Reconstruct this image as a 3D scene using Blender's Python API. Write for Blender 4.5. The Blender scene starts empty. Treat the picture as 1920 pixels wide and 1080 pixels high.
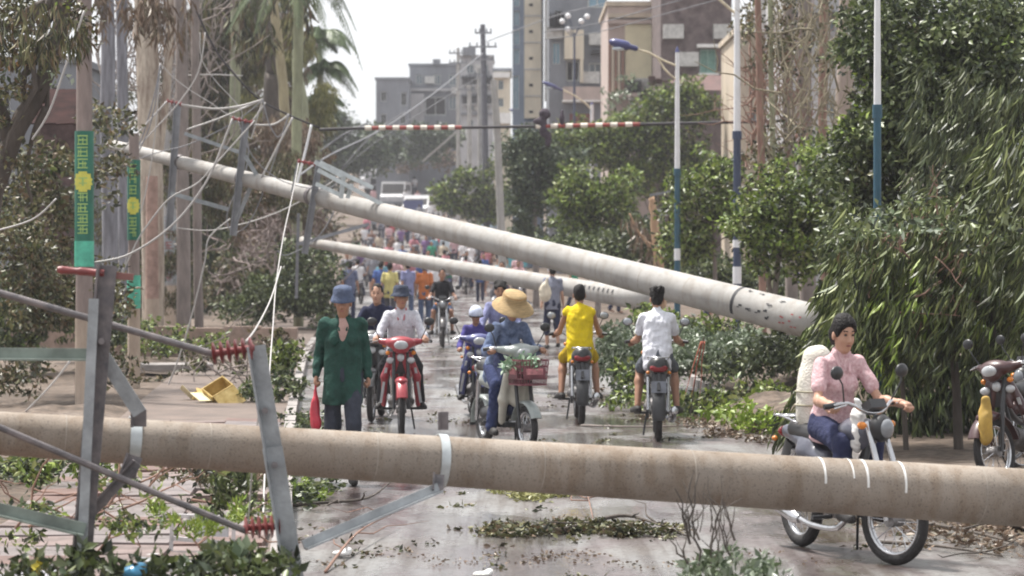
import bpy, math, random
import numpy as np
from mathutils import Vector, Matrix, Euler, noise as mnoise

random.seed(7)
RNG = np.random.default_rng(7)
SC = bpy.context.scene
COL = SC.collection
PI = math.pi

# ------------------------------------------------------------------ camera, sky, sun, exposure
FPX = 5333.0          # focal length in photo pixels (1920 wide)
CAM_H, HOR = 2.0, 466.0
cam_data = bpy.data.cameras.new("camera")
cam = bpy.data.objects.new("camera", cam_data)
COL.objects.link(cam)
cam.location = (0, 0, CAM_H)
cam.rotation_euler = (PI / 2, 0, 0)
cam_data.sensor_width = 36.0
cam_data.lens = 36.0 * FPX / 1920.0
cam_data.shift_y = -(540.0 - HOR) / 1920.0
cam_data.clip_start = 0.5
cam_data.clip_end = 6000
cam_data.dof.use_dof = True
cam_data.dof.focus_distance = 23.0
cam_data.dof.aperture_fstop = 4.2
SC.camera = cam

world = bpy.data.worlds.new("World")
SC.world = world
world.use_nodes = True
wn, wl = world.node_tree.nodes, world.node_tree.links
wn.clear()
sky = wn.new("ShaderNodeTexSky")
sky.sky_type = 'NISHITA'
sky.sun_disc = False
SUN_EL, SUN_AZ = math.radians(64), math.radians(-50)     # azimuth from +Y (away from camera), clockwise
sky.sun_elevation = SUN_EL
sky.sun_rotation = SUN_AZ
sky.air_density = 1.0
sky.dust_density = 3.0
sky.ozone_density = 1.0
hs = wn.new("ShaderNodeHueSaturation")
hs.inputs['Saturation'].default_value = 0.16             # milky overcast
bgn = wn.new("ShaderNodeBackground")
bgn.inputs['Strength'].default_value = 0.11
wo = wn.new("ShaderNodeOutputWorld")
wl.new(sky.outputs[0], hs.inputs['Color'])
cl_ = wn.new("ShaderNodeMix"); cl_.data_type = 'RGBA'; cl_.inputs['Factor'].default_value = 0.7   # even high cloud over the clear sky
cl_.inputs[7].default_value = (5.7, 5.85, 6.0, 1)
wl.new(hs.outputs[0], cl_.inputs[6]); wl.new(cl_.outputs[2], bgn.inputs['Color'])
wl.new(bgn.outputs[0], wo.inputs['Surface'])

sund = bpy.data.lights.new("sun", 'SUN')
sun = bpy.data.objects.new("sun", sund)
COL.objects.link(sun)
sund.energy = 4.1
sund.angle = math.radians(6)
sund.color = (1.0, 0.965, 0.90)
sdir = Vector((math.sin(SUN_AZ) * math.cos(SUN_EL), math.cos(SUN_AZ) * math.cos(SUN_EL), math.sin(SUN_EL)))
sun.rotation_euler = (-sdir).to_track_quat('-Z', 'Y').to_euler()
sun.location = (0, 0, 50)

SC.view_settings.view_transform = 'Standard'
SC.view_settings.look = 'None'
SC.view_settings.exposure = 0.9
SC.view_settings.gamma = 1.0
SC.view_settings.use_curve_mapping = False
SC.render.engine = 'CYCLES'
SC.cycles.use_denoising = True
SC.cycles.filter_width = 1.9
SC.cycles.max_bounces = 6
SC.cycles.diffuse_bounces = 3
SC.cycles.glossy_bounces = 3
SC.cycles.transmission_bounces = 3
SC.cycles.transparent_max_bounces = 8
SC.cycles.volume_bounces = 0
SC.cycles.volume_step_rate = 4.0

# ------------------------------------------------------------------ helpers: places
def gz(y):
    """height of the ground at distance y: level near the camera, climbing a hill far away"""
    if y < 90: return 0.0
    if y < 240: return 0.00028 * (y - 90) ** 2
    if y < 300: return 6.3 + 0.084 * (y - 240)
    return 11.34 + 0.0 * (y - 300)

def W(px, py, y):
    s = FPX / y
    return Vector(((px - 960) / s, y, CAM_H + (HOR - py) / s))

def G(px, y, dz=0.0):
    return Vector(((px - 960) * y / FPX, y, gz(y) + dz))

# ------------------------------------------------------------------ helpers: materials
MATS = {}
def _new(name):
    m = bpy.data.materials.new(name); m.use_nodes = True
    nt = m.node_tree
    return m, nt, nt.nodes['Principled BSDF']

def mat(name, col, rough=0.6, metal=0.0, var=0.25, scale=6.0, bump=0.0, bscale=40.0, col2=None, spec=0.5, stretch=None, coat=0.0):
    """base colour broken up by two octaves of noise, with a little wear in the gloss"""
    if name in MATS: return MATS[name]
    m, nt, p = _new(name)
    N, L = nt.nodes, nt.links
    tc = N.new('ShaderNodeTexCoord')
    mp = N.new('ShaderNodeMapping')
    if stretch: mp.inputs['Scale'].default_value = stretch
    L.new(tc.outputs['Object'], mp.inputs['Vector'])
    n = N.new('ShaderNodeTexNoise'); n.inputs['Scale'].default_value = scale; n.inputs['Detail'].default_value = 6
    n.inputs['Roughness'].default_value = 0.65
    L.new(mp.outputs[0], n.inputs['Vector'])
    r = N.new('ShaderNodeValToRGB')
    a = tuple(c * (1 - var) for c in col); b = col2 or tuple(min(1, c * (1 + var)) for c in col)
    r.color_ramp.elements[0].position = 0.33; r.color_ramp.elements[0].color = (*a, 1)
    r.color_ramp.elements[1].position = 0.67; r.color_ramp.elements[1].color = (*b, 1)
    L.new(n.outputs['Fac'], r.inputs['Fac']); L.new(r.outputs['Color'], p.inputs['Base Color'])
    p.inputs['Metallic'].default_value = metal
    p.inputs['Specular IOR Level'].default_value = spec
    p.inputs['Coat Weight'].default_value = coat
    mr = N.new('ShaderNodeMapRange'); mr.inputs['To Min'].default_value = max(0.03, rough - 0.12); mr.inputs['To Max'].default_value = min(1, rough + 0.12)
    L.new(n.outputs['Fac'], mr.inputs['Value']); L.new(mr.outputs[0], p.inputs['Roughness'])
    if bump:
        n2 = N.new('ShaderNodeTexNoise'); n2.inputs['Scale'].default_value = bscale; n2.inputs['Detail'].default_value = 5
        L.new(mp.outputs[0], n2.inputs['Vector'])
        bp = N.new('ShaderNodeBump'); bp.inputs['Strength'].default_value = min(1, bump); bp.inputs['Distance'].default_value = 0.02
        L.new(n2.outputs['Fac'], bp.inputs['Height']); L.new(bp.outputs[0], p.inputs['Normal'])
    MATS[name] = m
    return m

def leafmat(name, cols, rough=0.42, trans=0.16, spec=0.4):
    """every leaf its own shade out of cols"""
    if name in MATS: return MATS[name]
    m, nt, p = _new(name)
    N, L = nt.nodes, nt.links
    g = N.new('ShaderNodeNewGeometry')
    r = N.new('ShaderNodeValToRGB')
    while len(r.color_ramp.elements) < len(cols): r.color_ramp.elements.new(0.5)
    for i, c in enumerate(cols):
        e = r.color_ramp.elements[i]; e.position = i / (len(cols) - 1); e.color = (*c, 1)
    L.new(g.outputs['Random Per Island'], r.inputs['Fac'])
    tc = N.new('ShaderNodeTexCoord'); n = N.new('ShaderNodeTexNoise'); n.inputs['Scale'].default_value = 1.6
    L.new(tc.outputs['Object'], n.inputs['Vector'])
    h = N.new('ShaderNodeHueSaturation')
    mr = N.new('ShaderNodeMapRange'); mr.inputs['From Min'].default_value = 0.3; mr.inputs['From Max'].default_value = 0.7
    mr.inputs['To Min'].default_value = 0.65; mr.inputs['To Max'].default_value = 1.4
    L.new(n.outputs['Fac'], mr.inputs['Value']); L.new(mr.outputs[0], h.inputs['Value'])
    L.new(r.outputs['Color'], h.inputs['Color']); L.new(h.outputs[0], p.inputs['Base Color'])
    p.inputs['Roughness'].default_value = rough; p.inputs['Specular IOR Level'].default_value = spec
    t = N.new('ShaderNodeBsdfTranslucent'); L.new(h.outputs[0], t.inputs['Color'])
    mx = N.new('ShaderNodeMixShader'); mx.inputs['Fac'].default_value = trans
    L.new(p.outputs[0], mx.inputs[1]); L.new(t.outputs[0], mx.inputs[2])
    L.new(mx.outputs[0], N['Material Output'].inputs['Surface'])
    MATS[name] = m
    return m

def concretemat(name, c, stain, speck=.35):
    """cast concrete: cloudy tone, pores, dark runs and brown stains"""
    m, nt, p = _new(name); N, L = nt.nodes, nt.links
    tc = N.new('ShaderNodeTexCoord'); cur = None
    def layer(scale, sc3, p0, p1, c0, c1, det=6):
        nonlocal cur
        mp = N.new('ShaderNodeMapping'); mp.inputs['Scale'].default_value = sc3; L.new(tc.outputs['Object'], mp.inputs['Vector'])
        n = N.new('ShaderNodeTexNoise'); n.inputs['Scale'].default_value = scale; n.inputs['Detail'].default_value = det; n.inputs['Roughness'].default_value = .66
        L.new(mp.outputs[0], n.inputs['Vector']); r = N.new('ShaderNodeValToRGB')
        r.color_ramp.elements[0].position = p0; r.color_ramp.elements[0].color = (*c0, 1); r.color_ramp.elements[1].position = p1; r.color_ramp.elements[1].color = (*c1, 1)
        L.new(n.outputs['Fac'], r.inputs['Fac'])
        if cur is None: cur = r.outputs[0]
        else:
            mx = N.new('ShaderNodeMix'); mx.data_type = 'RGBA'; mx.blend_type = 'MULTIPLY'; mx.inputs['Factor'].default_value = 1
            L.new(cur, mx.inputs[6]); L.new(r.outputs[0], mx.inputs[7]); cur = mx.outputs[2]
        return n
    layer(2.0, (1, 1, 1), .3, .7, tuple(x * .82 for x in c), tuple(x * 1.15 for x in c))
    layer(5.0, (1.6, 1, .35), .36, .52, stain, (1, 1, 1))
    layer(1.1, (1, 1, 1), .36, .5, tuple(.5 + .5 * x for x in stain), (1, 1, 1))
    n = layer(90, (1, 1, 1), .36, .42, (1 - speck,) * 3, (1, 1, 1), 2)
    L.new(cur, p.inputs['Base Color']); p.inputs['Roughness'].default_value = .82; p.inputs['Specular IOR Level'].default_value = .3
    bp = N.new('ShaderNodeBump'); bp.inputs['Strength'].default_value = .5; bp.inputs['Distance'].default_value = .006
    L.new(n.outputs['Fac'], bp.inputs['Height']); L.new(bp.outputs[0], p.inputs['Normal'])
    MATS[name] = m
    return m

def glassmat(name, col=(0.10, 0.14, 0.17), rough=0.08):
    if name in MATS: return MATS[name]
    m, nt, p = _new(name)
    p.inputs['Base Color'].default_value = (*col, 1); p.inputs['Roughness'].default_value = rough
    p.inputs['Specular IOR Level'].default_value = 0.8
    MATS[name] = m
    return m

# ------------------------------------------------------------------ helpers: meshes
def frame_of(d):
    d = Vector(d).normalized()
    up = Vector((0, 0, 1)) if abs(d.z) < 0.9 else Vector((1, 0, 0))
    u = d.cross(up).normalized(); v = u.cross(d).normalized()
    return d, u, v

class MB:
    """collects simple shapes and links them as ONE mesh object"""
    def __init__(s): s.v = []; s.f = []
    def add(s, vs, fs):
        o = len(s.v); s.v += [tuple(v) for v in vs]; s.f += [tuple(i + o for i in f) for f in fs]; return s
    def box(s, c, size, rot=None, taper=1.0):
        x, y, z = size[0] / 2, size[1] / 2, size[2] / 2
        vs = [Vector((a * x * (taper if e > 0 else 1), b * y * (taper if e > 0 else 1), e * z)) for e in (-1, 1) for a, b in ((-1, -1), (1, -1), (1, 1), (-1, 1))]
        if rot is not None:
            R = rot if isinstance(rot, Matrix) else Euler(rot).to_matrix()
            vs = [R @ v for v in vs]
        c = Vector(c)
        return s.add([v + c for v in vs], [(3, 2, 1, 0), (4, 5, 6, 7), (0, 1, 5, 4), (1, 2, 6, 5), (2, 3, 7, 6), (3, 0, 4, 7)])
    def bar(s, a, b, w, h, up=None):
        """rectangular bar from a to b, w wide, h deep"""
        a, b = Vector(a), Vector(b); d, u, v = frame_of(b - a)
        if up is not None:
            u = d.cross(Vector(up)).normalized(); v = u.cross(d).normalized()
        vs = [p + u * (i * w / 2) + v * (j * h / 2) for p in (a, b) for i, j in ((-1, -1), (1, -1), (1, 1), (-1, 1))]
        return s.add(vs, [(3, 2, 1, 0), (4, 5, 6, 7), (0, 1, 5, 4), (1, 2, 6, 5), (2, 3, 7, 6), (3, 0, 4, 7)])
    def angle(s, a, b, w, t=0.008, up=None):
        """an L section (angle iron): two thin bars sharing an edge"""
        a, b = Vector(a), Vector(b); d, u, v = frame_of(b - a)
        if up is not None:
            u = d.cross(Vector(up)).normalized(); v = u.cross(d).normalized()
        s.bar(a, b, w, t, up=v)
        o = u * (w / 2) + v * (w / 2)
        return s.bar(a + o, b + o, t, w - t * 1.5, up=v)
    def tube(s, pts, r, seg=8, caps=True, flat=1.0):
        pts = [Vector(p) for p in pts]; n = len(pts)
        rs = r if isinstance(r, (list, tuple)) else [r] * n
        vs, fs = [], []; pu = None
        for i, p in enumerate(pts):
            d = (pts[min(i + 1, n - 1)] - pts[max(i - 1, 0)])
            if d.length < 1e-9: d = Vector((0, 0, 1))
            d.normalize()
            if pu is None: _, u, v = frame_of(d)
            else:
                u = (pu - d * pu.dot(d)); u = u.normalized() if u.length > 1e-6 else frame_of(d)[1]
                v = u.cross(d).normalized()
            pu = u
            for k in range(seg):
                a = 2 * PI * k / seg
                vs.append(p + u * (math.cos(a) * rs[i]) + v * (math.sin(a) * rs[i] * flat))
        for i in range(n - 1):
            for k in range(seg):
                k2 = (k + 1) % seg
                fs.append((i * seg + k, i * seg + k2, (i + 1) * seg + k2, (i + 1) * seg + k))
        if caps:
            fs.append(tuple(range(seg))[::-1]); fs.append(tuple((n - 1) * seg + k for k in range(seg)))
        return s.add(vs, fs)
    def ball(s, c, r, seg=12, rings=8, rot=None):
        r = (r, r, r) if not isinstance(r, (tuple, list)) else r
        c = Vector(c); vs, fs = [], []
        R = Euler(rot).to_matrix() if rot is not None and not isinstance(rot, Matrix) else rot
        for i in range(rings + 1):
            th = PI * i / rings
            for k in range(seg):
                ph = 2 * PI * k / seg
                v = Vector((r[0] * math.sin(th) * math.cos(ph), r[1] * math.sin(th) * math.sin(ph), r[2] * math.cos(th)))
                vs.append(c + (R @ v if R is not None else v))
        for i in range(rings):
            for k in range(seg):
                k2 = (k + 1) % seg
                fs.append((i * seg + k, (i + 1) * seg + k, (i + 1) * seg + k2, i * seg + k2))
        return s.add(vs, fs)
    def torus(s, c, R, r, axis='y', seg=28, ts=8, a0=0.0, a1=2 * PI, flat=1.0):
        c = Vector(c); vs, fs = [], []; full = abs(a1 - a0 - 2 * PI) < 1e-6
        n = seg if full else seg + 1
        for i in range(n):
            a = a0 + (a1 - a0) * i / seg
            for k in range(ts):
                b = 2 * PI * k / ts
                q = R + r * math.cos(b); w = r * flat * math.sin(b)
                if axis == 'y': p = Vector((q * math.cos(a), w, q * math.sin(a)))
                elif axis == 'z': p = Vector((q * math.cos(a), q * math.sin(a), w))
                else: p = Vector((w, q * math.cos(a), q * math.sin(a)))
                vs.append(c + p)
        for i in range(n if full else n - 1):
            i2 = (i + 1) % n
            for k in range(ts):
                k2 = (k + 1) % ts
                fs.append((i * ts + k, i2 * ts + k, i2 * ts + k2, i * ts + k2))
        return s.add(vs, fs)
    def lathe(s, prof, c=(0, 0, 0), seg=20, M=None):
        c = Vector(c); vs, fs = [], []
        for r, z in prof:
            for k in range(seg):
                a = 2 * PI * k / seg
                v = Vector((r * math.cos(a), r * math.sin(a), z))
                vs.append((M @ v if M is not None else v) + c)
        for i in range(len(prof) - 1):
            for k in range(seg):
                k2 = (k + 1) % seg
                fs.append((i * seg + k, i * seg + k2, (i + 1) * seg + k2, (i + 1) * seg + k))
        return s.add(vs, fs)
    def prism(s, poly, y0, y1):
        """poly in x,z extruded along y"""
        n = len(poly)
        vs = [Vector((p[0], y0, p[1])) for p in poly] + [Vector((p[0], y1, p[1])) for p in poly]
        return s.add(vs, [tuple(range(n)), tuple(range(2 * n - 1, n - 1, -1))] + [(i, i + n, (i + 1) % n + n, (i + 1) % n) for i in range(n)])
    def mesh(s, name):
        me = bpy.data.meshes.new(name); me.from_pydata(s.v, [], s.f); me.update(); return me
    def build(s, name, m, parent=None, smooth=40, M=None):
        if M is not None: s.v = [tuple(M @ Vector(v)) for v in s.v]
        me = s.mesh(name)
        return link(name, me, m, parent, smooth)

def link(name, me, m, parent=None, smooth=40):
    if m is not None and not me.materials: me.materials.append(m)
    if smooth and len(me.polygons):
        me.polygons.foreach_set('use_smooth', [True] * len(me.polygons))
        if smooth < 180: me.set_sharp_from_angle(angle=math.radians(smooth))
    o = bpy.data.objects.new(name, me); COL.objects.link(o)
    if parent is not None: o.parent = parent
    return o

def empty(name, loc=(0, 0, 0), rz=0.0):
    o = bpy.data.objects.new(name, None); COL.objects.link(o)
    o.location = loc; o.rotation_euler = (0, 0, rz); o.empty_display_size = 0.2
    return o

def tag(o, label=None, cat=None, group=None, kind=None):
    if label: o['label'] = label
    if cat: o['category'] = cat
    if group: o['group'] = group
    if kind: o['kind'] = kind
    return o

def kids(o): return [c for c in o.children]
def copy_tree(o, parent=None):
    c = o.copy(); COL.objects.link(c); c.parent = parent
    for k in CHILD[o.name]: copy_tree(k, c)
    return c
CHILD = {}
def index_children(o):
    CHILD[o.name] = list(o.children)
    for k in CHILD[o.name]: index_children(k)

# ------------------------------------------------------------------ helpers: smooth bodies (signed distance -> mesh)
class Blob:
    """a smooth union of capsules and ellipsoids turned into one continuous surface"""
    def __init__(s, vox=0.012): s.p = []; s.vox = vox; s.pl = []; s.nz = None
    def cap(s, a, b, ra, rb=None, k=0.02, sub=False): s.p.append(('c', np.array(a, float), np.array(b, float), ra, ra if rb is None else rb, k, sub)); return s
    def ell(s, c, r, R=None, k=0.03, sub=False): s.p.append(('e', np.array(c, float), np.array(r, float), np.array(R, float) if R is not None else None, 0, k, sub)); return s
    def plane(s, c, n): s.pl.append((np.array(c, float), np.array(n, float) / np.linalg.norm(n))); return s   # keeps the side n points away from
    def wrinkle(s, amp, f, seed=0, dirn=(1, 1, 1)): s.nz = (amp, f, seed, dirn); return s
    def mesh(s, name):
        lo, hi = np.full(3, 1e9), np.full(3, -1e9); bbs = []
        for q in s.p:
            if q[0] == 'c': r = max(q[3], q[4]); a = np.minimum(q[1], q[2]) - r; b = np.maximum(q[1], q[2]) + r
            else: r = q[2].max(); a = q[1] - r; b = q[1] + r
            bbs.append((a, b))
            if not q[6]: lo = np.minimum(lo, a); hi = np.maximum(hi, b)
        v = s.vox; pad = 3 * v + (s.nz[0] if s.nz else 0) + 0.012
        lo -= pad; hi += pad
        n = np.ceil((hi - lo) / v).astype(int) + 1
        F = np.full(n, 0.15, np.float32)
        ax = [lo[i] + np.arange(n[i]) * v for i in range(3)]
        for q, (a, b) in zip(s.p, bbs):
            m = q[5] + 3 * v + 0.01
            i0 = np.clip(((a - m - lo) / v).astype(int), 0, n); i1 = np.clip(((b + m - lo) / v).astype(int) + 2, 0, n)
            if (i1 <= i0).any(): continue
            sl = tuple(slice(i0[i], i1[i]) for i in range(3))
            X, Y, Z = np.meshgrid(*[ax[i][sl[i]] for i in range(3)], indexing='ij')
            if q[0] == 'c':
                pa, ba = (X - q[1][0], Y - q[1][1], Z - q[1][2]), q[2] - q[1]
                L = max(1e-9, ba @ ba)
                t = np.clip((pa[0] * ba[0] + pa[1] * ba[1] + pa[2] * ba[2]) / L, 0, 1)
                d = np.sqrt((pa[0] - ba[0] * t) ** 2 + (pa[1] - ba[1] * t) ** 2 + (pa[2] - ba[2] * t) ** 2) - (q[3] + (q[4] - q[3]) * t)
            else:
                P = np.stack((X - q[1][0], Y - q[1][1], Z - q[1][2]), -1)
                if q[3] is not None: P = P @ q[3]
                k0 = np.sqrt(((P / q[2]) ** 2).sum(-1)); k1 = np.sqrt(((P / q[2] ** 2) ** 2).sum(-1)) + 1e-9
                d = k0 * (k0 - 1) / k1
            f = F[sl]; k = max(q[5], 1e-4)
            if q[6]:
                d = -d; h = np.clip(0.5 - 0.5 * (f - d) / k, 0, 1); F[sl] = f * (1 - h) + d * h + k * h * (1 - h)
            else:
                h = np.clip(0.5 + 0.5 * (f - d) / k, 0, 1); F[sl] = f * (1 - h) + d * h - k * h * (1 - h)
        if s.nz or s.pl:
            X, Y, Z = np.meshgrid(*ax, indexing='ij')
            if s.nz:
                amp, fr, sd, dn = s.nz
                rg = np.random.default_rng(sd); w = 0
                for j in range(6):
                    kx, ky, kz = rg.normal(size=3) * fr * np.array(dn) * (0.6 + 0.35 * j)
                    w = w + np.sin(X * kx + Y * ky + Z * kz + rg.uniform(0, 6.28) + 0.8 * np.sin(Z * fr * 0.7 + j)) / (1 + 0.35 * j)
                F += (amp * 0.33 * w).astype(np.float32)
            for c, nn in s.pl:
                F = np.maximum(F, (X - c[0]) * nn[0] + (Y - c[1]) * nn[1] + (Z - c[2]) * nn[2])
        F[0] = F[-1] = 0.1; F[:, 0] = F[:, -1] = 0.1; F[:, :, 0] = F[:, :, -1] = 0.1
        ins = F < 0
        def cut(i, j, k): return F[i:n[0] - 1 + i, j:n[1] - 1 + j, k:n[2] - 1 + k]
        S = np.zeros(tuple(n - 1) + (3,), np.float32); C = np.zeros(tuple(n - 1), np.float32)
        cor = [(0, 0, 0), (1, 0, 0), (0, 1, 0), (1, 1, 0), (0, 0, 1), (1, 0, 1), (0, 1, 1), (1, 1, 1)]
        for i, a in enumerate(cor):
            for j, b in enumerate(cor):
                if j <= i or sum(abs(x - y) for x, y in zip(a, b)) != 1: continue
                fa, fb = cut(*a), cut(*b)
                m = (fa < 0) != (fb < 0)
                idx = np.nonzero(m)
                t = fa[idx] / (fa[idx] - fb[idx])
                for q in range(3): S[idx + (np.full(len(t), q),)] += a[q] + (b[q] - a[q]) * t
                C[idx] += 1
        act = C > 0
        ids = np.full(act.shape, -1, np.int64); ids[act] = np.arange(act.sum())
        cells = np.argwhere(act)
        V = (cells + S[act] / C[act][:, None]) * v + lo
        quads = []
        def em(ed, sh, flip):
            i, j, k = np.nonzero(ed)
            q = np.stack([ids[i - sh[a][0], j - sh[a][1], k - sh[a][2]] for a in range(4)], 1)
            sgn = flip[i, j, k]
            q[sgn] = q[sgn][:, ::-1]
            quads.append(q)
        e = np.zeros(act.shape, bool); g = ins[:-1, :-1, :-1]
        ex = g != ins[1:, :-1, :-1]; ex[:, 0] = ex[:, :, 0] = False
        em(ex, [(0, 0, 0), (0, 1, 0), (0, 1, 1), (0, 0, 1)], ~g)
        ey = g != ins[:-1, 1:, :-1]; ey[0] = ey[:, :, 0] = False
        em(ey, [(0, 0, 0), (0, 0, 1), (1, 0, 1), (1, 0, 0)], ~g)
        ez = g != ins[:-1, :-1, 1:]; ez[0] = ez[:, 0] = False
        em(ez, [(0, 0, 0), (1, 0, 0), (1, 1, 0), (0, 1, 0)], ~g)
        Q = np.concatenate(quads); Q = Q[(Q >= 0).all(1)]
        return np_mesh(name, V, Q)
    def build(s, name, m, parent=None):
        return link(name, s.mesh(name), m, parent, 180)

def np_mesh(name, V, Q):
    me = bpy.data.meshes.new(name); k = Q.shape[1]
    me.vertices.add(len(V)); me.vertices.foreach_set('co', np.asarray(V, np.float32).ravel())
    me.loops.add(Q.size); me.loops.foreach_set('vertex_index', Q.astype(np.int32).ravel())
    me.polygons.add(len(Q)); me.polygons.foreach_set('loop_start', np.arange(0, Q.size, k, dtype=np.int32))
    me.update(calc_edges=True); me.validate()
    return me

# ------------------------------------------------------------------ helpers: foliage
def leaf_mesh(name, clumps, size, mode='leaf', fill=2.6, seed=1, aspect=0.45, maxn=60000, shell=0.5):
    """clumps: (centre, (rx,ry,rz), weight). Kite shaped leaves, folded along the midrib, spread through each clump."""
    rg = np.random.default_rng(seed); P, D = [], []
    for c, r, w in clumps:
        area = PI * r[0] * r[2]
        n = int(min(maxn, max(12, fill * w * area / (size * size * aspect * 0.6))))
        u = rg.normal(size=(n, 3)); u /= np.linalg.norm(u, axis=1)[:, None] + 1e-9
        rad = rg.uniform(0, 1, n) ** shell
        # uneven outline: the radius varies with direction
        k = rg.normal(size=(5, 3)) * 2.6; ph = rg.uniform(0, 6.28, 5)
        wob = 1 + 0.16 * np.sin(u @ k.T + ph).sum(1) / 1.5
        p = np.array(c) + u * np.array(r) * (rad * wob)[:, None]
        P.append(p); D.append(u)
    P = np.concatenate(P); D = np.concatenate(D); n = len(P)
    if mode == 'leaf':
        d = rg.normal(size=(n, 3)) + D * 0.9 + np.array([0, 0, -0.25])
    elif mode == 'droop':
        d = rg.normal(size=(n, 3)) * 0.22 + D * np.array([0.35, 0.35, 0.1]) + np.array([0, 0, -1.0])
    elif mode == 'droopl':
        d = rg.normal(size=(n, 3)) * 0.24 + D * np.array([0.35, 0.35, 0.1]) + np.array([-0.38, 0, -1.0])
    elif mode == 'slant':
        d = rg.normal(size=(n, 3)) * 0.25 + np.array([-0.55, -0.1, -0.9])
    elif mode == 'flat':
        d = rg.normal(size=(n, 3)) * np.array([1, 1, 0.35])
    elif mode == 'twig':
        d = rg.normal(size=(n, 3)) * np.array([0.45, 0.45, 0.5]) + np.array([0, 0, 0.5])
    d /= np.linalg.norm(d, axis=1)[:, None] + 1e-9
    q = rg.normal(size=(n, 3)); q[:, 2] += 0.0
    sd = np.cross(d, q); sd /= np.linalg.norm(sd, axis=1)[:, None] + 1e-9
    nr = np.cross(d, sd)
    L = (size * rg.uniform(0.6, 1.35, n))[:, None]; Wd = L * aspect * 0.5
    a = P; b = P + d * L * 0.45 + sd * Wd + nr * L * 0.07; c = P + d * L + nr * L * -0.1; e = P + d * L * 0.45 - sd * Wd + nr * L * 0.07
    V = np.stack((a, b, c, e), 1).reshape(-1, 3)
    Q = np.arange(4 * n).reshape(n, 4)
    me = bpy.data.meshes.new(name)
    me.vertices.add(len(V)); me.vertices.foreach_set('co', V.astype(np.float32).ravel())
    T = np.stack((Q[:, [0, 1, 2]], Q[:, [0, 2, 3]]), 1).reshape(-1, 3)
    me.loops.add(T.size); me.loops.foreach_set('vertex_index', T.astype(np.int32).ravel())
    me.polygons.add(len(T)); me.polygons.foreach_set('loop_start', np.arange(0, T.size, 3, dtype=np.int32))
    me.update(calc_edges=True)
    return me

def pclumps(lst, y, depth=0.8):
    """(px, py, half width px, half height px[, weight]) at distance y -> clumps, scattered a little in depth"""
    s = FPX / y; out = []
    for q in lst:
        w = q[4] if len(q) > 4 else 1.0
        yy = y + random.uniform(-0.35, 0.35) * depth
        c = W(q[0], q[1], yy)
        out.append((c, (q[2] / s, max(depth * 0.5, 0.15), q[3] / s), w))
    return out

def spray(cx, cy, w, h, n, size, rnd):
    """n small clumps scattered inside an ellipse, for an uneven mass"""
    out = []
    for _ in range(n):
        a = rnd.uniform(0, 2 * PI); r = math.sqrt(rnd.random())
        k = rnd.uniform(0.6, 1.4)
        out.append((cx + math.cos(a) * r * w, cy + math.sin(a) * r * h, size * k, size * k * rnd.uniform(0.6, 0.95)))
    return out

def limb_path(a, b, n=6, wob=0.05, rnd=random):
    a, b = Vector(a), Vector(b); L = (b - a).length
    out = []
    for i in range(n + 1):
        t = i / n
        p = a.lerp(b, t)
        if 0 < i < n: p += Vector((rnd.uniform(-1, 1), rnd.uniform(-1, 1), rnd.uniform(-.6, .6))) * wob * L
        out.append(p)
    return out
# ------------------------------------------------------------------ ground, road, pavement
def interp(tab, y):
    if y <= tab[0][0]: return tab[0][1]
    for (a, b), (c, d) in zip(tab, tab[1:]):
        if y <= c: return b + (d - b) * (y - a) / (c - a)
    return tab[-1][1]
LEFT = [(-20, 0.3), (10, -0.85), (18, -1.4), (33, -2.5), (50, -3.6), (74, -4.8), (110, -6.6), (160, -8.8), (213, -10.8), (270, -14.0), (330, -17)]
RIGHT = [(-20, 4.0), (10, 3.75), (18, 3.5), (33, 2.9), (50, 2.35), (74, 1.6), (110, 0.5), (160, -1.8), (213, -4.8), (270, -8.8), (330, -11)]

def ribbon(name, xl, xr, ys, dz, m, nx=6, parent=None, rough=0.0):
    V, F = [], []
    for i, y in enumerate(ys):
        a, b = xl(y), xr(y)
        for k in range(nx + 1):
            x = a + (b - a) * k / nx
            V.append((x, y, gz(y) + dz + (mnoise.noise(Vector((x * 0.9, y * 0.5, 3))) * rough)))
    for i in range(len(ys) - 1):
        for k in range(nx):
            q = i * (nx + 1) + k
            F.append((q, q + 1, q + nx + 2, q + nx + 1))
    mb = MB(); mb.add(V, F)
    return mb.build(name, m, parent, 180)

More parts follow.
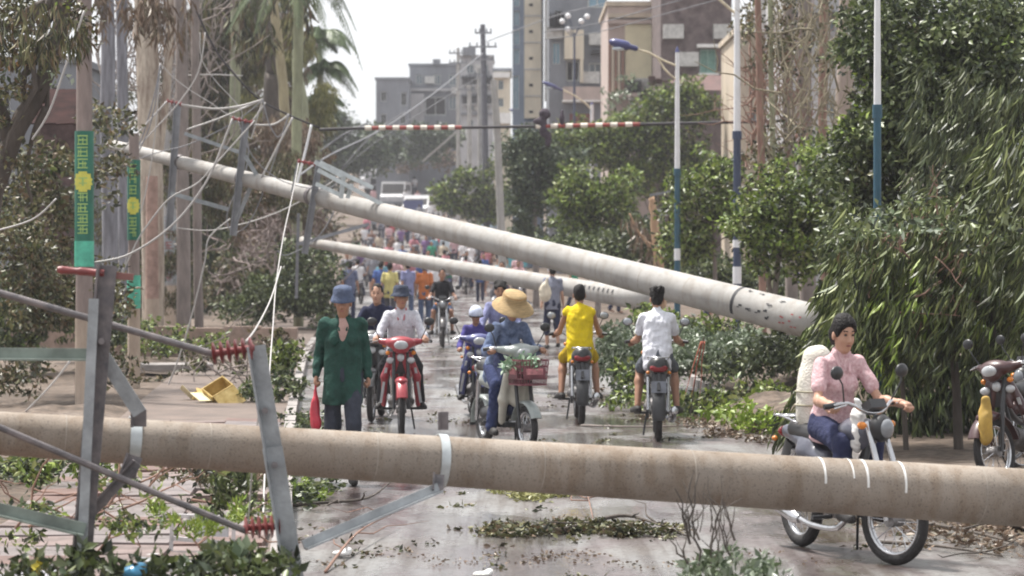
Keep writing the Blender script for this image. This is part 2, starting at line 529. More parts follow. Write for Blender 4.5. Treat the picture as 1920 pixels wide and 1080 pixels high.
def ground_material():
    m, nt, p = _new('earth'); N, L = nt.nodes, nt.links
    tc = N.new('ShaderNodeTexCoord')
    n1 = N.new('ShaderNodeTexNoise'); n1.inputs['Scale'].default_value = 0.55; n1.inputs['Detail'].default_value = 8; n1.inputs['Roughness'].default_value = 0.7
    n2 = N.new('ShaderNodeTexNoise'); n2.inputs['Scale'].default_value = 9; n2.inputs['Detail'].default_value = 6
    L.new(tc.outputs['Object'], n1.inputs['Vector']); L.new(tc.outputs['Object'], n2.inputs['Vector'])
    r = N.new('ShaderNodeValToRGB')
    cs = [(0.3, (0.045, 0.032, 0.022)), (0.45, (0.09, 0.063, 0.045)), (0.55, (0.135, 0.102, 0.08)), (0.7, (0.18, 0.15, 0.13))]
    while len(r.color_ramp.elements) < 4: r.color_ramp.elements.new(0.5)
    for e, (pp, c) in zip(r.color_ramp.elements, cs): e.position = pp; e.color = (*c, 1)
    L.new(n1.outputs['Fac'], r.inputs['Fac'])
    mx = N.new('ShaderNodeMix'); mx.data_type = 'RGBA'; mx.blend_type = 'MULTIPLY'; mx.inputs['Factor'].default_value = 0.8
    r2 = N.new('ShaderNodeValToRGB'); r2.color_ramp.elements[0].position = 0.35; r2.color_ramp.elements[0].color = (.45, .42, .38, 1); r2.color_ramp.elements[1].position = 0.6; r2.color_ramp.elements[1].color = (1.15, 1.1, 1.05, 1)
    L.new(n2.outputs['Fac'], r2.inputs['Fac']); L.new(r.outputs[0], mx.inputs[6]); L.new(r2.outputs[0], mx.inputs[7])
    L.new(mx.outputs[2], p.inputs['Base Color']); p.inputs['Roughness'].default_value = 0.85
    bp = N.new('ShaderNodeBump'); bp.inputs['Strength'].default_value = 0.8; bp.inputs['Distance'].default_value = 0.06
    L.new(n2.outputs['Fac'], bp.inputs['Height']); L.new(bp.outputs[0], p.inputs['Normal'])
    return m

def road_material():
    """wet concrete road: mud film, darker dirt, shallow water that mirrors the sky"""
    m, nt, p = _new('wet_road'); N, L = nt.nodes, nt.links
    tc = N.new('ShaderNodeTexCoord')
    mp = N.new('ShaderNodeMapping'); mp.inputs['Scale'].default_value = (1.0, 0.35, 1); mp.inputs['Rotation'].default_value = (0, 0, 0.05)
    L.new(tc.outputs['Object'], mp.inputs['Vector'])
    n1 = N.new('ShaderNodeTexNoise'); n1.inputs['Scale'].default_value = 0.9; n1.inputs['Detail'].default_value = 9; n1.inputs['Roughness'].default_value = 0.68
    n2 = N.new('ShaderNodeTexNoise'); n2.inputs['Scale'].default_value = 14; n2.inputs['Detail'].default_value = 5
    n3 = N.new('ShaderNodeTexNoise'); n3.inputs['Scale'].default_value = 0.75; n3.inputs['Detail'].default_value = 7; n3.inputs['Roughness'].default_value = 0.62
    mp3 = N.new('ShaderNodeMapping'); mp3.inputs['Location'].default_value = (4.4, 11, 2); mp3.inputs['Scale'].default_value = (0.8, 0.45, 1)
    L.new(tc.outputs['Object'], mp3.inputs['Vector']); L.new(mp3.outputs[0], n3.inputs['Vector'])
    L.new(mp.outputs[0], n1.inputs['Vector']); L.new(tc.outputs['Object'], n2.inputs['Vector'])
    r = N.new('ShaderNodeValToRGB')
    cs = [(0.34, (0.045, 0.033, 0.03)), (0.45, (0.11, 0.088, 0.085)), (0.54, (0.165, 0.158, 0.15)), (0.7, (0.22, 0.218, 0.212))]
    while len(r.color_ramp.elements) < 4: r.color_ramp.elements.new(0.5)
    for e, (pp, c) in zip(r.color_ramp.elements, cs): e.position = pp; e.color = (*c, 1)
    L.new(n1.outputs['Fac'], r.inputs['Fac'])
    sp = N.new('ShaderNodeValToRGB'); sp.color_ramp.elements[0].position = 0.33; sp.color_ramp.elements[0].color = (.45, .4, .38, 1)
    sp.color_ramp.elements[1].position = 0.46; sp.color_ramp.elements[1].color = (1, 1, 1, 1)
    L.new(n2.outputs['Fac'], sp.inputs['Fac'])
    mx = N.new('ShaderNodeMix'); mx.data_type = 'RGBA'; mx.blend_type = 'MULTIPLY'; mx.inputs['Factor'].default_value = 0.8
    L.new(r.outputs[0], mx.inputs[6]); L.new(sp.outputs[0], mx.inputs[7])
    mp5 = N.new('ShaderNodeMapping'); mp5.inputs['Scale'].default_value = (3.2, 0.10, 1); mp5.inputs['Rotation'].default_value = (0, 0, -0.06)
    n5 = N.new('ShaderNodeTexNoise'); n5.inputs['Scale'].default_value = 1.0; n5.inputs['Detail'].default_value = 7; n5.inputs['Roughness'].default_value = 0.7; n5.inputs['Distortion'].default_value = 0.4
    L.new(tc.outputs['Object'], mp5.inputs['Vector']); L.new(mp5.outputs[0], n5.inputs['Vector'])
    r5 = N.new('ShaderNodeValToRGB'); r5.color_ramp.elements[0].position = 0.38; r5.color_ramp.elements[0].color = (.5, .42, .38, 1); r5.color_ramp.elements[1].position = 0.55; r5.color_ramp.elements[1].color = (1.1, 1.1, 1.12, 1)
    L.new(n5.outputs['Fac'], r5.inputs['Fac'])
    mx5 = N.new('ShaderNodeMix'); mx5.data_type = 'RGBA'; mx5.blend_type = 'MULTIPLY'; mx5.inputs['Factor'].default_value = 1.0      # mud dragged along by tyres
    L.new(mx.outputs[2], mx5.inputs[6]); L.new(r5.outputs[0], mx5.inputs[7]); L.new(mx5.outputs[2], p.inputs['Base Color'])
    w = N.new('ShaderNodeMapRange'); w.inputs['From Min'].default_value = 0.40; w.inputs['From Max'].default_value = 0.54
    w.inputs['To Min'].default_value = 0.55; w.inputs['To Max'].default_value = 0.10
    L.new(n3.outputs['Fac'], w.inputs['Value']); L.new(w.outputs[0], p.inputs['Roughness'])
    bs = N.new('ShaderNodeMapRange'); bs.inputs['From Min'].default_value = 0.40; bs.inputs['From Max'].default_value = 0.54
    bs.inputs['To Min'].default_value = 0.9; bs.inputs['To Max'].default_value = 0.12
    L.new(n3.outputs['Fac'], bs.inputs['Value'])
    n4 = N.new('ShaderNodeTexNoise'); n4.inputs['Scale'].default_value = 22; n4.inputs['Detail'].default_value = 6
    L.new(tc.outputs['Object'], n4.inputs['Vector'])
    bp = N.new('ShaderNodeBump'); bp.inputs['Distance'].default_value = 0.02
    L.new(bs.outputs[0], bp.inputs['Strength']); L.new(n4.outputs['Fac'], bp.inputs['Height']); L.new(bp.outputs[0], p.inputs['Normal'])
    return m

M_EARTH, M_ROAD = ground_material(), road_material()
ys = [-20, 0, 6, 10, 12, 14] + [14 + 1.2 * i for i in range(1, 64)] + [92 + 4 * i for i in range(0, 60)] + [340, 400, 600, 1000, 2500]
gr = MB(); V, F = [], []
xs = [-900, -300, -120, -60, -40, -30, -24] + [-20 + i * 0.8 for i in range(0, 41)] + [14, 18, 24, 40, 70, 160, 400, 900]
for y in ys:
    for x in xs:
        l, r_ = interp(LEFT, y), interp(RIGHT, y)
        off = max(l - 2 - x, x - r_ - 0.6, 0)
        h = mnoise.noise(Vector((x * 0.4, y * 0.25, 0))) * 0.22 * min(1, off / 1.5) if off > 0 else 0
        if x > r_ + 0.3 and y < 80: h += 0.10 * min(1, (x - r_ - .3) / 1.0)
        V.append((x, y, gz(y) - 0.012 + h))
nx = len(xs)
for i in range(len(ys) - 1):
    for k in range(nx - 1):
        q = i * nx + k; F.append((q, q + 1, q + nx + 1, q + nx))
gr.add(V, F); tag(gr.build('ground', M_EARTH, None, 180), kind='structure')
rys = [-20 + i * 2 for i in range(0, 180)]
tag(ribbon('road', lambda y: interp(LEFT, y), lambda y: interp(RIGHT, y), rys, 0.0, M_ROAD, 8), kind='structure')

# left pavement: raised strip with kerb stones and slabs that one can tell apart near the camera
M_PAVE = mat('pavement_bed', (0.13, 0.095, 0.078), 0.6, var=0.3, scale=3, bump=0.5)
pv = ribbon('pavement', lambda y: interp(LEFT, y) - 2.0, lambda y: interp(LEFT, y) - 0.13, [10 + 2 * i for i in range(50)], 0.085, M_PAVE, 4)
tag(pv, kind='structure')
slabm = [mat('pink_slab', (0.15, 0.105, 0.088), 0.4, var=0.3, scale=3.5, bump=0.4, col2=(0.25, 0.18, 0.165)),
         mat('grey_slab', (0.20, 0.165, 0.16), 0.3, var=0.3, scale=2.5, bump=0.3),
         mat('brown_slab', (0.14, 0.08, 0.065), 0.5, var=0.3, scale=2.5, bump=0.3)]
sm = MB().box((0, 0, 0), (0.585, 0.585, 0.05), taper=0.99).mesh('paving_slab')
sms = []
for q in slabm:
    c = sm.copy(); c.materials.append(q); sms.append(c)
rnd = random.Random(3)
y = 13.4
while y < 31:
    for k in range(3):
        if rnd.random() < 0.07: continue
        x = interp(LEFT, y) - 0.46 - k * 0.6
        o = bpy.data.objects.new('paving_slab', sms[rnd.choice([0, 0, 0, 1, 1, 2])]); COL.objects.link(o); o.parent = pv
        o.location = (x + rnd.uniform(-.01, .01), y, 0.085 + 0.022 + rnd.uniform(-.008, .012))
        o.rotation_euler = (rnd.uniform(-.025, .025), rnd.uniform(-.03, .03), 0.05 + rnd.uniform(-.02, .02))
    y += 0.6
M_KERB = mat('kerb_concrete', (0.27, 0.245, 0.235), 0.6, var=0.3, scale=4, bump=0.4)
km = MB().box((0, 0, 0), (0.12, 0.96, 0.15), taper=0.97).mesh('kerb_stone'); km.materials.append(M_KERB)
y = 12.5
while y < 60:
    o = bpy.data.objects.new('kerb_stone', km); COL.objects.link(o); o.parent = pv
    o.location = (interp(LEFT, y) - 0.065, y, 0.055 + rnd.uniform(-.006, .006))
    o.rotation_euler = (0, 0, math.atan(0.07) + rnd.uniform(-.012, .012))
    y += 1.0
km2 = MB().box((0, 0, 0), (0.12, 0.96, 0.14), taper=0.97).mesh('kerb_stone'); km2.materials.append(M_KERB)
verge = ribbon('verge', lambda y: interp(RIGHT, y) + 0.1, lambda y: interp(RIGHT, y) + 1.0, [12 + 2 * i for i in range(40)], 0.06, M_EARTH, 4, rough=0.06)
tag(verge, kind='structure')
y = 22.0
while y < 62:
    o = bpy.data.objects.new('kerb_stone', km2); COL.objects.link(o); o.parent = verge
    o.location = (interp(RIGHT, y) + 0.06, y, 0.05 + rnd.uniform(-.012, .006))
    o.rotation_euler = (0, 0, math.atan(0.035) + rnd.uniform(-.02, .02))
    y += 1.0

# mounds of torn earth
def mound(label, px, Y, rx, ry, h, m=None):
    c = G(px, Y); V, F = [], []; n = 26
    for i in range(n + 1):
        for k in range(n + 1):
            u, v = i / n * 2 - 1, k / n * 2 - 1
            r = math.hypot(u, v)
            z = max(0.0, 1 - r * r) * h
            z += mnoise.noise(Vector((u * 2.3 + px, v * 2.3, Y))) * 0.5 * h * max(0, 1 - r) + mnoise.noise(Vector((u * 8 + px, v * 8, Y))) * 0.16 * h * max(0, 1 - r)
            V.append((u * rx, v * ry, z - 0.03))
    for i in range(n):
        for k in range(n):
            q = i * (n + 1) + k; F.append((q, q + n + 1, q + n + 2, q + 1))
    mb = MB(); mb.add(V, F); o = mb.build('dirt_mound', m or M_EARTH, None, 180); o.location = c
    return tag(o, kind='structure')
mound('a', 1470, 33, 1.0, 2.2, 0.35)
mound('b', 1600, 38, 1.8, 2.5, 0.5)
mound('c', 1330, 60, 2.2, 3, 0.6)
mound('d', 380, 62, 2.0, 3, 0.3)
mound('e', 120, 33, 1.2, 3, 0.18)

# ------------------------------------------------------------------ buildings
M_GLASS = glassmat('window_glass')
M_GLASSB = glassmat('blue_glass', (0.16, 0.30, 0.40), 0.15)
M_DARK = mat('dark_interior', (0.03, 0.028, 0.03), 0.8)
M_ALU = mat('window_frame_paint', (0.5, 0.52, 0.5), 0.5)
def wallmat(name, c, var=0.22, bump=0.3):
    return mat(name, c, 0.85, var=var, scale=0.9, bump=bump, bscale=12, stretch=(1, 1, 0.35))
def building(label, x0, x1, ytop, Y, depth, m, wins, ybot=None, roof=None, name='building', frame=None):
    """wins: (px0, px1, py0, py1[, glass])"""
    s = FPX / Y
    root = empty(name, G((x0 + x1) / 2, Y)); base = root.location.copy()
    tag(root, label, 'building')
    X0, X1 = (x0 - 960) / s, (x1 - 960) / s
    Z1 = CAM_H + (HOR - ytop) / s; Z0 = gz(Y) - 0.5 if ybot is None else CAM_H + (HOR - ybot) / s
    R = []
    for w in wins:
        R.append(((w[0] - 960) / s, (w[1] - 960) / s, CAM_H + (HOR - w[3]) / s, CAM_H + (HOR - w[2]) / s, w[4] if len(w) > 4 else M_GLASS))
    gx = sorted({X0, X1} | {r[0] for r in R} | {r[1] for r in R}); gzs = sorted({Z0, Z1} | {r[2] for r in R} | {r[3] for r in R})
    mb = MB()
    for a, b in zip(gx, gx[1:]):
        for c, d in zip(gzs, gzs[1:]):
            mx, mz = (a + b) / 2, (c + d) / 2
            if any(r[0] < mx < r[1] and r[2] < mz < r[3] for r in R): continue
            mb.add([(a, Y, c), (b, Y, c), (b, Y, d), (a, Y, d)], [(0, 1, 2, 3)])
    for r in R:
        a, b, c, d, _ = r; e = 0.22
        mb.add([(a, Y, c), (b, Y, c), (b, Y, d), (a, Y, d), (a, Y + e, c), (b, Y + e, c), (b, Y + e, d), (a, Y + e, d)],
               [(0, 4, 5, 1), (1, 5, 6, 2), (2, 6, 7, 3), (3, 7, 4, 0)])
    D = Y + depth
    mb.add([(X0, Y, Z0), (X0, D, Z0), (X0, D, Z1), (X0, Y, Z1)], [(0, 3, 2, 1)])
    mb.add([(X1, Y, Z0), (X1, D, Z0), (X1, D, Z1), (X1, Y, Z1)], [(0, 1, 2, 3)])
    mb.add([(X0, D, Z0), (X1, D, Z0), (X1, D, Z1), (X0, D, Z1)], [(0, 3, 2, 1)])
    mb.add([(X0, Y, Z1), (X1, Y, Z1), (X1, D, Z1), (X0, D, Z1)], [(0, 1, 2, 3)])
    off = Matrix.Translation(-base)
    mb.build('wall', m, root, 30, M=off)
    pr = MB()   # parapet coping
    pr.box(((X0 + X1) / 2, Y + depth / 2, Z1 + 0.12), (X1 - X0 + 0.2, depth + 0.2, 0.2)); pr.build('roof', roof or m, root, 30, M=off)
    for a, b, c, d, g in R:
        f = MB(); t = min(0.07, (b - a) * 0.09)
        f.box(((a + b) / 2, Y + 0.13, c + t / 2), (b - a, 0.07, t)).box(((a + b) / 2, Y + 0.13, d - t / 2), (b - a, 0.07, t))
        f.box((a + t / 2, Y + 0.13, (c + d) / 2), (t, 0.06, d - c - 2 * t)).box((b - t / 2, Y + 0.13, (c + d) / 2), (t, 0.06, d - c - 2 * t))
        f.box(((a + b) / 2, Y + 0.132, (c + d) / 2), (t * .8, 0.05, d - c - 2 * t))
        w = f.build('window', frame or M_ALU, root, 30, M=off)
        MB().box(((a + b) / 2, Y + 0.19, (c + d) / 2), (b - a - .01, 0.02, d - c - .01)).build('pane', g, w, 30, M=off)
    return root, off, s

def addbox(b, name, m, x0, x1, y0, y1, proud, thick=0.2, label=None, depth0=None):
    """box part on a building's front, px rectangle, proud metres in front of the wall"""
    root, off, s = b; Y = FPX / s
    X0, X1, Z0, Z1 = (x0 - 960) / s, (x1 - 960) / s, CAM_H + (HOR - y1) / s, CAM_H + (HOR - y0) / s
    o = MB().box(((X0 + X1) / 2, Y - proud / 2 - 0.004, (Z0 + Z1) / 2), (X1 - X0, proud, Z1 - Z0)).build(name, m, root, 30, M=off)
    if label: o['label'] = label
    return o

M_GREYW = wallmat('bare_concrete_wall', (0.20, 0.21, 0.235)); M_GREYL = wallmat('pale_grey_wall', (0.42, 0.41, 0.42))
M_CREAM = wallmat('cream_wall', (0.62, 0.55, 0.44)); M_PINK = wallmat('pink_wall', (0.46, 0.37, 0.335))
M_BRN = mat('dark_brick_wall', (0.10, 0.068, 0.065), 0.9, var=0.35, scale=2.2, bump=0.6, bscale=9, col2=(0.20, 0.155, 0.15))
M_BEIGE = wallmat('beige_wall', (0.5, 0.42, 0.33)); M_WHITE = mat('white_paint', (0.78, 0.76, 0.74), 0.5, var=0.12, scale=2)
M_ROOFB = mat('rusty_tin_roof', (0.10, 0.05, 0.045), 0.7, var=0.4, scale=3, bump=0.4)
M_BLUEG = wallmat('blue_grey_wall', (0.18, 0.22, 0.29))

def winrow(x0, x1, y0, y1, nx, ny, w, h, g=None):
    out = []
    for i in range(nx):
        for j in range(ny):
            cx = x0 + (x1 - x0) * (i + 0.5) / nx; cy = y0 + (y1 - y0) * (j + 0.5) / ny
            out.append((cx - w / 2, cx + w / 2, cy - h / 2, cy + h / 2, g or M_GLASS))
    return out
b1 = building('low grey concrete house standing lowest at the edge of the open sky', 705, 766, 150, 236, 9, M_GREYW, [(714, 724, 172, 190, M_DARK), (752, 762, 174, 198, M_DARK), (714, 724, 214, 232, M_DARK), (750, 760, 214, 232, M_DARK)])
b2 = building('long unfinished grey house with one pale bay and a wide dark opening', 768, 862, 124, 242, 9, M_GREYW,
              [(797, 836, 182, 216, M_DARK), (842, 855, 180, 205), (842, 855, 140, 160), (780, 792, 140, 158), (812, 826, 140, 158)])
addbox(b2, 'bay', M_GREYL, 769, 795, 176, 236, 0.5, label='pale plastered bay')
addbox(b2, 'floor_slab', M_GREYL, 768, 862, 166, 171, 0.35)
addbox(b2, 'roof_tank', M_GREYW, 812, 826, 112, 121.4, 0.8)
b3 = building('tall grey house behind the bare concrete utility posts', 864, 924, 108, 230, 9, M_GREYL, winrow(868, 922, 112, 250, 2, 4, 13, 17))
addbox(b3, 'stair_tower', M_GREYW, 868, 892, 90, 105, 1.0)
for yy in (143, 178, 212): addbox(b3, 'floor_slab', M_GREYW, 864, 924, yy, yy + 3, 0.4)
b4 = building('cream house beside the dark glazed tower strip', 926, 957, 134, 190, 8, M_CREAM, [(934, 944, 150, 168), (934, 944, 184, 200)], roof=M_GREYW)
addbox(b4, 'cornice', M_WHITE, 924, 956, 136, 146, 0.4)
addbox(b4, 'shop_sign', M_WHITE, 934, 958, 212, 232, 0.5)
b5 = building('narrow tower with blue glazed strip and cream pier reaching out of view', 961, 1019, -60, 150, 8, M_BLUEG,
              [(963, 974, 20 + 36 * k, 48 + 36 * k, M_GLASSB) for k in range(-2, 3)] + [(961.5, 973, 142, 205, M_GLASSB)])
addbox(b5, 'pier', M_CREAM, 983, 1015, -60, 222, 0.45, label='cream pier with small vents')
for k in range(-1, 6):
    addbox(b5, 'vent', M_DARK, 992, 999, 8 + 50 * k, 13 + 50 * k, 0.48); addbox(b5, 'ledge', M_GREYL, 982, 1016, 30 + 50 * k, 32 + 50 * k, 0.5)
addbox(b5, 'drain_pipe', M_WHITE, 1021, 1028, -60, 190, 0.3)
b6 = building('grey plastered house between the glazed tower and the striped pink house', 1029, 1138, -40, 142, 10, M_GREYW,
              [(1102, 1138, -12, 14, M_GLASSB), (1062, 1086, 114, 152, M_DARK), (1040, 1052, 20, 52, M_DARK), (1036, 1050, 80, 120, M_GLASSB), (1104, 1128, 118, 140, M_GLASS)])
addbox(b6, 'bay', M_CREAM, 1058, 1094, 58, 112, 0.7, label='cream plastered bay')
addbox(b6, 'bay_side', M_CREAM, 1087, 1093, 112, 156, 0.7)
addbox(b6, 'awning', M_DARK, 1108, 1132, 96, 103, 0.9)
addbox(b6, 'balcony', M_PINK, 1056, 1138, 165, 190, 1.2, label='pink balcony parapet')
addbox(b6, 'balcony_slab', M_WHITE, 1054, 1139, 190, 193, 1.3)
addbox(b6, 'shop_sign', mat('dark_red_sign', (0.16, 0.05, 0.045), 0.6), 1068, 1108, 214, 232, 0.5)
b7 = building('pink house with brown vertical ribs and a yellow cream side panel', 1140, 1238, 12, 126, 10, M_PINK,
              [(1182, 1196, 190, 225, M_GLASS)], roof=M_BEIGE)
for x in (1141, 1152, 1165): addbox(b7, 'rib', mat('brown_rib', (0.26, 0.15, 0.11), 0.7), x, x + 4.5, 84, 182, 0.25)
for x in (1146.5, 1158): addbox(b7, 'rib', M_CREAM, x, x + 4, 84, 182, 0.2)
addbox(b7, 'panel', mat('yellow_cream_panel', (0.66, 0.60, 0.42), 0.8, var=0.12, scale=1), 1172, 1236, 46, 152, 0.15, label='yellow cream rendered panel')
addbox(b7, 'cornice', M_BEIGE, 1139, 1239, 26, 34, 0.35); addbox(b7, 'cornice', M_PINK, 1139, 1239, 38, 45, 0.3)
addbox(b7, 'canopy', M_PINK, 1140, 1200, 176, 184, 1.0)
b8 = building('dark stained brick house with one green window under a white hood', 1239, 1372, -60, 118, 9, M_BRN,
              [(1312, 1343, 92, 138, mat('green_shutter', (0.20, 0.36, 0.30), 0.6))], frame=mat('green_frame', (0.30, 0.46, 0.40), 0.6))
addbox(b8, 'hood', M_WHITE, 1306, 1351, 84, 90, 0.45); addbox(b8, 'sill', M_WHITE, 1309, 1347, 138, 141, 0.3)
addbox(b8, 'beam', M_GREYL, 1239, 1372, -14, -6, 0.2)
M_AC = mat('air_conditioner_white', (.5, .49, .47), .6, var=.25)
for b_, pts in ((b6, ((1040, 62), (1120, 74), (1108, 146))), (b7, ((1206, 160), (1206, 200))), (b3, ((900, 128), (900, 165), (900, 200))), (b2, ((806, 150), (856, 170))), (b8, ((1290, 112), (1356, 60), (1262, 60)))):
    for x, y in pts:
        k_ = b_[2] * .42; addbox(b_, 'air_conditioner', M_AC, x - k_, x + k_, y - k_ * .7, y + k_ * .7, .4)
for b_, (x0, x1), yy in ((b3, (868, 922), 160), (b3, (868, 922), 196), (b6, (1030, 1056), 56), (b7, (1176, 1200), 186)):
    addbox(b_, 'balcony_slab', M_GREYL, x0, x1, yy, yy + 2, .9)
    for q in range(9): addbox(b_, 'railing_bar', M_DARK, x0 + (x1 - x0) * q / 8 - .35, x0 + (x1 - x0) * q / 8 + .35, yy - .9 * b_[2] * .9, yy, .88 if q % 8 else .9)
# lean-to roof in front of the dark brick house
sh = empty('shed', G(1310, 112)); tag(sh, 'dark brown shed with a sloping tin roof under the green window', 'shed')
s_ = FPX / 112; off = Matrix.Translation(-sh.location)
MB().box(((1300 - 960) / s_, 113, CAM_H + (HOR - 300) / s_), (140 / s_, 2.5, 230 / s_)).build('wall', M_BRN, sh, 30, M=off)
for k in range(12):
    a = W(1222 + 12.6 * k, 170 - max(0, 6 - k) * 4.5, 111.2); b = W(1222 + 12.6 * k, 142 - max(0, 6 - k) * -3.0, 114.5)
    MB().bar(a, b, 0.27, 0.03, up=(0, -0.3, 1)).build('roof_sheet', M_ROOFB, sh, 30, M=off)
b9 = building('beige house half hidden by the bare twigs beside the tall lamp post', 1384, 1470, 62, 100, 8, M_BEIGE, [(1404, 1418, 150, 180), (1436, 1450, 150, 180), (1404, 1418, 210, 232)])
g9 = MB().prism([((1388 - 960) / 53.33, 9.6), ((1452 - 960) / 53.33, 9.6), ((1434 - 960) / 53.33, 11.4)], 99.7, 99.96)
g9.build('gable', M_WHITE, b9[0], 30, M=b9[1])['label'] = 'white gable panel'
b10 = building('pale grey house seen through the tall bare trunks', 1474, 1680, -40, 92, 8, M_GREYL, winrow(1480, 1680, 0, 240, 4, 3, 22, 40), roof=M_GREYW)
addbox(b10, 'floor_slab', M_DARK, 1474, 1680, 26, 32, 0.6)
# left side, behind the trees
b11 = building('weathered grey house behind the leaning dark tree', -60, 146, 120, 84, 8, M_GREYW, winrow(-40, 140, 140, 400, 2, 3, 28, 45, M_DARK))
b12 = None and building('pale mottled house behind the hanging brown vines', 262, 560, -80, 120, 8, wallmat('mottled_wall', (0.36, 0.32, 0.29), 0.4), winrow(270, 550, -40, 360, 6, 5, 16, 30, M_DARK))
hut = empty('hut', G(120, 48)); tag(hut, 'dark open hut with a red brown tin roof behind the bannered posts', 'hut')
off = Matrix.Translation(-hut.location); s_ = FPX / 48
for k in range(7):
    a = W(62 + 17 * k, 232 + (k % 2), 47.0); b = W(62 + 17 * k, 168, 49.0)
    MB().bar(a, b, 0.158, 0.02, up=(0, -0.3, 1)).build('roof_sheet', mat('red_tin', (0.03, 0.014, 0.013), 0.95, var=0.5, scale=3, spec=.1), hut, 30, M=off)
for px in (70, 164): MB().tube([G(px, 47.2), W(px, 226, 47.2)], 0.05).build('post', mat('old_timber', (0.16, 0.12, 0.10), 0.8), hut, 30, M=off)
MB().box((W(116, 400, 49.2)), (0.9, 0.1, 3.4)).build('wall', mat('hut_wall', (0.12, 0.08, 0.08), 0.9, var=0.4), hut, 30, M=off)
# rough wall and planters at the left verge
wl_ = MB()
for k in range(9): wl_.box(G(-20 + k * 68, 52, 0.25 + 0.03 * (k % 2)), (0.66, 0.25, 0.6))
tag(wl_.build('planter_wall', mat('planter', (0.30, 0.22, 0.18), 0.8, var=0.3, bump=0.5), None, 30), 'low earth stained planter wall behind the three near posts', 'planter')

# ------------------------------------------------------------------ vertical posts at the left
M_CONC = mat('pole_concrete', (0.46, 0.41, 0.36), 0.75, var=0.16, scale=3, bump=0.35, bscale=30, stretch=(1, 1, 0.3))
M_CONCD = mat('weathered_post', (0.25, 0.20, 0.185), 0.85, var=0.3, scale=5, bump=0.4, stretch=(1, 1, 0.3))
M_WASH = mat('limewash', (0.46, 0.37, 0.30), 0.85, var=0.22, scale=4, bump=0.3, stretch=(1, 1, 0.3))
M_GREEN = mat('green_banner', (0.02, 0.15, 0.10), 0.5, var=0.25, scale=5)
M_TEAL = mat('teal_banner', (0.09, 0.46, 0.33), 0.5, var=0.3, scale=6)
M_YEL = mat('yellow_print', (0.62, 0.60, 0.10), 0.5, var=0.15)
M_GRNTX = mat('pale_green_print', (0.35, 0.52, 0.16), 0.5, var=0.15)

def cyl_patches(root, name, x, y, rad, rects, m):
    """rects (angle0, angle1, z0, z1) wrapped on a vertical cylinder; angle 0 faces the camera (-Y)"""
    mb = MB()
    for a0, a1, z0, z1 in rects:
        n = max(1, int(abs(a1 - a0) / 0.25)); vs = []
        for i in range(n + 1):
            a = a0 + (a1 - a0) * i / n
            for z in (z0, z1): vs.append((x + math.sin(a) * rad, y - math.cos(a) * rad, z))
        mb.add(vs, [(2 * i, 2 * i + 2, 2 * i + 3, 2 * i + 1) for i in range(n)])
    return mb.build(name, m, root, 180)

def glyph(rnd, ac, aw, zc, h):
    """strokes of one blurred character in a cell"""
    out = [(ac - aw, ac + aw, zc + h * .34, zc + h * .46), (ac - aw * .8, ac + aw * .8, zc - .06 * h, zc + .06 * h)]
    if rnd.random() < .7: out.append((ac - aw, ac + aw, zc - h * .46, zc - h * .34))
    for a in rnd.sample([-.75, -.3, .1, .5, .85], 3): out.append((ac + aw * (a - .09), ac + aw * (a + .09), zc - h * .44, zc + h * rnd.uniform(.1, .45)))
    return out

def post(label, px, Y, rad, ytop, parts, m):
    base = G(px, Y); s = FPX / Y
    root = empty('banner_post' if parts else 'post', base); tag(root, label, 'post', 'posts along the left pavement')
    zt = CAM_H + (HOR - ytop) / s
    mb = MB().tube([(0, 0, -0.1), (0, 0, zt * .5), (0, 0, zt)], [rad * 1.08, rad, rad * 0.9], 20); mb.build('shaft', m, root, 60)
    Z = lambda py: CAM_H + (HOR - py) / s
    rr = rad * 1.08
    for kind, a, b in parts:
        if kind in ('wash', 'green', 'teal', 'grey'):
            mm = {'wash': M_WASH, 'green': M_GREEN, 'teal': M_TEAL, 'grey': mat('grey_wrap', (0.3, 0.32, 0.34), 0.6)}[kind]
            z0, z1 = Z(b), Z(a); r1 = rr + {'wash': .003, 'green': .008, 'teal': .011, 'grey': .007}[kind]
            mb = MB().tube([(0, 0, max(z0, -.05)), (0, 0, z1)], [r1, r1], 24)
            mb.build({'wash': 'whitewash', 'green': 'banner', 'teal': 'banner', 'grey': 'band'}[kind], mm, root, 60)
        elif kind == 'text':
            rects = []; n = max(2, int((b - a) / 17)); rr_ = random.Random(px + a)
            for i in range(n):
                zc = Z(a + (b - a) * (i + .5) / n); rects += glyph(rr_, -0.05, 0.55, zc, abs(Z(a) - Z(b)) / n * .9)
            cyl_patches(root, 'lettering', 0, 0, rr + 0.013, rects, M_GRNTX)
        elif kind == 'emblem':
            zc = Z((a + b) / 2); h = abs(Z(a) - Z(b)) / 2
            rects = []
            for i in range(9):
                t = -1 + 2 * (i + .5) / 9; w = math.sqrt(max(0, 1 - t * t)) * 0.95 + 0.12 * (i % 2)
                rects.append((-w, w, zc + (t - .115) * h, zc + (t + .115) * h))
            cyl_patches(root, 'emblem', 0, 0, rr + 0.015, rects, M_YEL)
            cyl_patches(root, 'emblem_mark', 0, 0, rr + 0.018, [(-.45, .45, zc + .3 * h, zc + .42 * h), (-.1, .1, zc - .4 * h, zc + .4 * h), (-.4, .4, zc - .2 * h, zc - .1 * h)], M_GRNTX)
    return root
post('nearest post, wrapped in a green banner with yellow emblem and teal foot', 158, 36, 0.105, -60,
     [('wash', 596, 770), ('green', 246, 500), ('teal', 452, 500), ('text', 252, 318), ('text', 360, 440), ('emblem', 322, 360)], M_CONCD)
post('second post with a green banner, its teal band low at knee height above whitewash', 251, 41, 0.082, 250,
     [('wash', 578, 730), ('green', 300, 450), ('teal', 516, 578), ('text', 306, 366), ('text', 406, 446), ('emblem', 370, 402)], M_CONCD)
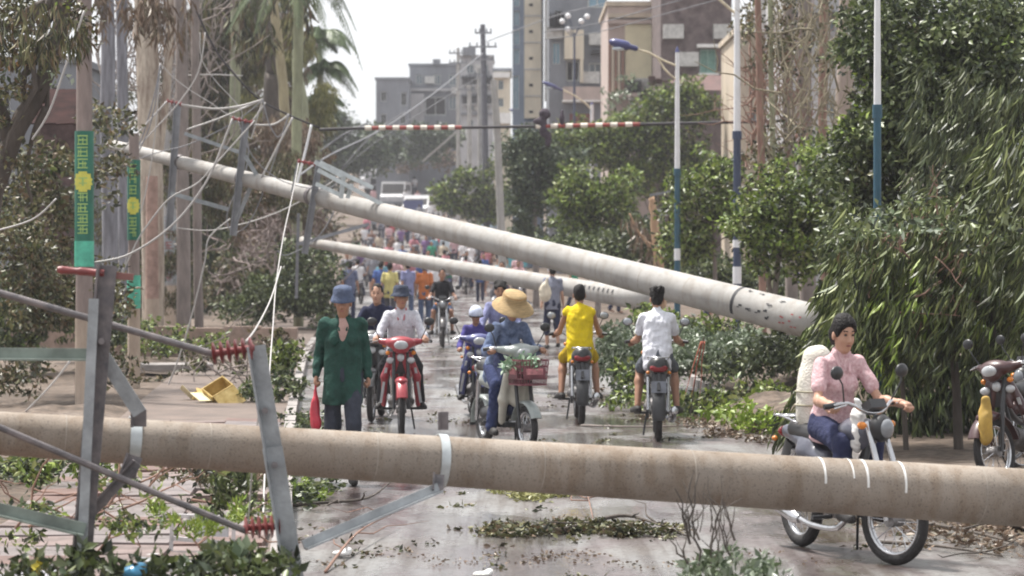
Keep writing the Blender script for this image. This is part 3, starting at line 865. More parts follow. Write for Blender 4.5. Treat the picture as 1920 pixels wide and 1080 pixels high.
post('reddish brown post standing between the second bannered post and the lettered one', 285, 59, 0.135, 330, [('wash', 560, 645)], mat('reddish_bark', (0.36, 0.24, 0.20), 0.85, var=0.3, scale=6, bump=0.5))
p4 = post('pale grey post with dark red lettering behind the second fallen pole', 318, 73, 0.17, -60, [('wash', 535, 615), ('grey', 405, 530)], mat('grey_post', (0.32, 0.31, 0.31), 0.7, var=0.25, stretch=(1, 1, .3)))
rr_ = random.Random(4); rects = []
for i in range(6): rects += glyph(rr_, 0, .5, CAM_H + (HOR - (420 + 20 * i)) / 73, .2)
cyl_patches(p4, 'lettering', 0, 0, .17 * 1.08 + .012, rects, mat('dark_red_print', (0.25, 0.06, 0.06), 0.6))

# ------------------------------------------------------------------ fallen concrete poles
M_STEEL = mat('galvanised_steel', (0.30, 0.315, 0.33), 0.45, metal=0.35, var=0.25, scale=8, bump=0.15)
M_STEELD = mat('rusty_dark_steel', (0.15, 0.145, 0.16), 0.6, metal=0.3, var=0.4, scale=9, col2=(0.24, 0.21, 0.21), bump=0.2)
M_STRAP = mat('bright_zinc', (0.52, 0.55, 0.56), 0.4, metal=0.4, var=0.2, scale=8)
M_INS = mat('red_insulator', (0.21, 0.045, 0.045), 0.4, var=0.3, scale=12)
M_FPOLE = concretemat('fallen_pole_concrete', (0.31, 0.265, 0.225), (.80, .74, .68))
M_FPOLE2 = concretemat('pale_pole_concrete', (0.40, 0.385, 0.37), (.84, .81, .78), .2)
M_INK = mat('black_ink', (0.03, 0.03, 0.035), 0.7)
M_SEAM = mat('mould_seam', (0.33, 0.29, 0.25), 0.8)

def insulator(root, a, b, n=6, r=0.055, seg=14):
    """a rod with red sheds between a and b"""
    a, b = Vector(a), Vector(b); d = (b - a); M = d.to_track_quat('Z', 'Y').to_matrix().to_3x3(); L = d.length
    prof = [(0.012, 0)]
    for i in range(n):
        z = L * (0.08 + 0.84 * i / (n - 1)); q = L * 0.84 / (n - 1)
        prof += [(0.016, z - q * .3), (r, z - q * .08), (r * .95, z), (0.02, z + q * .18)]
    prof.append((0.012, L))
    o = MB().lathe(prof, (0, 0, 0), seg).build('insulator', M_INS, root, 50, M=Matrix.Translation(a) @ M.to_4x4())
    return o

# pole 1, right across the foreground
P1a, P1b = W(-420, 786, 14.75), W(2500, 970, 16.9)
R1a, R1b = 0.105, 0.186
root1 = empty('fallen_pole', (0, 0, 0)); tag(root1, 'thick concrete pole lying level across the whole foreground in front of the riders', 'fallen pole')
dir1 = (P1b - P1a)
def p1(px):   # point on the axis seen at photo column px, radius there
    lo, hi = 0.0, 1.0
    for _ in range(40):
        t = (lo + hi) / 2; p = P1a + dir1 * t
        if 960 + p.x * FPX / p.y < px: lo = t
        else: hi = t
    return P1a + dir1 * t, R1a + (R1b - R1a) * t
N1 = 40
MB().tube([P1a + dir1 * i / N1 for i in range(N1 + 1)], [R1a + (R1b - R1a) * i / N1 for i in range(N1 + 1)], 48).build('shaft', M_FPOLE, root1, 180)
D1, U1, _ = frame_of(dir1)
UP = Vector((0, 0, 1)); UP = (UP - D1 * UP.dot(D1)).normalized(); FR = D1.cross(UP).normalized()
if FR.y > 0: FR = -FR           # towards the camera
def ring1(px, w, name, m, a0, a1, lift=0.006, th=0.0):
    """strap round the pole; angle 0 = top, pi/2 = towards the camera"""
    c, r = p1(px); n = 24; vs = []; mb = MB()
    for i in range(n + 1):
        a = a0 + (a1 - a0) * i / n
        d = UP * math.cos(a) + FR * math.sin(a)
        for e in (-1, 1):
            vs.append(c + d * (r + lift) + D1 * (e * w / 2)); vs.append(c + d * (r + lift + max(th, .001)) + D1 * (e * w / 2))
    f = []
    for i in range(n):
        q = 4 * i
        f += [(q + 1, q + 3, q + 7, q + 5), (q, q + 4, q + 6, q + 2), (q, q + 1, q + 5, q + 4), (q + 2, q + 6, q + 7, q + 3)]
    f += [(0, 2, 3, 1), (4 * n, 4 * n + 1, 4 * n + 3, 4 * n + 2)]
    mb.add(vs, f); return mb.build(name, m, root1, 40)
ring1(250, 0.06, 'clamp', M_STRAP, 0, 2 * PI, th=0.008)
ring1(826, 0.05, 'clamp', M_STRAP, 0, 2 * PI, th=0.006)
for px in (120, 390, 700, 1010, 1290, 1830): ring1(px, 0.006, 'mould_seam', M_SEAM, 0, 2 * PI, 0.0008)
for px, w, e in ((1530, .013, 1.45), (1583, .009, 1.2), (1609, .014, 1.5), (1679, .013, 1.6)):
    ring1(px, w, 'paint_drip', M_WHITE, -0.3, e, 0.0015)
M_LSTEEL = M_STEEL
def steel(name, a, b, w, kind='angle', m=None, t=0.01, root=root1):
    mb = MB()
    if kind == 'angle': mb.angle(a, b, w, t, up=(0, -1, 0))
    elif kind == 'plate': mb.bar(a, b, w, t, up=(0, -1, 0))
    else: mb.tube([a, b], w / 2, 12)
    return mb.build(name, m or M_LSTEEL, root, 30)
YA = 14.60
steel('crossarm', W(203, 498, YA), W(148, 1140, YA - .1), 0.088, 'angle', M_STEELD)
o = steel('crossarm', W(176, 560, YA - .12), W(150, 1120, YA - .2), 0.05, 'plate', M_STEEL, 0.012)
steel('crossarm', W(482, 648, YA), W(515, 850, YA), 0.085, 'angle')
steel('crossarm', W(513, 838, YA - .03), W(562, 1140, YA - .05), 0.092, 'angle')
for px, py in ((497, 770), (515, 872), (549, 1040), (165, 1000), (190, 640), (160, 1040)):
    MB().tube([W(px, py, YA - .14), W(px, py, YA - .02)], 0.018, 6).build('bolt', M_STEELD, root1, 30)
steel('brace', W(185, 655, YA + .05), W(262, 775, YA + .06), 0.075, 'plate', M_STEEL, 0.012)
steel('brace', W(258, 868, YA + .06), W(166, 968, YA + .05), 0.05, 'angle', M_STEELD)
steel('clamp_bracket', W(262, 768, YA + .28), W(262, 800, YA + .28), 0.07, 'angle', M_STEELD)
steel('clamp_bracket', W(254, 855, YA + .12), W(240, 895, YA + .10), 0.075, 'angle', M_STEELD)
steel('crossarm', W(-60, 662, YA + .02), W(175, 664, YA + .02), 0.058, 'angle', mat('mossy_steel', (0.20, 0.235, 0.21), 0.6, metal=.2, var=.3))
steel('crossarm', W(-60, 940, YA - .25), W(160, 992, YA - .2), 0.06, 'angle', mat('mossy_steel', (0.20, 0.235, 0.21), 0.6))
steel('brace', W(568, 1022, YA + .02), W(822, 914, YA + .42), 0.05, 'angle', M_STEEL)
steel('clamp_bracket', W(832, 772, YA + .55), W(832, 806, YA + .55), 0.05, 'angle', M_STEELD)
steel('clamp_bracket', W(824, 890, YA + .45), W(822, 922, YA + .42), 0.055, 'angle', M_STEELD)
steel('stay_rod', W(-60, 532, YA - .02), W(400, 664, YA + .02), 0.036, 'rod', M_STEELD)
insulator(root1, W(396, 664, YA + .02), W(478, 652, YA), 6, 0.06)
steel('stay_rod', W(-80, 768, YA - .4), W(462, 996, YA - .05), 0.034, 'rod', M_STEELD)
insulator(root1, W(456, 990, YA - .05), W(528, 986, YA), 6, 0.06)
steel('crossarm', W(118, 506, YA + .02), W(250, 520, YA + .02), 0.035, 'plate', mat('rusted_bar', (0.2, 0.09, 0.08), 0.7), 0.03)
insulator(root1, W(112, 506, YA), W(196, 512, YA), 3, 0.022)

# pole 2, slanting from the upper left down to the right
P2a, P2b = W(206, 271, 46.5), W(1560, 612, 35.4)
R2a, R2b = 0.088, 0.228
root2 = empty('fallen_pole', (0, 0, 0)); tag(root2, 'long pale concrete pole slanting down from the upper left to the bushy tree', 'fallen pole')
dir2 = P2b - P2a; N2 = 30
MB().tube([P2a + dir2 * i / N2 for i in range(N2 + 1)], [R2a + (R2b - R2a) * i / N2 for i in range(N2 + 1)], 36).build('shaft', M_FPOLE2, root2, 180)
MB().tube([P2b - dir2 * 0.0, P2b + dir2 * 0.035 + Vector((0, 0, -.04))], [0.234, 0.24], 30).build('butt', mat('mud_stained_butt', (0.24, 0.15, 0.14), 0.9, var=0.4, scale=5, bump=.5), root2, 60)
D2 = dir2.normalized(); UP2 = (Vector((0, 0, 1)) - D2 * D2.z).normalized(); FR2 = D2.cross(UP2).normalized()
if FR2.y > 0: FR2 = -FR2
def on2(px):
    lo, hi = 0.0, 1.0
    for _ in range(40):
        t = (lo + hi) / 2; p = P2a + dir2 * t
        if 960 + p.x * FPX / p.y < px: lo = t
        else: hi = t
    return P2a + dir2 * t, R2a + (R2b - R2a) * t
def ring(root, c, r, D, UPv, FRv, w, name, m, a0=0.0, a1=2 * PI, lift=.004, th=.004):
    n = 20; vs = []; f = []
    for i in range(n + 1):
        a = a0 + (a1 - a0) * i / n; d = UPv * math.cos(a) + FRv * math.sin(a)
        for e in (-1, 1):
            vs.append(c + d * (r + lift) + D * (e * w / 2)); vs.append(c + d * (r + lift + th) + D * (e * w / 2))
    for i in range(n):
        q = 4 * i; f += [(q + 1, q + 3, q + 7, q + 5), (q, q + 4, q + 6, q + 2), (q, q + 1, q + 5, q + 4), (q + 2, q + 6, q + 7, q + 3)]
    return MB().add(vs, f).build(name, m, root, 40)
for px in (660, 760, 870, 960, 1040, 1135, 1165, 1215, 1300, 1350):
    c, r = on2(px); ring(root2, c, r, D2, UP2, FR2, 0.012, 'mould_seam', M_SEAM, lift=.001, th=.001)
c, r = on2(1392); ring(root2, c, r, D2, UP2, FR2, 0.05, 'painted_ring', M_INK, -.4, 2.2, .002, .001)
mk = MB(); rr_ = random.Random(8)
for px, a in [(1412, .45), (1434, .5), (1408, 1.55), (1424, 1.6), (1442, 1.62), (1458, 1.5), (1460, 1.1), (1478, .7), (1462, 1.85)]:
    c, r = on2(px)
    for _ in range(3):
        aa = a + rr_.uniform(-.09, .09); w = rr_.uniform(.012, .035); ha = rr_.uniform(.02, .055); x0 = rr_.uniform(-.03, .03); vs = []
        for q in (-1, 1):
            for e in (-1, 1):
                d = UP2 * math.cos(aa + q * ha) + FR2 * math.sin(aa + q * ha); vs.append(c + d * (r + .008) + D2 * (x0 + e * w))
        mk.add(vs, [(0, 1, 3, 2)])
mk.build('painted_marks', M_INK, root2, 30)
rm = MB(); c, r = on2(1500)
for k in range(9):
    aa = 1.5 + rr_.uniform(-.3, .5); x0 = rr_.uniform(-.15, .2); vs = []
    for q in (-1, 1):
        for e in (-1, 1):
            d = UP2 * math.cos(aa + q * .04) + FR2 * math.sin(aa + q * .04); vs.append(c + d * (r + .012) + D2 * (x0 + e * .02))
    rm.add(vs, [(0, 1, 3, 2)])
rm.build('red_marks', mat('red_paint', (0.36, 0.08, 0.08), 0.7), root2, 30)
def st2(name, pts, w, kind='angle', m=None, dy=0.0, Y=None):
    (ax, ay), (bx, by) = pts
    c, _ = on2(max(215, min(1500, (ax + bx) / 2))); yy = (Y or c.y) + dy
    return steel(name, W(ax, ay, yy), W(bx, by, yy), w, kind, m or M_LSTEEL, 0.012, root2)
M_ST2 = mat('dull_steel', (0.24, 0.245, 0.265), 0.55, metal=0.3, var=0.2)
st2('crossarm', ((334, 192), (318, 432)), 0.10, m=M_ST2, dy=-.2)
st2('crossarm', ((462, 228), (438, 442)), 0.10, m=M_ST2, dy=-.22)
st2('crossarm', ((600, 300), (572, 476)), 0.09, m=M_ST2, dy=-.24)
st2('brace', ((346, 250), (452, 286)), 0.05, m=M_STEEL, dy=-.18)
st2('brace', ((320, 362), (428, 392)), 0.06, m=M_STEEL, dy=-.18)
st2('brace', ((460, 292), (484, 332)), 0.055, m=M_STEEL, dy=-.16)
st2('brace', ((470, 352), (440, 424)), 0.05, m=M_STEEL, dy=-.14)
for a, b in (((590, 303), (645, 332)), ((596, 318), (734, 392)), ((592, 344), (640, 366)), ((645, 330), (640, 372)), ((600, 304), (700, 352)), ((660, 345), (652, 372))):
    st2('brace', (a, b), 0.055, m=M_STRAP, dy=-.5)
st2('brace', ((560, 300), (548, 360)), 0.03, m=M_STEEL, dy=-.3)
for px in (338, 455, 586): 
    c, r = on2(px); ring(root2, c, r, D2, UP2, FR2, 0.07, 'clamp', M_STEELD, th=.012)
for a, b in (((312, 189), (342, 196)), ((434, 222), (476, 230)), ((558, 302), (594, 308))):
    c, _ = on2((a[0] + b[0]) / 2); insulator(root2, W(*a, c.y - .2), W(*b, c.y - .2), 4, 0.045, 10)

# pole 3, smaller, behind
P3a, P3b = W(566, 452, 64), W(1225, 566, 55.5)
root3 = empty('fallen_pole', (0, 0, 0)); tag(root3, 'smaller pale concrete pole lying lower behind the long slanting one', 'fallen pole')
d3 = P3b - P3a
MB().tube([P3a + d3 * i / 12 for i in range(13)], [0.105 + .11 * i / 12 for i in range(13)], 28).build('shaft', M_FPOLE2, root3, 180)
D3 = d3.normalized(); UP3 = (Vector((0, 0, 1)) - D3 * D3.z).normalized(); FR3 = D3.cross(UP3).normalized()
if FR3.y > 0: FR3 = -FR3
for t in (.2, .34, .5, .62, .74, .86): ring(root3, P3a + d3 * t, .105 + .11 * t, D3, UP3, FR3, .02, 'mould_seam', M_SEAM, lift=.001, th=.001)
mk = MB()
for k in range(8):
    t = .83 + .012 * k; c = P3a + d3 * t; r = .105 + .11 * t; vs = []
    for q in (-1, 1):
        for e in (-1, 1):
            d = UP3 * math.cos(1.1 + q * .18) + FR3 * math.sin(1.1 + q * .18); vs.append(c + d * (r + .008) + D3 * (e * .022))
    mk.add(vs, [(0, 1, 3, 2)])
mk.build('painted_marks', M_INK, root3, 30)
steel('crossarm', W(556, 458, 63.5), W(692, 420, 63.5), 0.07, 'angle', M_ST2, 0.012, root3)
steel('crossarm', W(560, 400, 63.6), W(556, 560, 63.6), 0.06, 'angle', M_ST2, 0.012, root3)

# ------------------------------------------------------------------ street lamps
M_LWHITE = mat('lamp_white', (0.74, 0.74, 0.76), 0.4, var=0.08, scale=3)
M_LBLUE = mat('lamp_blue', (0.022, 0.085, 0.13), 0.4, var=0.2, scale=3)
M_LNAVY = mat('lamp_navy', (0.035, 0.05, 0.10), 0.45, var=0.2, scale=3)
M_HEAD = mat('lamp_head_blue', (0.045, 0.05, 0.16), 0.35, var=0.15, coat=.3)
def lamp(label, px, Y, rad, ytop, ysplit, arm, head, mlow, lean=0.0, bands=()):
    s = FPX / Y; b = G(px, Y); root = empty('street_lamp', b); tag(root, label, 'street lamp', 'street lamps along the right side')
    Z = lambda py: CAM_H + (HOR - py) / s - b.z
    zs, zt = Z(ysplit), Z(ytop)
    MB().tube([(0, 0, -0.1), (0, 0, zs)], [rad * 1.15, rad], 16).build('lower_pole', mlow, root, 60)
    MB().tube([(0, 0, zs + .002), (0, 0, zt)], [rad * .98, rad * .7], 16).build('upper_pole', M_LWHITE, root, 60)
    MB().tube([(0, 0, zs - .12), (0, 0, zs + .02)], rad * 1.3, 16).build('collar', mlow, root, 60)
    MB().tube([(0, 0, zt), (0, 0, zt + .12)], [rad * .9, rad * .2], 10).build('cap', M_HEAD, root, 60)
    for y0, y1 in bands: MB().tube([(0, 0, Z(y1)), (0, 0, Z(y0))], rad * 1.17, 14).build('band', M_LWHITE, root, 60)
    for pts in arm:
        P = [Vector(((x - px) / s, 0, Z(y))) for x, y in pts]
        MB().tube(P, rad * .38, 8).build('arm', mat('arm_cream', (0.60, 0.52, 0.38), 0.5), root, 60)
    if head:
        (x0, y0), (x1, y1) = head
        a, c = Vector(((x0 - px) / s, 0, Z(y0))), Vector(((x1 - px) / s, 0, Z(y1))); L = (c - a).length
        d = (c - a).normalized(); R = Matrix.Rotation(-math.atan2(d.z, d.x), 3, 'Y')
        mb = MB()
        prof = [(0, .02), (.06, .05), (.2, .075), (.45, .085), (.65, .08), (.72, .05), (.95, .045), (1, .03)]
        mb.lathe([(r_ * 1.5, t * L) for t, r_ in prof], (0, 0, 0), 12)
        M = Matrix.Translation(a) @ R.to_4x4() @ Matrix.Rotation(PI / 2, 4, 'Y') @ Matrix.Diagonal((.8, 1.3, 1, 1))
        h = mb.build('lamp_head', M_HEAD, root, 60, M=M)
        MB().ball((a + c) / 2 + Vector((-.08, 0, -.07)), (L * .25, .13, .05)).build('lens', mat('lamp_lens', (0.5, 0.55, 0.6), 0.2), h, 60)
    return root
lamp('street lamp with the dark blue head reaching over the road, white above blue', 1270, 57, 0.056, 98, 318,
     [[(1196, 93), (1215, 98), (1245, 114), (1270, 124)], [(1232, 106), (1245, 128), (1258, 142), (1270, 150)]], ((1142, 77), (1196, 92)), M_LBLUE, bands=[(466, 488)])
lamp('tall street lamp between the blue headed one and the bare twigs, navy below white', 1382, 50, 0.066, -60, 248,
     [[(1330, -20), (1352, 2), (1368, 16), (1380, 26)], [(1350, -40), (1382, -20)]], None, M_LNAVY, bands=[(450, 464), (500, 532)])
lamp('street lamp rising out of the big bushy tree, white above teal blue', 1645, 29.5, 0.040, -80, 200, [], None, M_LBLUE)
lamp('distant white street lamp with a dark head in front of the glazed tower', 1110, 128, 0.10, 196, 330,
     [[(1054, 168), (1075, 178), (1098, 194), (1110, 206)]], ((1016, 153), (1056, 170)), M_LWHITE)
lamp('farthest street lamp, only its small dark head over the cream house', 1010, 175, 0.09, 222, 330,
     [[(984, 214), (998, 222), (1010, 232)]], ((954, 205), (985, 214)), M_LWHITE)
lg = empty('globe_lamp', G(1077, 132)); tag(lg, 'park lamp carrying five white globes before the grey plastered house', 'globe lamp')
s_ = FPX / 132; zb = lg.location.z
MB().tube([(0, 0, -.1), (0, 0, CAM_H + (HOR - 62) / s_ - zb)], [.09, .05], 10).build('pole', M_LNAVY, lg, 60)
for gx_, gy_ in ((1054, 40), (1065, 30), (1090, 40), (1101, 31), (1064, 55)):
    e = Vector(((gx_ - 1077) / s_, 0, CAM_H + (HOR - gy_) / s_ - zb))
    MB().tube([(0, 0, CAM_H + (HOR - 70) / s_ - zb), e * .6 + Vector((0, 0, e.z * .4 - .25)), e - Vector((0, 0, .1))], .025, 6).build('arm', M_LNAVY, lg, 60)
    MB().ball(e, .13, 14, 10).build('globe', M_LWHITE, lg, 180)

# ------------------------------------------------------------------ far utility poles
def upole(label, pts, Y, r0, r1, arms=(), m=None, m2=None):
    b = G(pts[0][0], Y); root = empty('utility_pole', b); tag(root, label, 'utility pole', 'utility poles up the far street')
    P = [W(x, y, Y) - b for x, y in pts]; P[0].z = min(P[0].z, 0)
    MB().tube(P, [r0 + (r1 - r0) * i / (len(P) - 1) for i in range(len(P))], 14).build('shaft', m or M_FPOLE2, root, 60)
    for x, y, hw in arms:
        c = W(x, y, Y) - b
        MB().bar(c - Vector((hw, .1, 0)), c + Vector((hw, -.1, 0)), .09, .09).build('crossarm', M_ST2, root, 30)
        for k in (-.9, -.4, .4, .9):
            MB().lathe([(.02, 0), (.05, .05), (.03, .09), (.05, .13), (.02, .2)], c + Vector((hw * k, -.05 * k, .05)), 8).build('insulator', M_ST2, root, 60)
    return root
upole('leaning pale utility pole dropping behind the slanting fallen pole', [(946, 600), (940, 440), (932, 240), (926, 150)], 95, .15, .11)
upole('tallest utility pole with dark crossarms against the white sky', [(914, 460), (910, 300), (907, 130), (905, 46)], 150, .19, .13, [(905, 88, .75), (905, 112, .6), (906, 62, .45)], mat('dark_pole', (.13, .13, .15), .8))
upole('pale utility pole just left of the tall dark one', [(900, 420), (900, 200), (898, 128)], 160, .15, .12, [(898, 140, .6)])
upole('thin pale utility pole before the tall grey house', [(881, 420), (880, 160)], 175, .16, .12, [(880, 168, .7)])
upole('farthest utility pole holding a slanting strut', [(859, 420), (859, 90)], 185, .14, .10, [(859, 100, .6), (859, 118, .6)])
MB_ = MB().bar(W(792, 303, 184), W(857, 246, 184), .12, .12); tag(MB_.build('stay_strut', M_FPOLE2, None, 30), 'light strut slanting up to the farthest utility pole', 'strut')

# ------------------------------------------------------------------ cables
M_CW = mat('pale_cable', (0.42, 0.40, 0.39), 0.5, var=0.12); M_CB = mat('black_cable', (0.035, 0.03, 0.035), 0.6)
M_CG = mat('grey_cable', (0.22, 0.22, 0.24), 0.6)
def smoothpts(P, n=5):
    P = [Vector(p) for p in P]
    if len(P) < 3: return P
    out = []
    for i in range(len(P) - 1):
        a = P[max(i - 1, 0)]; b = P[i]; c = P[i + 1]; d = P[min(i + 2, len(P) - 1)]
        for k in range(n):
            t = k / n
            out.append(0.5 * ((2 * b) + (c - a) * t + (2 * a - 5 * b + 4 * c - d) * t * t + (3 * b - a - 3 * c + d) * t ** 3))
    out.append(P[-1]); return out
def cable(label, pts, Y, r, m=None, Y2=None, name='cable'):
    n = len(pts) - 1
    P = [W(x, y, Y + ((Y2 - Y) * i / n if Y2 else 0)) for i, (x, y) in enumerate(pts)]
    o = MB().tube(smoothpts(P), r * .72, 6).build(name, m or M_CW, None, 180)
    return tag(o, label, 'cable', 'torn cables')
cable('short pale cable crossing the tip of the slanting pole', [(313, 190), (262, 246), (212, 298)], 44, .022)
cable('slack pale cable between the two highest red insulators', [(340, 196), (400, 204), (450, 199), (492, 187)], 44, .026)
cable('pale cable climbing from the first steel arm to the dark trunk', [(350, 243), (400, 226), (440, 210), (492, 187)], 44.5, .02)
cable('long pale cable curving from the middle red insulator down to the nearest post', [(436, 222), (402, 310), (378, 355), (340, 405), (295, 445), (235, 480), (178, 492)], 36.5, .021)
cable('thin pale cable running beside the long curved one', [(478, 226), (400, 312), (368, 345), (318, 372), (278, 420), (256, 455), (232, 505), (200, 560)], 38, .016, M_CW)
cable('pale cable end above the middle red insulator', [(498, 192), (484, 212), (470, 232)], 44, .022)
cable('sagging pale cable right of the middle red insulator', [(476, 234), (510, 234), (530, 224), (542, 214)], 44, .024)
cable('pale cable reaching the long pole between its second and third arms', [(549, 220), (522, 272), (490, 334)], 43.5, .024)
cable('thick white pipe like cable above the third steel arm', [(584, 234), (572, 286), (556, 348)], 43, .030, M_LWHITE)
cable('long hanging pale cable falling over the pole to the foreground pole', [(560, 306), (547, 372), (532, 440), (518, 530), (512, 610), (506, 690), (500, 800), (492, 1010), (490, 1080)], 40, .010, M_CW, 15.9)
cable('pale cable branching off to the red foreground insulator', [(527, 500), (508, 560), (482, 612), (462, 640)], 24, .009, M_CW, 15.2)
cable('second hanging cable just left of the steel arm below the pole', [(494, 700), (482, 800), (472, 890), (465, 985)], 15.8, .007)
cable('kinked pale cable hanging over the dark bushes', [(432, 410), (392, 446), (384, 490), (360, 590), (332, 680), (300, 760)], 40, .017)
cable('pale rope slanting across the leaning dark tree', [(158, 20), (125, 118), (92, 210), (60, 262)], 29, .016)
cable('slack pale cable entering low beside the leaning tree', [(-20, 436), (60, 412), (106, 372)], 28, .014)
cable('dark cable descending to the dark trunk', [(368, 20), (402, 90), (440, 140), (486, 186), (540, 215), (600, 240)], 52, .028, M_CB)
cable('short pale cable under the left steel bar', [(132, 676), (96, 722), (48, 772)], 15.4, .008)
cable('white wire crossing between trunk and second post', [(320, 143), (390, 140), (455, 142)], 60, .02)
cable('thin grey wire falling past the cream house', [(905, 100), (820, 170), (720, 240), (620, 290), (560, 330)], 110, .03, M_CG, 60)
cable('upper thin grey wire from the tall pole', [(907, 80), (960, 60), (1040, 30), (1140, 5)], 140, .035, M_CG)
cable('grey wire pair over the striped pink house', [(1020, 60), (1120, 44), (1240, 10), (1380, -30)], 90, .022, M_CG)
cable('lower grey wire over the striped pink house', [(1020, 74), (1120, 60), (1240, 28), (1400, -16)], 90, .02, M_CG)
cable('grey wire climbing left of the marker sleeves', [(600, 284), (641, 254), (690, 230)], 85, .04, M_CG)
cable('grey wire climbing under the marker sleeves', [(640, 316), (704, 248), (760, 210)], 88, .03, M_CG)
cable('long low grey wire to the far poles', [(610, 345), (700, 270), (800, 205), (905, 140)], 88, .022, M_CG)
rr_ = random.Random(31)
ends = [(318, 192), (345, 200), (330, 430), (452, 226), (440, 440), (590, 300), (575, 470), (492, 187), (542, 214), (250, 300), (640, 330), (300, 120), (380, 60), (470, 340), (520, 470), (230, 520)]
for k in range(16):
    a, b = rr_.sample(ends, 2); sag = rr_.uniform(10, 70); kx = rr_.uniform(-18, 18)
    pts = [(a[0] + (b[0] - a[0]) * t + kx * math.sin(t * 6), a[1] + (b[1] - a[1]) * t + sag * 4 * t * (1 - t) + rr_.uniform(-3, 3)) for t in (0, .2, .4, .6, .8, 1)]
    o = cable('thin slack wire tangled among the steel arms of the slanting pole', pts, rr_.uniform(42, 47), rr_.uniform(.010, .018), rr_.choice([M_CW, M_CG, M_CG]))
    o['group'] = 'thin wires tangled among the steel arms'
# overhead line with red and white sleeves
ov = empty('marked_cable', W(600, 240, 66)); tag(ov, 'black overhead cable with red and white sleeves spanning the street', 'overhead cable')
pts = [(598, 243), (700, 240), (860, 239), (1000, 237), (1200, 233), (1380, 229), (1480, 226)]
P = smoothpts([W(x, y, 66) for x, y in pts], 6); off = Matrix.Translation(-ov.location)
MB().tube(P, .036, 8).build('line', M_CB, ov, 180, M=off)
M_RED = mat('sleeve_red', (0.28, 0.05, 0.04), 0.5); M_SLW = mat('sleeve_white', (0.75, 0.68, 0.60), 0.5)
def at_line(px):
    for a, b in zip(P, P[1:]):
        xa, xb = 960 + a.x * FPX / a.y, 960 + b.x * FPX / b.y
        if xa <= px <= xb: return a.lerp(b, (px - xa) / (xb - xa))
for x0, x1, n in ((684, 866, 14), (1004, 1200, 14)):
    for k in range(n):
        a, b = x0 + (x1 - x0) * k / n + .4, x0 + (x1 - x0) * (k + 1) / n - .4
        w_ = k % 2 == 0
        MB().tube([at_line(a), at_line(b)], .056 if w_ else .047, 8).build('sleeve', M_SLW if w_ else M_RED, ov, 60, M=off)
rg = MB(); rr_ = random.Random(2)
M_RAG = mat('dark_rag', (0.06, 0.045, 0.06), 0.9, var=.5, scale=9)
rag = Blob(.03).ell((0, 0, 0), (.09, .07, .25), k=.06).ell((.05, 0, .3), (.14, .08, .14), k=.06).ell((-.1, 0, .12), (.14, .07, .09), k=.06).ell((.12, 0, -.28), (.08, .06, .2), k=.06).ell((.45, 0, .18), (.06, .06, .22), k=.05).wrinkle(.02, 14, 3)
o = rag.build('torn_cloth', M_RAG); o.location = W(1018, 238, 66); tag(o, 'dark torn cloth caught on the marked overhead cable', 'torn cloth')
# ------------------------------------------------------------------ vegetation
G_DARK = leafmat('leaf_dark', [(.028, .046, .018), (.075, .105, .032), (.15, .185, .06), (.05, .07, .028), (.22, .25, .12), (.012, .018, .009), (.035, .05, .02), (.014, .02, .01)])  # near-black tones put deeper foliage shade into the leaf colour
G_MID = leafmat('leaf_mid', [(.05, .085, .018), (.15, .22, .035), (.25, .32, .06), (.09, .14, .03), (.30, .32, .12), (.014, .02, .008), (.04, .055, .02), (.016, .022, .01)])  # darkest entries stand in for shade, for contrast
G_LIME = leafmat('leaf_lime', [(.09, .14, .02), (.20, .30, .04), (.34, .42, .08), (.13, .20, .03)])
G_OLIVE = leafmat('leaf_olive', [(.06, .06, .03), (.12, .12, .05), (.18, .17, .08), (.15, .10, .06), (.02, .02, .012), (.08, .09, .04), (.016, .018, .01)])  # near-black entries paint shade contrast among the leaves
G_BROWN = leafmat('leaf_brown', [(.09, .055, .035), (.16, .105, .07), (.24, .17, .12), (.11, .09, .05), (.20, .15, .12)], trans=.1)
G_BAMB = leafmat('leaf_bamboo', [(.03, .045, .015), (.08, .11, .028), (.14, .17, .05), (.014, .02, .008), (.26, .29, .11), (.025, .035, .015), (.05, .06, .02)], rough=.45)
G_PALE_GLINT = leafmat('leaf_pale_glint', [(.06, .09, .04), (.11, .15, .07), (.24, .29, .20), (.05, .08, .035), (.42, .46, .38), (.09, .13, .05)], rough=.4)  # palest tones paint white highlights onto the leaves
G_BLUE = leafmat('leaf_bluish', [(.03, .05, .035), (.06, .09, .045), (.11, .14, .07), (.03, .045, .03), (.15, .18, .09)])
B_GREY = mat('bark_grey', (0.23, 0.195, 0.18), 0.9, var=0.35, scale=5, bump=0.8, bscale=22, stretch=(1, 1, .25))
B_DARK = mat('bark_dark', (0.085, 0.07, 0.06), 0.9, var=0.4, scale=5, bump=0.8, bscale=22, stretch=(1, 1, .25))
B_PALE = mat('bark_pale', (0.34, 0.25, 0.20), 0.85, var=0.35, scale=7, bump=0.9, stretch=(1, 1, .22), col2=(0.62, 0.55, 0.46))
B_RED = mat('bark_reddish', (0.25, 0.15, 0.115), 0.9, var=0.35, scale=6, bump=0.6, stretch=(1, 1, .3))
B_GREEN = mat('bark_green', (0.26, 0.27, 0.17), 0.7, var=0.3, scale=4, bump=0.3, stretch=(1, 1, .3))

def foliage(name, root, clumps, size, m, mode='leaf', fill=2.6, seed=1, aspect=.45, shell=.5):
    me = leaf_mesh(name, clumps, size, mode, fill, seed, aspect, shell=shell)
    off = root.matrix_basis.inverted()
    if root.type == 'EMPTY' or root.type == 'MESH':
        me.transform(Matrix.Translation(-root.location))
    o = link(name, me, m, root, 0); o['kind'] = 'stuff'
    return o

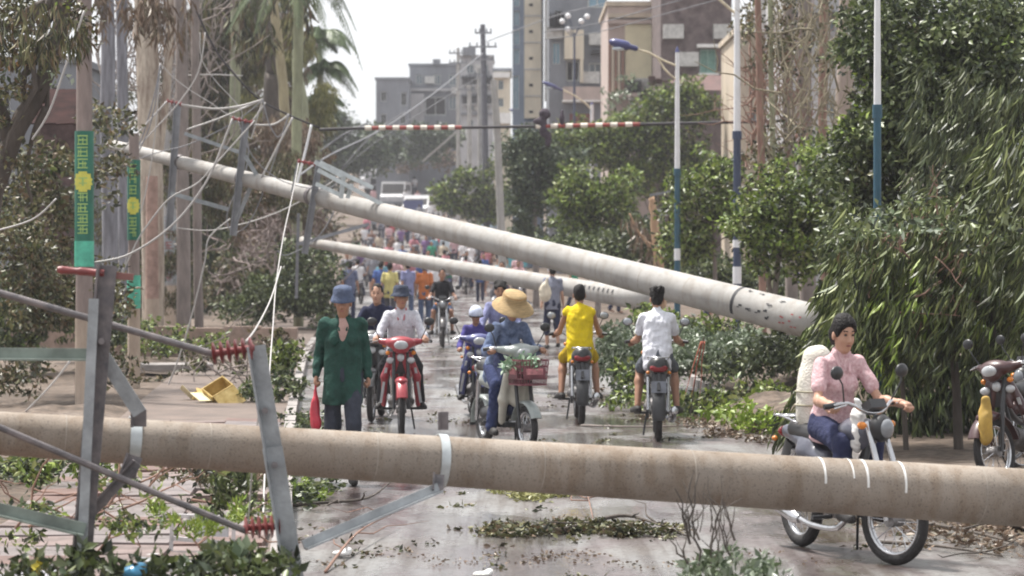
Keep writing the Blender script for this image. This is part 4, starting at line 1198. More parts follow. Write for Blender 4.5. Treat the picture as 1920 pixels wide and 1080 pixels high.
def tree(label, Y, clumps, size, m, trunks, bark=None, mode='leaf', fill=2.6, seed=1, aspect=.45, name='tree', cat='tree', depth=1.2, group=None, extra=(), branches=10, shell=.42):
    """trunks: [([(px,py)...], r0, r1)] ; clumps in photo pixels at distance Y"""
    rnd = random.Random(seed)
    p0 = trunks[0][0][0] if trunks else (clumps[0][0], HOR)
    root = empty(name, G(p0[0], Y)); tag(root, label, cat, group)
    M = Matrix.Translation(-root.location)
    cl = pclumps(clumps, Y, depth) if clumps else []
    if trunks:
        mb = MB()
        for pts, r0, r1 in trunks:
            P = [W(x, y, Y) for x, y in pts]
            if pts is trunks[0][0]: P[0] = G(pts[0][0], Y, -.1)
            P = smoothpts(P, 4)
            P = [p + Vector((rnd.uniform(-1, 1), rnd.uniform(-1, 1), 0)) * r0 * .12 for p in P]
            mb.tube(P, [(r0 + (r1 - r0) * i / (len(P) - 1)) * rnd.uniform(.94, 1.06) for i in range(len(P))], 12)
        mb.build('trunk', bark or B_GREY, root, 180, M=M)
        if branches and cl:
            bb = MB(); tp = [W(x, y, Y) for x, y in trunks[0][0]]
            for _ in range(branches):
                c = rnd.choice(cl)[0]; a = tp[-1].lerp(tp[max(0, len(tp) - 2)], rnd.random())
                bb.tube(limb_path(a, c + Vector((rnd.uniform(-.3, .3), rnd.uniform(-.2, .2), rnd.uniform(-.2, .3))), 5, .06, rnd), [trunks[0][2] * .6 * (1 - .15 * i) for i in range(6)], 6)
            bb.build('branches', bark or B_GREY, root, 180, M=M)['kind'] = 'stuff'
    if cl: foliage('crown', root, cl, size, m, mode, fill, seed, aspect, shell)
    for i, (c2, sz, m2, mode2, fill2, asp2) in enumerate(extra):
        foliage('crown', root, pclumps(c2, Y, depth), sz, m2, mode2, fill2, seed + 31 + i, asp2)
    return root

def twigs(label, Y, area, n, L, r, m, name='bare_branches', cat='branches', up=0.4, seed=1, depth=1.0, side=0.0):
    """a tangle of thin bare branches (each forks once or twice); area = photo pixel box"""
    rnd = random.Random(seed); x0, x1, y0, y1 = area
    root = MB()
    c0 = W((x0 + x1) / 2, (y0 + y1) / 2, Y)
    for _ in range(n):
        p = W(rnd.uniform(x0, x1), rnd.uniform(y0, y1), Y + rnd.uniform(-depth, depth)) - c0
        d = Vector((rnd.gauss(side, .5), rnd.gauss(0, .3), rnd.gauss(up, .55))).normalized() * L * rnd.uniform(.5, 1.4)
        P = limb_path(p, p + d, 4, .07, rnd); rr = r * rnd.uniform(.5, 1.3)
        root.tube(P, [rr, rr * .85, rr * .7, rr * .5, rr * .3], 5, False)
        for _ in range(2):
            q = P[rnd.randint(1, 3)]; d2 = Vector((rnd.gauss(side, .6), rnd.gauss(0, .4), rnd.gauss(up, .6))).normalized() * L * .45
            root.tube(limb_path(q, q + d2, 3, .08, rnd), [rr * .6, rr * .5, rr * .35, rr * .2], 4, False)
    o = root.build(name, m, None, 180); o.location = c0
    tag(o, label, cat, kind='stuff'); return o

R = random.Random(11)
def bush(label, Y, parts, size, m, seed, fill=2.3, mode='leaf', aspect=.5, trunks=(), depth=1.6, extra=(), bark=None, name='bush', cat='bush', branches=8, dens=1.6):
    rr = random.Random(seed); cl = []
    for cx, cy, w, h, n, sz in parts:
        cl += spray(cx, cy, w * 1.05, h * 1.05, int(n * dens + 1), sz * 1.0, rr)
        for _ in range(int(n * .9)):      # loose tufts breaking the outline
            a = rr.uniform(0, 2 * PI); q = rr.uniform(.95, 1.35); k = sz * rr.uniform(.2, .5)
            cl.append((cx + math.cos(a) * q * w * 1.1, cy + math.sin(a) * q * h * 1.1 - sz * .2, k, k * rr.uniform(.6, 1.5), .8))
    fill *= 1.35
    return tree(label, Y, cl, size, m, list(trunks), bark or B_GREY, mode, fill, seed, aspect, name, cat, depth, extra=extra, branches=branches)
# --- right: the big broad leaved tree and the drooping bamboo under it
cl = []
for cx, cy, w, h, n, sz in ((1700, 250, 110, 110, 18, 44), (1650, 60, 70, 70, 9, 36), (1880, 240, 70, 120, 14, 44), (1620, 420, 60, 60, 9, 34), (1760, 60, 190, 110, 26, 44), (1790, 220, 150, 120, 26, 44), (1640, 330, 90, 90, 14, 36), (1650, 130, 60, 110, 12, 34), (1880, 100, 90, 160, 16, 44), (1850, 330, 110, 90, 14, 40), (1700, 440, 110, 60, 10, 36)):
    cl += spray(cx, cy, w, h, n, sz, R)
tree('huge dark broad leaved tree filling the upper right corner', 34, cl, .085, G_DARK, [([(1850, 900), (1835, 640), (1800, 420), (1790, 200), (1800, 0)], .20, .07), ([(1800, 420), (1700, 260), (1650, 120)], .08, .03), ([(1795, 300), (1880, 160), (1930, 60)], .08, .03)],
     B_DARK, fill=4.6, seed=21, aspect=.55, depth=2.2,
     extra=[(spray(1650, 260, 80, 140, 22, 22, R) + spray(1780, 80, 120, 60, 10, 18, R), .085, G_LIME, 'leaf', 1.5, .5), (spray(1790, 220, 150, 220, 40, 22, R), .08, G_PALE_GLINT, 'leaf', 1.0, .5), (spray(1720, 250, 130, 200, 20, 26, R), .085, G_OLIVE, 'leaf', 1.6, .5)])
cl = []
for cx, cy, w, h, n in ((1640, 470, 90, 50, 26), (1760, 500, 130, 70, 40), (1880, 500, 70, 90, 26), (1620, 580, 80, 60, 26), (1730, 600, 110, 60, 34), (1860, 600, 80, 70, 28), (1690, 660, 90, 40, 16), (1560, 560, 24, 60, 8), (1840, 400, 90, 50, 22), (1740, 420, 60, 40, 10), (1900, 300, 40, 80, 14), (1860, 330, 50, 60, 10), (1610, 430, 40, 30, 5), (1545, 640, 30, 60, 10)):
    for _ in range(n):
        a, q = R.uniform(0, 2 * PI), math.sqrt(R.random())
        cl.append((cx + math.cos(a) * q * w, cy + math.sin(a) * q * h, R.uniform(7, 14), R.uniform(26, 52)))
tree('drooping bamboo with long narrow leaves hanging beside the woman in pink', 27.5, cl, .175, G_BAMB, [([(1800, 880), (1790, 700), (1770, 560), (1740, 430)], .05, .02), ([(1850, 880), (1860, 650), (1870, 480)], .045, .02), ([(1700, 880), (1690, 700), (1660, 540)], .03, .015)],
     B_DARK, mode='droopl', fill=2.1, seed=22, aspect=.105, name='bamboo', cat='bamboo', depth=1.8, shell=.6,
     extra=[(spray(1700, 480, 130, 70, 14, 18, R), .15, G_OLIVE, 'droop', 1.2, .14), (spray(1640, 610, 80, 90, 26, 12, R) + spray(1760, 560, 120, 90, 24, 12, R) + spray(1560, 640, 30, 70, 8, 10, R), .17, G_LIME, 'droopl', 1.5, .11)])
cl = []
for _ in range(70):
    cl.append((R.uniform(1700, 1930), R.uniform(120, 430), R.uniform(8, 14), R.uniform(26, 50)))
tree('dark drooping sprays hanging down over the big tree at the right edge', 31.2, cl, .16, leafmat('leaf_shaded', [(.02, .03, .014), (.06, .08, .03), (.11, .13, .05), (.015, .02, .01), (.20, .22, .11)]), [], mode='droopl', fill=1.5, seed=28, aspect=.12, name='hanging_branch', cat='hanging branch', depth=1.2)
bush('sparse broad leaves hanging in front of the bamboo top', 25.6, [(1680, 410, 70, 30, 8, 13), (1800, 400, 80, 50, 10, 13), (1590, 440, 40, 30, 5, 12)], .075, G_DARK, 27, fill=1.6, dens=1.2, name='hanging_branch', cat='hanging branch', extra=[(spray(1720, 410, 120, 40, 10, 9, R), .075, G_PALE_GLINT, 'leaf', 1.4, .5)])
bush('dark leafy mass behind the drooping bamboo', 30.5, [(1660, 540, 90, 80, 14, 34), (1780, 560, 120, 90, 18, 36), (1890, 560, 60, 120, 12, 36), (1720, 650, 120, 50, 12, 34), (1850, 680, 80, 50, 9, 34)], .09, G_DARK, 25, fill=2.6, dens=1.4)
twigs('brown bare twigs slanting through the bamboo', 27.0, (1620, 1800, 420, 600), 26, .5, .010, B_RED, up=.6, seed=26, depth=.6, side=.5)
cl = spray(1810, 760, 150, 60, 16, 44, R) + spray(1760, 690, 140, 50, 12, 40, R) + spray(1640, 760, 90, 60, 12, 40, R) + spray(1800, 810, 160, 30, 12, 36, R)
tree('added dark undergrowth standing in for shadow behind the parked motorcycles', 30, cl, .16, G_DARK, [], mode='droop', fill=2.0, seed=23, aspect=.2, name='bush', cat='bush', depth=1.6)  # dark leaves put in where only deep shade lies under the bamboo
cl = [(1530, 700, 22, 40), (1505, 745, 24, 36), (1480, 785, 26, 26), (1540, 640, 18, 40), (1555, 600, 16, 30), (1470, 815, 24, 14)]
tree('slanting spray of long leaves falling behind the white sack', 24, cl, .17, G_BAMB, [([(1580, 560), (1540, 680), (1480, 800)], .012, .005)], B_DARK, mode='slant', fill=2.0, seed=24, aspect=.14, name='fallen_branch', cat='fallen branch', depth=.5, branches=0)
# --- right: bushes between the lamps
bush('mid green bushy tree under the tall bare trunks', 42, [(1500, 380, 90, 60, 16, 30), (1580, 430, 70, 50, 10, 28), (1440, 430, 70, 50, 12, 26), (1560, 320, 60, 50, 9, 24), (1500, 480, 80, 40, 9, 26)], .09, G_MID, 31,
     trunks=[([(1455, 720), (1452, 560), (1470, 440), (1500, 380)], .05, .03), ([(1445, 560), (1430, 430)], .04, .02)], extra=[(spray(1500, 400, 110, 70, 14, 18, R), .09, G_PALE_GLINT, 'leaf', .6, .5)], name='tree', cat='tree')
bush('light leafy tree wrapped round the foot of the tall navy lamp post', 58, [(1330, 380, 60, 70, 14, 26), (1290, 440, 50, 40, 8, 24), (1380, 420, 50, 50, 9, 22), (1350, 310, 40, 30, 6, 20)], .11, G_MID, 32,
     trunks=[([(1345, 640), (1340, 500), (1330, 380)], .06, .03)], extra=[(spray(1330, 400, 70, 70, 12, 16, R), .11, G_MID, 'leaf', 1.0, .5)], name='tree', cat='tree')
bush('rounded feathery green tree, brightest of the row before the cream house', 82, [(1110, 380, 60, 50, 14, 26), (1080, 350, 40, 30, 7, 20), (1150, 360, 40, 40, 8, 22), (1120, 440, 60, 30, 8, 24)], .15, G_MID, 33, fill=2.4,
     trunks=[([(1120, 590), (1122, 480), (1115, 400)], .10, .05)], extra=[(spray(1110, 350, 60, 40, 12, 16, R), .16, G_LIME, 'droop', 1.2, .25)], name='tree', cat='tree')
bush('dark blue green tree just right of the leaning utility pole', 98, [(985, 290, 36, 40, 9, 22), (1010, 350, 40, 50, 10, 22), (985, 410, 34, 40, 7, 20), (1045, 300, 40, 40, 8, 22)], .17, G_BLUE, 34,
     trunks=[([(1005, 570), (1003, 430), (1000, 330)], .12, .06)], name='tree', cat='tree')
bush('tall green tree in front of the pink balcony and the brown shed', 106, [(1180, 270, 90, 40, 16, 26), (1250, 200, 60, 30, 10, 22), (1300, 190, 36, 36, 8, 20), (1100, 270, 60, 30, 8, 22), (1250, 300, 70, 50, 12, 26), (1200, 330, 60, 40, 8, 24)], .19, G_MID, 35,
     trunks=[([(1235, 570), (1232, 420), (1225, 290)], .16, .07)], extra=[(spray(1180, 250, 70, 40, 10, 16, R), .18, G_LIME, 'leaf', .9, .5)], name='tree', cat='tree')
bush('wind stripped young tree with pale leaves before the yellow cream panel', 108, [(1175, 195, 34, 40, 9, 13), (1195, 225, 30, 20, 5, 12)], .17, G_PALE_GLINT, 36, fill=.9, trunks=[([(1190, 560), (1188, 300), (1180, 180)], .07, .03)], name='tree', cat='tree')
bush('dark shaded bushes below the feathery tree', 70, [(1100, 470, 70, 24, 9, 22), (1190, 460, 70, 34, 10, 24), (1270, 480, 60, 30, 8, 22), (1040, 460, 30, 24, 4, 20)], .13, G_DARK, 37)
bush('low dark thicket between lamp posts under the bushy tree', 62, [(1330, 520, 70, 30, 9, 24), (1420, 540, 70, 36, 10, 24), (1500, 560, 50, 36, 6, 24)], .12, G_DARK, 38)
# torn fronds and pale broken trunk in the middle distance
tree('broken pale brown trunk with dead fronds hanging round it', 66, [], .1, G_BROWN, [([(1240, 640), (1236, 520), (1228, 420), (1222, 370)], .16, .07), ([(1232, 470), (1200, 440), (1180, 400)], .05, .02)], mat('split_wood', (.42, .27, .17), .9, var=.35, scale=5, bump=.6, stretch=(1, 1, .3)),
     name='broken_tree', cat='broken tree', extra=[([(1205, 440, 24, 22), (1185, 415, 20, 12), (1225, 480, 22, 26), (1250, 455, 14, 30)], .30, G_BROWN, 'droop', 1.8, .12)])
MB_ = MB().bar(W(1218, 366, 84), W(1318, 348, 84), .10, .07); tag(MB_.build('plank', M_ST2, None, 30), 'grey plank caught level in the trees by the blue lamp post', 'plank')
twigs('tangle of reddish bare twigs between the beige house and the bushy tree', 52, (1395, 1490, 120, 330), 70, 1.1, .020, B_RED, up=.9, seed=41)
twigs('olive twigs standing against the pale house at the upper right', 47, (1440, 1590, 20, 330), 70, 1.2, .016, mat('olive_twig', (.22, .19, .13), .9, var=.3), up=1.0, seed=42)
for i, (x, r, lb, b_) in enumerate(((1425, .07, 'thin reddish trunk beside the beige house gable', B_RED), (1447, .055, 'thin greenish trunk second from the tall lamp post', B_GREEN), (1478, .12, 'slim grey trunk with flaking bark behind the reddish twigs', B_GREY), (1508, .16, 'stout grey brown trunk in the middle of the bare row', B_GREY), (1542, .10, 'slim reddish trunk between two stout grey ones', B_RED), (1583, .20, 'stoutest smooth pale trunk nearest the bushy tree', mat('bark_smooth', (.36, .29, .25), .8, var=.2, scale=4, bump=.3, stretch=(1, 1, .2))))):
    tree(lb, 50 + i, [], .1, G_OLIVE, [([(x + 6, 700), (x + 4, 400), (x, 200), (x - 6 + 3 * i, -60)], r, r * .8)], b_, seed=50 + i, branches=0)
bush('olive leaves clinging to the bare trunks beside the beige house', 51, [(1430, 60, 40, 60, 9, 18), (1480, 130, 60, 110, 14, 16), (1530, 60, 50, 60, 8, 16), (1480, 300, 60, 50, 9, 20), (1420, 330, 30, 60, 7, 18)], .11, G_OLIVE, 43, fill=.9, name='climber', cat='climber')
# --- fallen green shrubs along the right verge
bush('big heap of fallen leafy branches behind the rider in white', 39, [(1180, 680, 50, 50, 12, 20), (1250, 660, 60, 44, 12, 22), (1330, 660, 60, 36, 12, 22), (1400, 650, 50, 26, 9, 18), (1160, 640, 30, 30, 5, 16)], .085, G_PALE_GLINT, 61, fill=2.8, dens=2.2, name='fallen_shrub', cat='fallen shrub', depth=2.0)
bush('dark heap of fallen leaves against the butt of the slanting pole', 37, [(1450, 660, 50, 26, 9, 20), (1500, 670, 40, 30, 7, 20), (1380, 690, 60, 18, 7, 16), (1440, 630, 40, 16, 5, 14)], .08, G_DARK, 62, name='fallen_shrub', cat='fallen shrub', depth=1.6, extra=[(spray(1440, 655, 60, 24, 8, 12, R), .08, G_PALE_GLINT, 'leaf', .8, .5)])
bush('bright green branch lying on the road edge right of the white rider', 31.0, [(1420, 785, 50, 12, 7, 12), (1380, 770, 40, 10, 5, 10), (1470, 800, 30, 10, 4, 10)], .09, G_LIME, 63, name='fallen_branch', cat='fallen branch', depth=.8)
bush('fresh green branches fallen onto the road behind the white rider', 33.5, [(1290, 760, 70, 14, 10, 12), (1400, 740, 60, 20, 9, 14), (1470, 770, 40, 16, 6, 13), (1200, 700, 40, 24, 6, 14)], .09, G_MID, 66, fill=2.0, name='fallen_branch', cat='fallen branch', depth=1.2, extra=[(spray(1350, 750, 120, 24, 10, 9, R), .09, G_PALE_GLINT, 'leaf', 1.6, .5)])
bush('thin scatter of green leaves at the kerb behind the yellow rider', 35, [(1150, 745, 40, 10, 6, 9), (1210, 752, 30, 8, 4, 9), (1330, 745, 50, 10, 6, 9)], .08, G_MID, 64, fill=1.2, name='fallen_branch', cat='fallen branch', depth=.8)
bush('leafy creeper mound beneath the low end of the slanting pole', 41, [(1290, 610, 40, 22, 6, 18), (1220, 600, 30, 18, 5, 16), (1340, 620, 40, 18, 5, 16)], .09, G_MID, 65, name='fallen_shrub', cat='fallen shrub', depth=1.5)
# --- middle left of the road
bush('dark bush heap under the left end of the smaller fallen pole', 68, [(580, 520, 44, 50, 14, 24), (520, 560, 60, 36, 12, 24), (600, 580, 30, 30, 6, 20), (460, 580, 40, 26, 7, 20), (560, 470, 26, 20, 5, 16)], .12, G_DARK, 71, extra=[(spray(570, 530, 60, 50, 10, 12, R), .12, G_PALE_GLINT, 'leaf', .5, .5)], depth=2.5)
bush('brown dead leaf mass hanging behind the steel arms', 78, [(500, 420, 70, 40, 12, 26), (560, 420, 40, 30, 6, 22), (470, 370, 60, 40, 8, 24), (540, 300, 50, 70, 10, 26)], .16, G_BROWN, 72, fill=2.0, mode='droop', aspect=.3)
bush('grey twiggy litter banked below the steel arms', 74, [(470, 500, 60, 30, 9, 22), (420, 540, 50, 30, 7, 22)], .14, G_OLIVE, 73, fill=1.8)
bush('dark green thicket behind the lettered post', 84, [(385, 430, 46, 60, 12, 26), (370, 520, 44, 50, 9, 24), (430, 470, 30, 40, 6, 22), (350, 580, 40, 26, 5, 20)], .16, G_DARK, 74, mode='droop', aspect=.25, extra=[([(430, 380, 14, 22), (440, 350, 10, 14)], .16, G_LIME, 'droop', 2.0, .25)])
bush('far olive green trees closing the view behind the left trunks', 128, [(240, 300, 90, 120, 16, 34), (360, 260, 90, 160, 20, 34), (480, 280, 90, 140, 20, 34), (560, 340, 50, 110, 10, 30), (400, 80, 110, 70, 9, 30), (300, 430, 120, 60, 12, 32), (500, 450, 120, 50, 12, 30)], .24, G_OLIVE, 130, fill=1.8, extra=[(spray(400, 320, 170, 140, 26, 22, R), .24, G_MID, 'leaf', 1.0, .5), (spray(400, 300, 190, 140, 22, 22, R), .24, G_BROWN, 'droop', 1.2, .25)], name='tree', cat='trees', depth=5,
     trunks=[([(420, 600), (420, 400), (430, 250)], .2, .1)])
# hanging curtain of vines, upper left centre
for i, (lb, Y, pp, m_) in enumerate((
    ('olive curtain of hanging vines right of the pale peeling trunk', 92, [(390, 120, 56, 150, 22, 30), (440, 40, 60, 90, 10, 30), (400, 300, 56, 50, 8, 28)], G_OLIVE),
    ('brownish hanging vines between the two dark trunks', 96, [(450, 250, 46, 60, 9, 28), (540, 120, 30, 120, 12, 24), (540, 260, 36, 60, 8, 24)], G_BROWN),
    ('yellow green hanging leaves beside the pale green trunk', 94, [(545, 60, 26, 80, 8, 18), (590, 200, 26, 50, 6, 18), (470, 120, 26, 110, 8, 20)], leafmat('leaf_yellowish', [(.14, .15, .05), (.24, .24, .08), (.32, .30, .12), (.10, .11, .05)])))):
    bush(lb, Y, pp, .24, m_, 80 + i, fill=1.9, dens=2.0, mode='droop', aspect=.16, name='hanging_vines', cat='vines')
tree('dark trunk curving down where the pale cables meet', 88, [], .1, G_DARK, [([(505, 600), (508, 190), (512, 130), (496, 60), (470, -40)], .28, .22)], B_DARK, seed=91, branches=0)
tree('grey green trunk between the curtain vines', 90, [], .1, G_DARK, [([(437, 500), (440, 200), (444, -60)], .18, .16)], B_GREEN, seed=92, branches=0)
tree('smooth pale green palm trunk left of the open sky', 86, [], .1, G_DARK, [([(574, 560), (570, 240), (556, 130), (562, -60)], .24, .12)], B_GREEN, seed=93, branches=0)
tree('slim yellowish trunk close beside the dark curving trunk', 87, [], .1, G_DARK, [([(540, 560), (536, 240), (524, 100), (505, -60)], .16, .14)], mat('bark_yellowish', (.34, .29, .18), .8, var=.3, scale=4, bump=.4, stretch=(1, 1, .3)), seed=94, branches=0)
# peeling pale trunk, ragged top, and grey split trunks
tree('wide peeling pale trunk, cream with red torn bark', 60, [], .1, G_OLIVE, [([(284, 640), (286, 330), (280, 210), (276, 100), (270, -60)], .24, .24), ([(290, 330), (308, 200), (320, 60), (316, -60)], .10, .08)], B_PALE, seed=95, branches=0)
for i, (x, w, lb, b_) in enumerate(((200, .16, 'bluish grey split trunk behind the nearest post', mat('split_grey_wood', (.20, .20, .225), .85, var=.5, scale=9, bump=.9, stretch=(1, 1, .12))), (228, .13, 'second bluish grey split trunk, slimmer, before the peeling one', MATS['split_grey_wood']), (338, .15, 'grey trunk directly behind the lettered post', B_GREY), (365, .10, 'slim grey trunk left of the olive vine curtain', B_GREY), (105, .12, 'grey trunk low behind the leaning dark tree', B_GREY), (40, .22, 'short thick lilac grey trunk at the left edge', mat('lilac_bark', (.27, .23, .25), .85, var=.3, scale=4, bump=.5, stretch=(1, 1, .2))))):
    top = {40: 440, 105: 300}.get(x, -60)
    tree(lb, 56 + i * 1.3, [], .1, G_OLIVE, [([(x + 8, 660), (x + 4, 300 if top < 0 else (top + 660) / 2), (x, top)], w, w * .85)], b_, seed=100 + i, branches=0)
twigs('bare grey twigs standing round the split trunks', 62, (185, 420, 0, 330), 90, 1.6, .022, B_GREY, up=1.0, seed=96, depth=2)
twigs('tangled bare twigs banked under the steel arms', 70, (400, 620, 380, 560), 110, 1.0, .022, mat('twig_lilac', (.24, .19, .18), .9, var=.4), up=.3, seed=97, depth=2)
# leaning dark tree, far left
cl = spray(60, 60, 100, 80, 26, 28, R) + spray(10, 170, 50, 90, 14, 24, R) + spray(30, 300, 40, 60, 9, 18, R) + spray(140, 30, 30, 30, 4, 18, R) + spray(30, 20, 60, 30, 6, 24, R)
tree('leaning dark tree with crooked limbs at the upper left edge', 30, cl, .075, G_OLIVE, [([(-40, 800), (-20, 420), (20, 270), (70, 170), (112, 60), (124, -60)], .12, .085), ([(20, 270), (-10, 180), (-40, 100)], .09, .05), ([(70, 62), (20, 50), (-40, 20)], .035, .02), ([(84, 200), (60, 260), (50, 330), (60, 380)], .03, .015)],
     B_DARK, fill=1.25, seed=110, aspect=.5, extra=[(spray(60, 80, 90, 80, 10, 16, R), .07, G_PALE_GLINT, 'leaf', .7, .5), ([(28, 112, 13, 16)], .08, leafmat('flower_orange', [(.6, .3, .1), (.75, .45, .2), (.5, .2, .08)]), 'leaf', 3, .6), ([(116, 8, 9, 8)], .07, G_LIME, 'leaf', 3, .6)])
bush('tangled dark shrub under the leaning tree at the left edge', 37, [(30, 480, 50, 60, 12, 24), (90, 560, 60, 50, 12, 24), (200, 560, 40, 60, 8, 20), (30, 700, 60, 30, 8, 20), (210, 690, 40, 30, 6, 16)], .09, G_OLIVE, 115, fill=2.0, extra=[(spray(90, 560, 110, 110, 14, 14, R), .09, G_DARK, 'droop', 1.4, .3)])
bush('dull green shrub behind the nearest bannered post', 39, [(90, 320, 60, 50, 12, 22), (200, 330, 40, 40, 7, 20), (60, 400, 70, 50, 11, 24), (200, 230, 40, 24, 5, 18), (120, 470, 60, 40, 8, 22)], .10, G_OLIVE, 111, fill=1.7, extra=[(spray(90, 360, 80, 80, 12, 18, R), .10, G_DARK, 'leaf', 1.4, .5)])
bush('dark shrub low against the planter wall at the left edge', 45, [(40, 560, 70, 50, 12, 24), (140, 590, 60, 36, 8, 22), (210, 620, 50, 30, 7, 18), (20, 640, 50, 24, 5, 20)], .10, G_DARK, 112, extra=[(spray(60, 600, 80, 50, 10, 12, R), .10, G_MID, 'leaf', 1.0, .5)])
bush('dull brown green thicket filling in behind the steel arms and posts', 66, [(250, 420, 60, 60, 12, 24), (350, 300, 50, 80, 12, 24), (420, 330, 60, 70, 12, 24), (520, 350, 50, 60, 10, 22), (300, 520, 60, 50, 10, 22), (240, 560, 50, 40, 7, 20)], .12, G_OLIVE, 116, fill=1.5, mode='droop', aspect=.22, extra=[(spray(380, 380, 160, 110, 26, 14, R), .12, G_BROWN, 'leaf', 1.1, .4), (spray(330, 400, 140, 120, 12, 14, R), .12, G_MID, 'leaf', 1.1, .4)])
bush('low green planting between the second and third posts', 50, [(280, 650, 60, 12, 8, 12), (360, 640, 60, 12, 8, 13), (300, 610, 40, 12, 4, 12), (60, 690, 70, 16, 7, 16), (200, 690, 40, 10, 4, 10)], .09, G_MID, 113, fill=1.8)
# green bank and trees beneath the distant houses
bush('dark trees at the foot of the grey unfinished house', 205, [(640, 280, 60, 34, 12, 24), (700, 290, 50, 30, 8, 22), (590, 330, 60, 50, 10, 26), (620, 230, 34, 26, 5, 18)], .36, G_BLUE, 120, fill=2.2)
bush('hazy green bank below the distant houses', 222, [(780, 275, 60, 26, 12, 18), (830, 262, 34, 18, 6, 15), (720, 262, 40, 20, 7, 16), (690, 250, 16, 16, 3, 12)], .36, G_BLUE, 121)
bush('green tree overhanging the street in front of the farthest poles', 150, [(870, 360, 44, 34, 10, 18), (905, 390, 34, 24, 6, 16), (840, 380, 24, 20, 4, 14), (930, 340, 24, 30, 5, 16)], .26, G_MID, 122, extra=[(spray(870, 370, 50, 36, 8, 10, R), .26, G_BLUE, 'leaf', 1.4, .5)])
bush('reddish dry bank above the distant road', 235, [(830, 295, 26, 16, 6, 13), (760, 312, 30, 8, 4, 9), (880, 310, 40, 14, 6, 12)], .36, G_BROWN, 123, fill=1.8)

for n_, (px_, py_, Yv, wv, hv, lb) in enumerate(((60, 60, 27, 90, 50, 'long dark fronds hanging over the top left corner'), (250, 20, 50, 110, 40, 'fringe of hanging fronds before the split trunks'), (480, 30, 74, 110, 60, 'fringe of hanging fronds above the middle red insulator'))):
    cl = []
    for _ in range(22):
        cl.append((px_ + R.uniform(-wv, wv), py_ + R.uniform(-hv, hv), R.uniform(8, 14), R.uniform(24, 46)))
    tree(lb, Yv, cl, .0055 * Yv, [G_OLIVE, G_BROWN, G_OLIVE][n_], [], mode='droop', fill=1.3, seed=140 + n_, aspect=.12, name='hanging_fronds', cat='fronds', depth=1.5)
# --- palm with drooping fronds
def frond(mb, a, d, L, droop, rnd, leaf=.45, w=.035, n=26):
    P = []; d = Vector(d).normalized(); side = d.cross(Vector((0, 0, 1))).normalized()
    for i in range(9):
        t = i / 8; P.append(Vector(a) + d * L * t + Vector((0, 0, -droop * t * t * L)))
    mb.tube(P, [.03 * (1 - .8 * i / 8) for i in range(9)], 5)
    for i in range(n):
        t = .12 + .86 * i / n; k = min(7, int(t * 8)); p = P[k].lerp(P[k + 1], t * 8 - k); ax = (P[k + 1] - P[k]).normalized()
        ll = leaf * math.sin(PI * min(1, .15 + t * .85)) + .08
        for sgn in (-1, 1):
            e = (side * sgn * .75 + ax * .55 + Vector((0, 0, -.55 - rnd.random() * .5))).normalized() * ll * rnd.uniform(.8, 1.15)
            nv = ax * w
            mb.add([p - nv * .5, p + e * .5 - nv, p + e, p + e * .5 + nv, p + nv * .5], [(0, 1, 2, 3, 4)])
pr = empty('palm_tree', G(600, 104)); tag(pr, 'green palm with drooping fronds against the white sky', 'palm'); M = Matrix.Translation(-pr.location)
rnd = random.Random(5)
MB().tube(smoothpts([G(600, 104), W(598, 350, 104), W(600, 200, 104), W(598, 90, 104)]), [.17] * 5 + [.14] * 5 + [.11] * 6, 12).build('trunk', B_GREEN, pr, 180, M=M)
PF = mat('palm_green', (.045, .08, .03), .5, var=.4, scale=2, col2=(.12, .17, .06))
for k in range(44):
    a = k * 2.399; el = rnd.uniform(.0, 1.1); top = W(rnd.uniform(596, 616), 60 + 62 * (k % 3), 104 + rnd.uniform(-.3, .3))
    fr = MB(); frond(fr, top, (math.cos(a) * 1.0, math.sin(a) * .8, el), rnd.uniform(1.0, 1.5), rnd.uniform(.8, 1.3), rnd, .55, .028, 30); fr.build('frond', PF, pr, 60, M=M)
pr2 = empty('palm_tree', G(560, 70)); tag(pr2, 'palm whose dark fronds hang in from above left of the sky', 'palm'); M = Matrix.Translation(-pr2.location)
MB().tube(smoothpts([G(560, 70, -.1), W(556, 300, 70), W(560, 20, 70), W(556, -60, 70)]), [.13] * 16, 10).build('trunk', B_GREEN, pr2, 180, M=M)
for k in range(13):
    a = k * 2.399
    fr = MB(); frond(fr, W(556, -75, 70), (math.cos(a), math.sin(a) * .8, rnd.uniform(-.1, .6)), rnd.uniform(1.0, 1.9), rnd.uniform(.9, 1.5), rnd, .45, .022, 34); fr.build('frond', PF, pr2, 60, M=M)

# --- litter on the road and pavement
def litter(label, Y, parts, size, m, seed, fill=1.6, h=.06, name='leaf_litter', mode='flat', aspect=.5, kind=None, cat='leaf litter'):
    """parts: (px, Y, rx metres, ry metres, n)"""
    rr = random.Random(seed); cl = []
    for px, yy, rx, ry, n in parts:
        for _ in range(n):
            a, q = rr.uniform(0, 2 * PI), math.sqrt(rr.random())
            c = G(px, yy) + Vector((math.cos(a) * q * rx, math.sin(a) * q * ry, h * .7))
            k = rr.uniform(.08, .2); cl.append((c, (k, k * 1.3, h), 1.0))
    me = leaf_mesh(name, cl, size, mode, fill, seed, aspect)
    o = link(name, me, m, None, 0); tag(o, label, cat, kind='stuff'); return o
YG = lambda py: CAM_H * FPX / (py - HOR)      # distance of a point on level ground at photo row py
litter('sparse dark leaves trodden into the whole road', 0, [(900, 22, 2.6, 4, 24), (900, 34, 3, 8, 80), (800, 50, 3, 10, 60), (1200, 19, 2.5, 2, 16), (700, 19, 1.5, 2, 12)], .05, G_OLIVE, 201, fill=.35, h=.012)
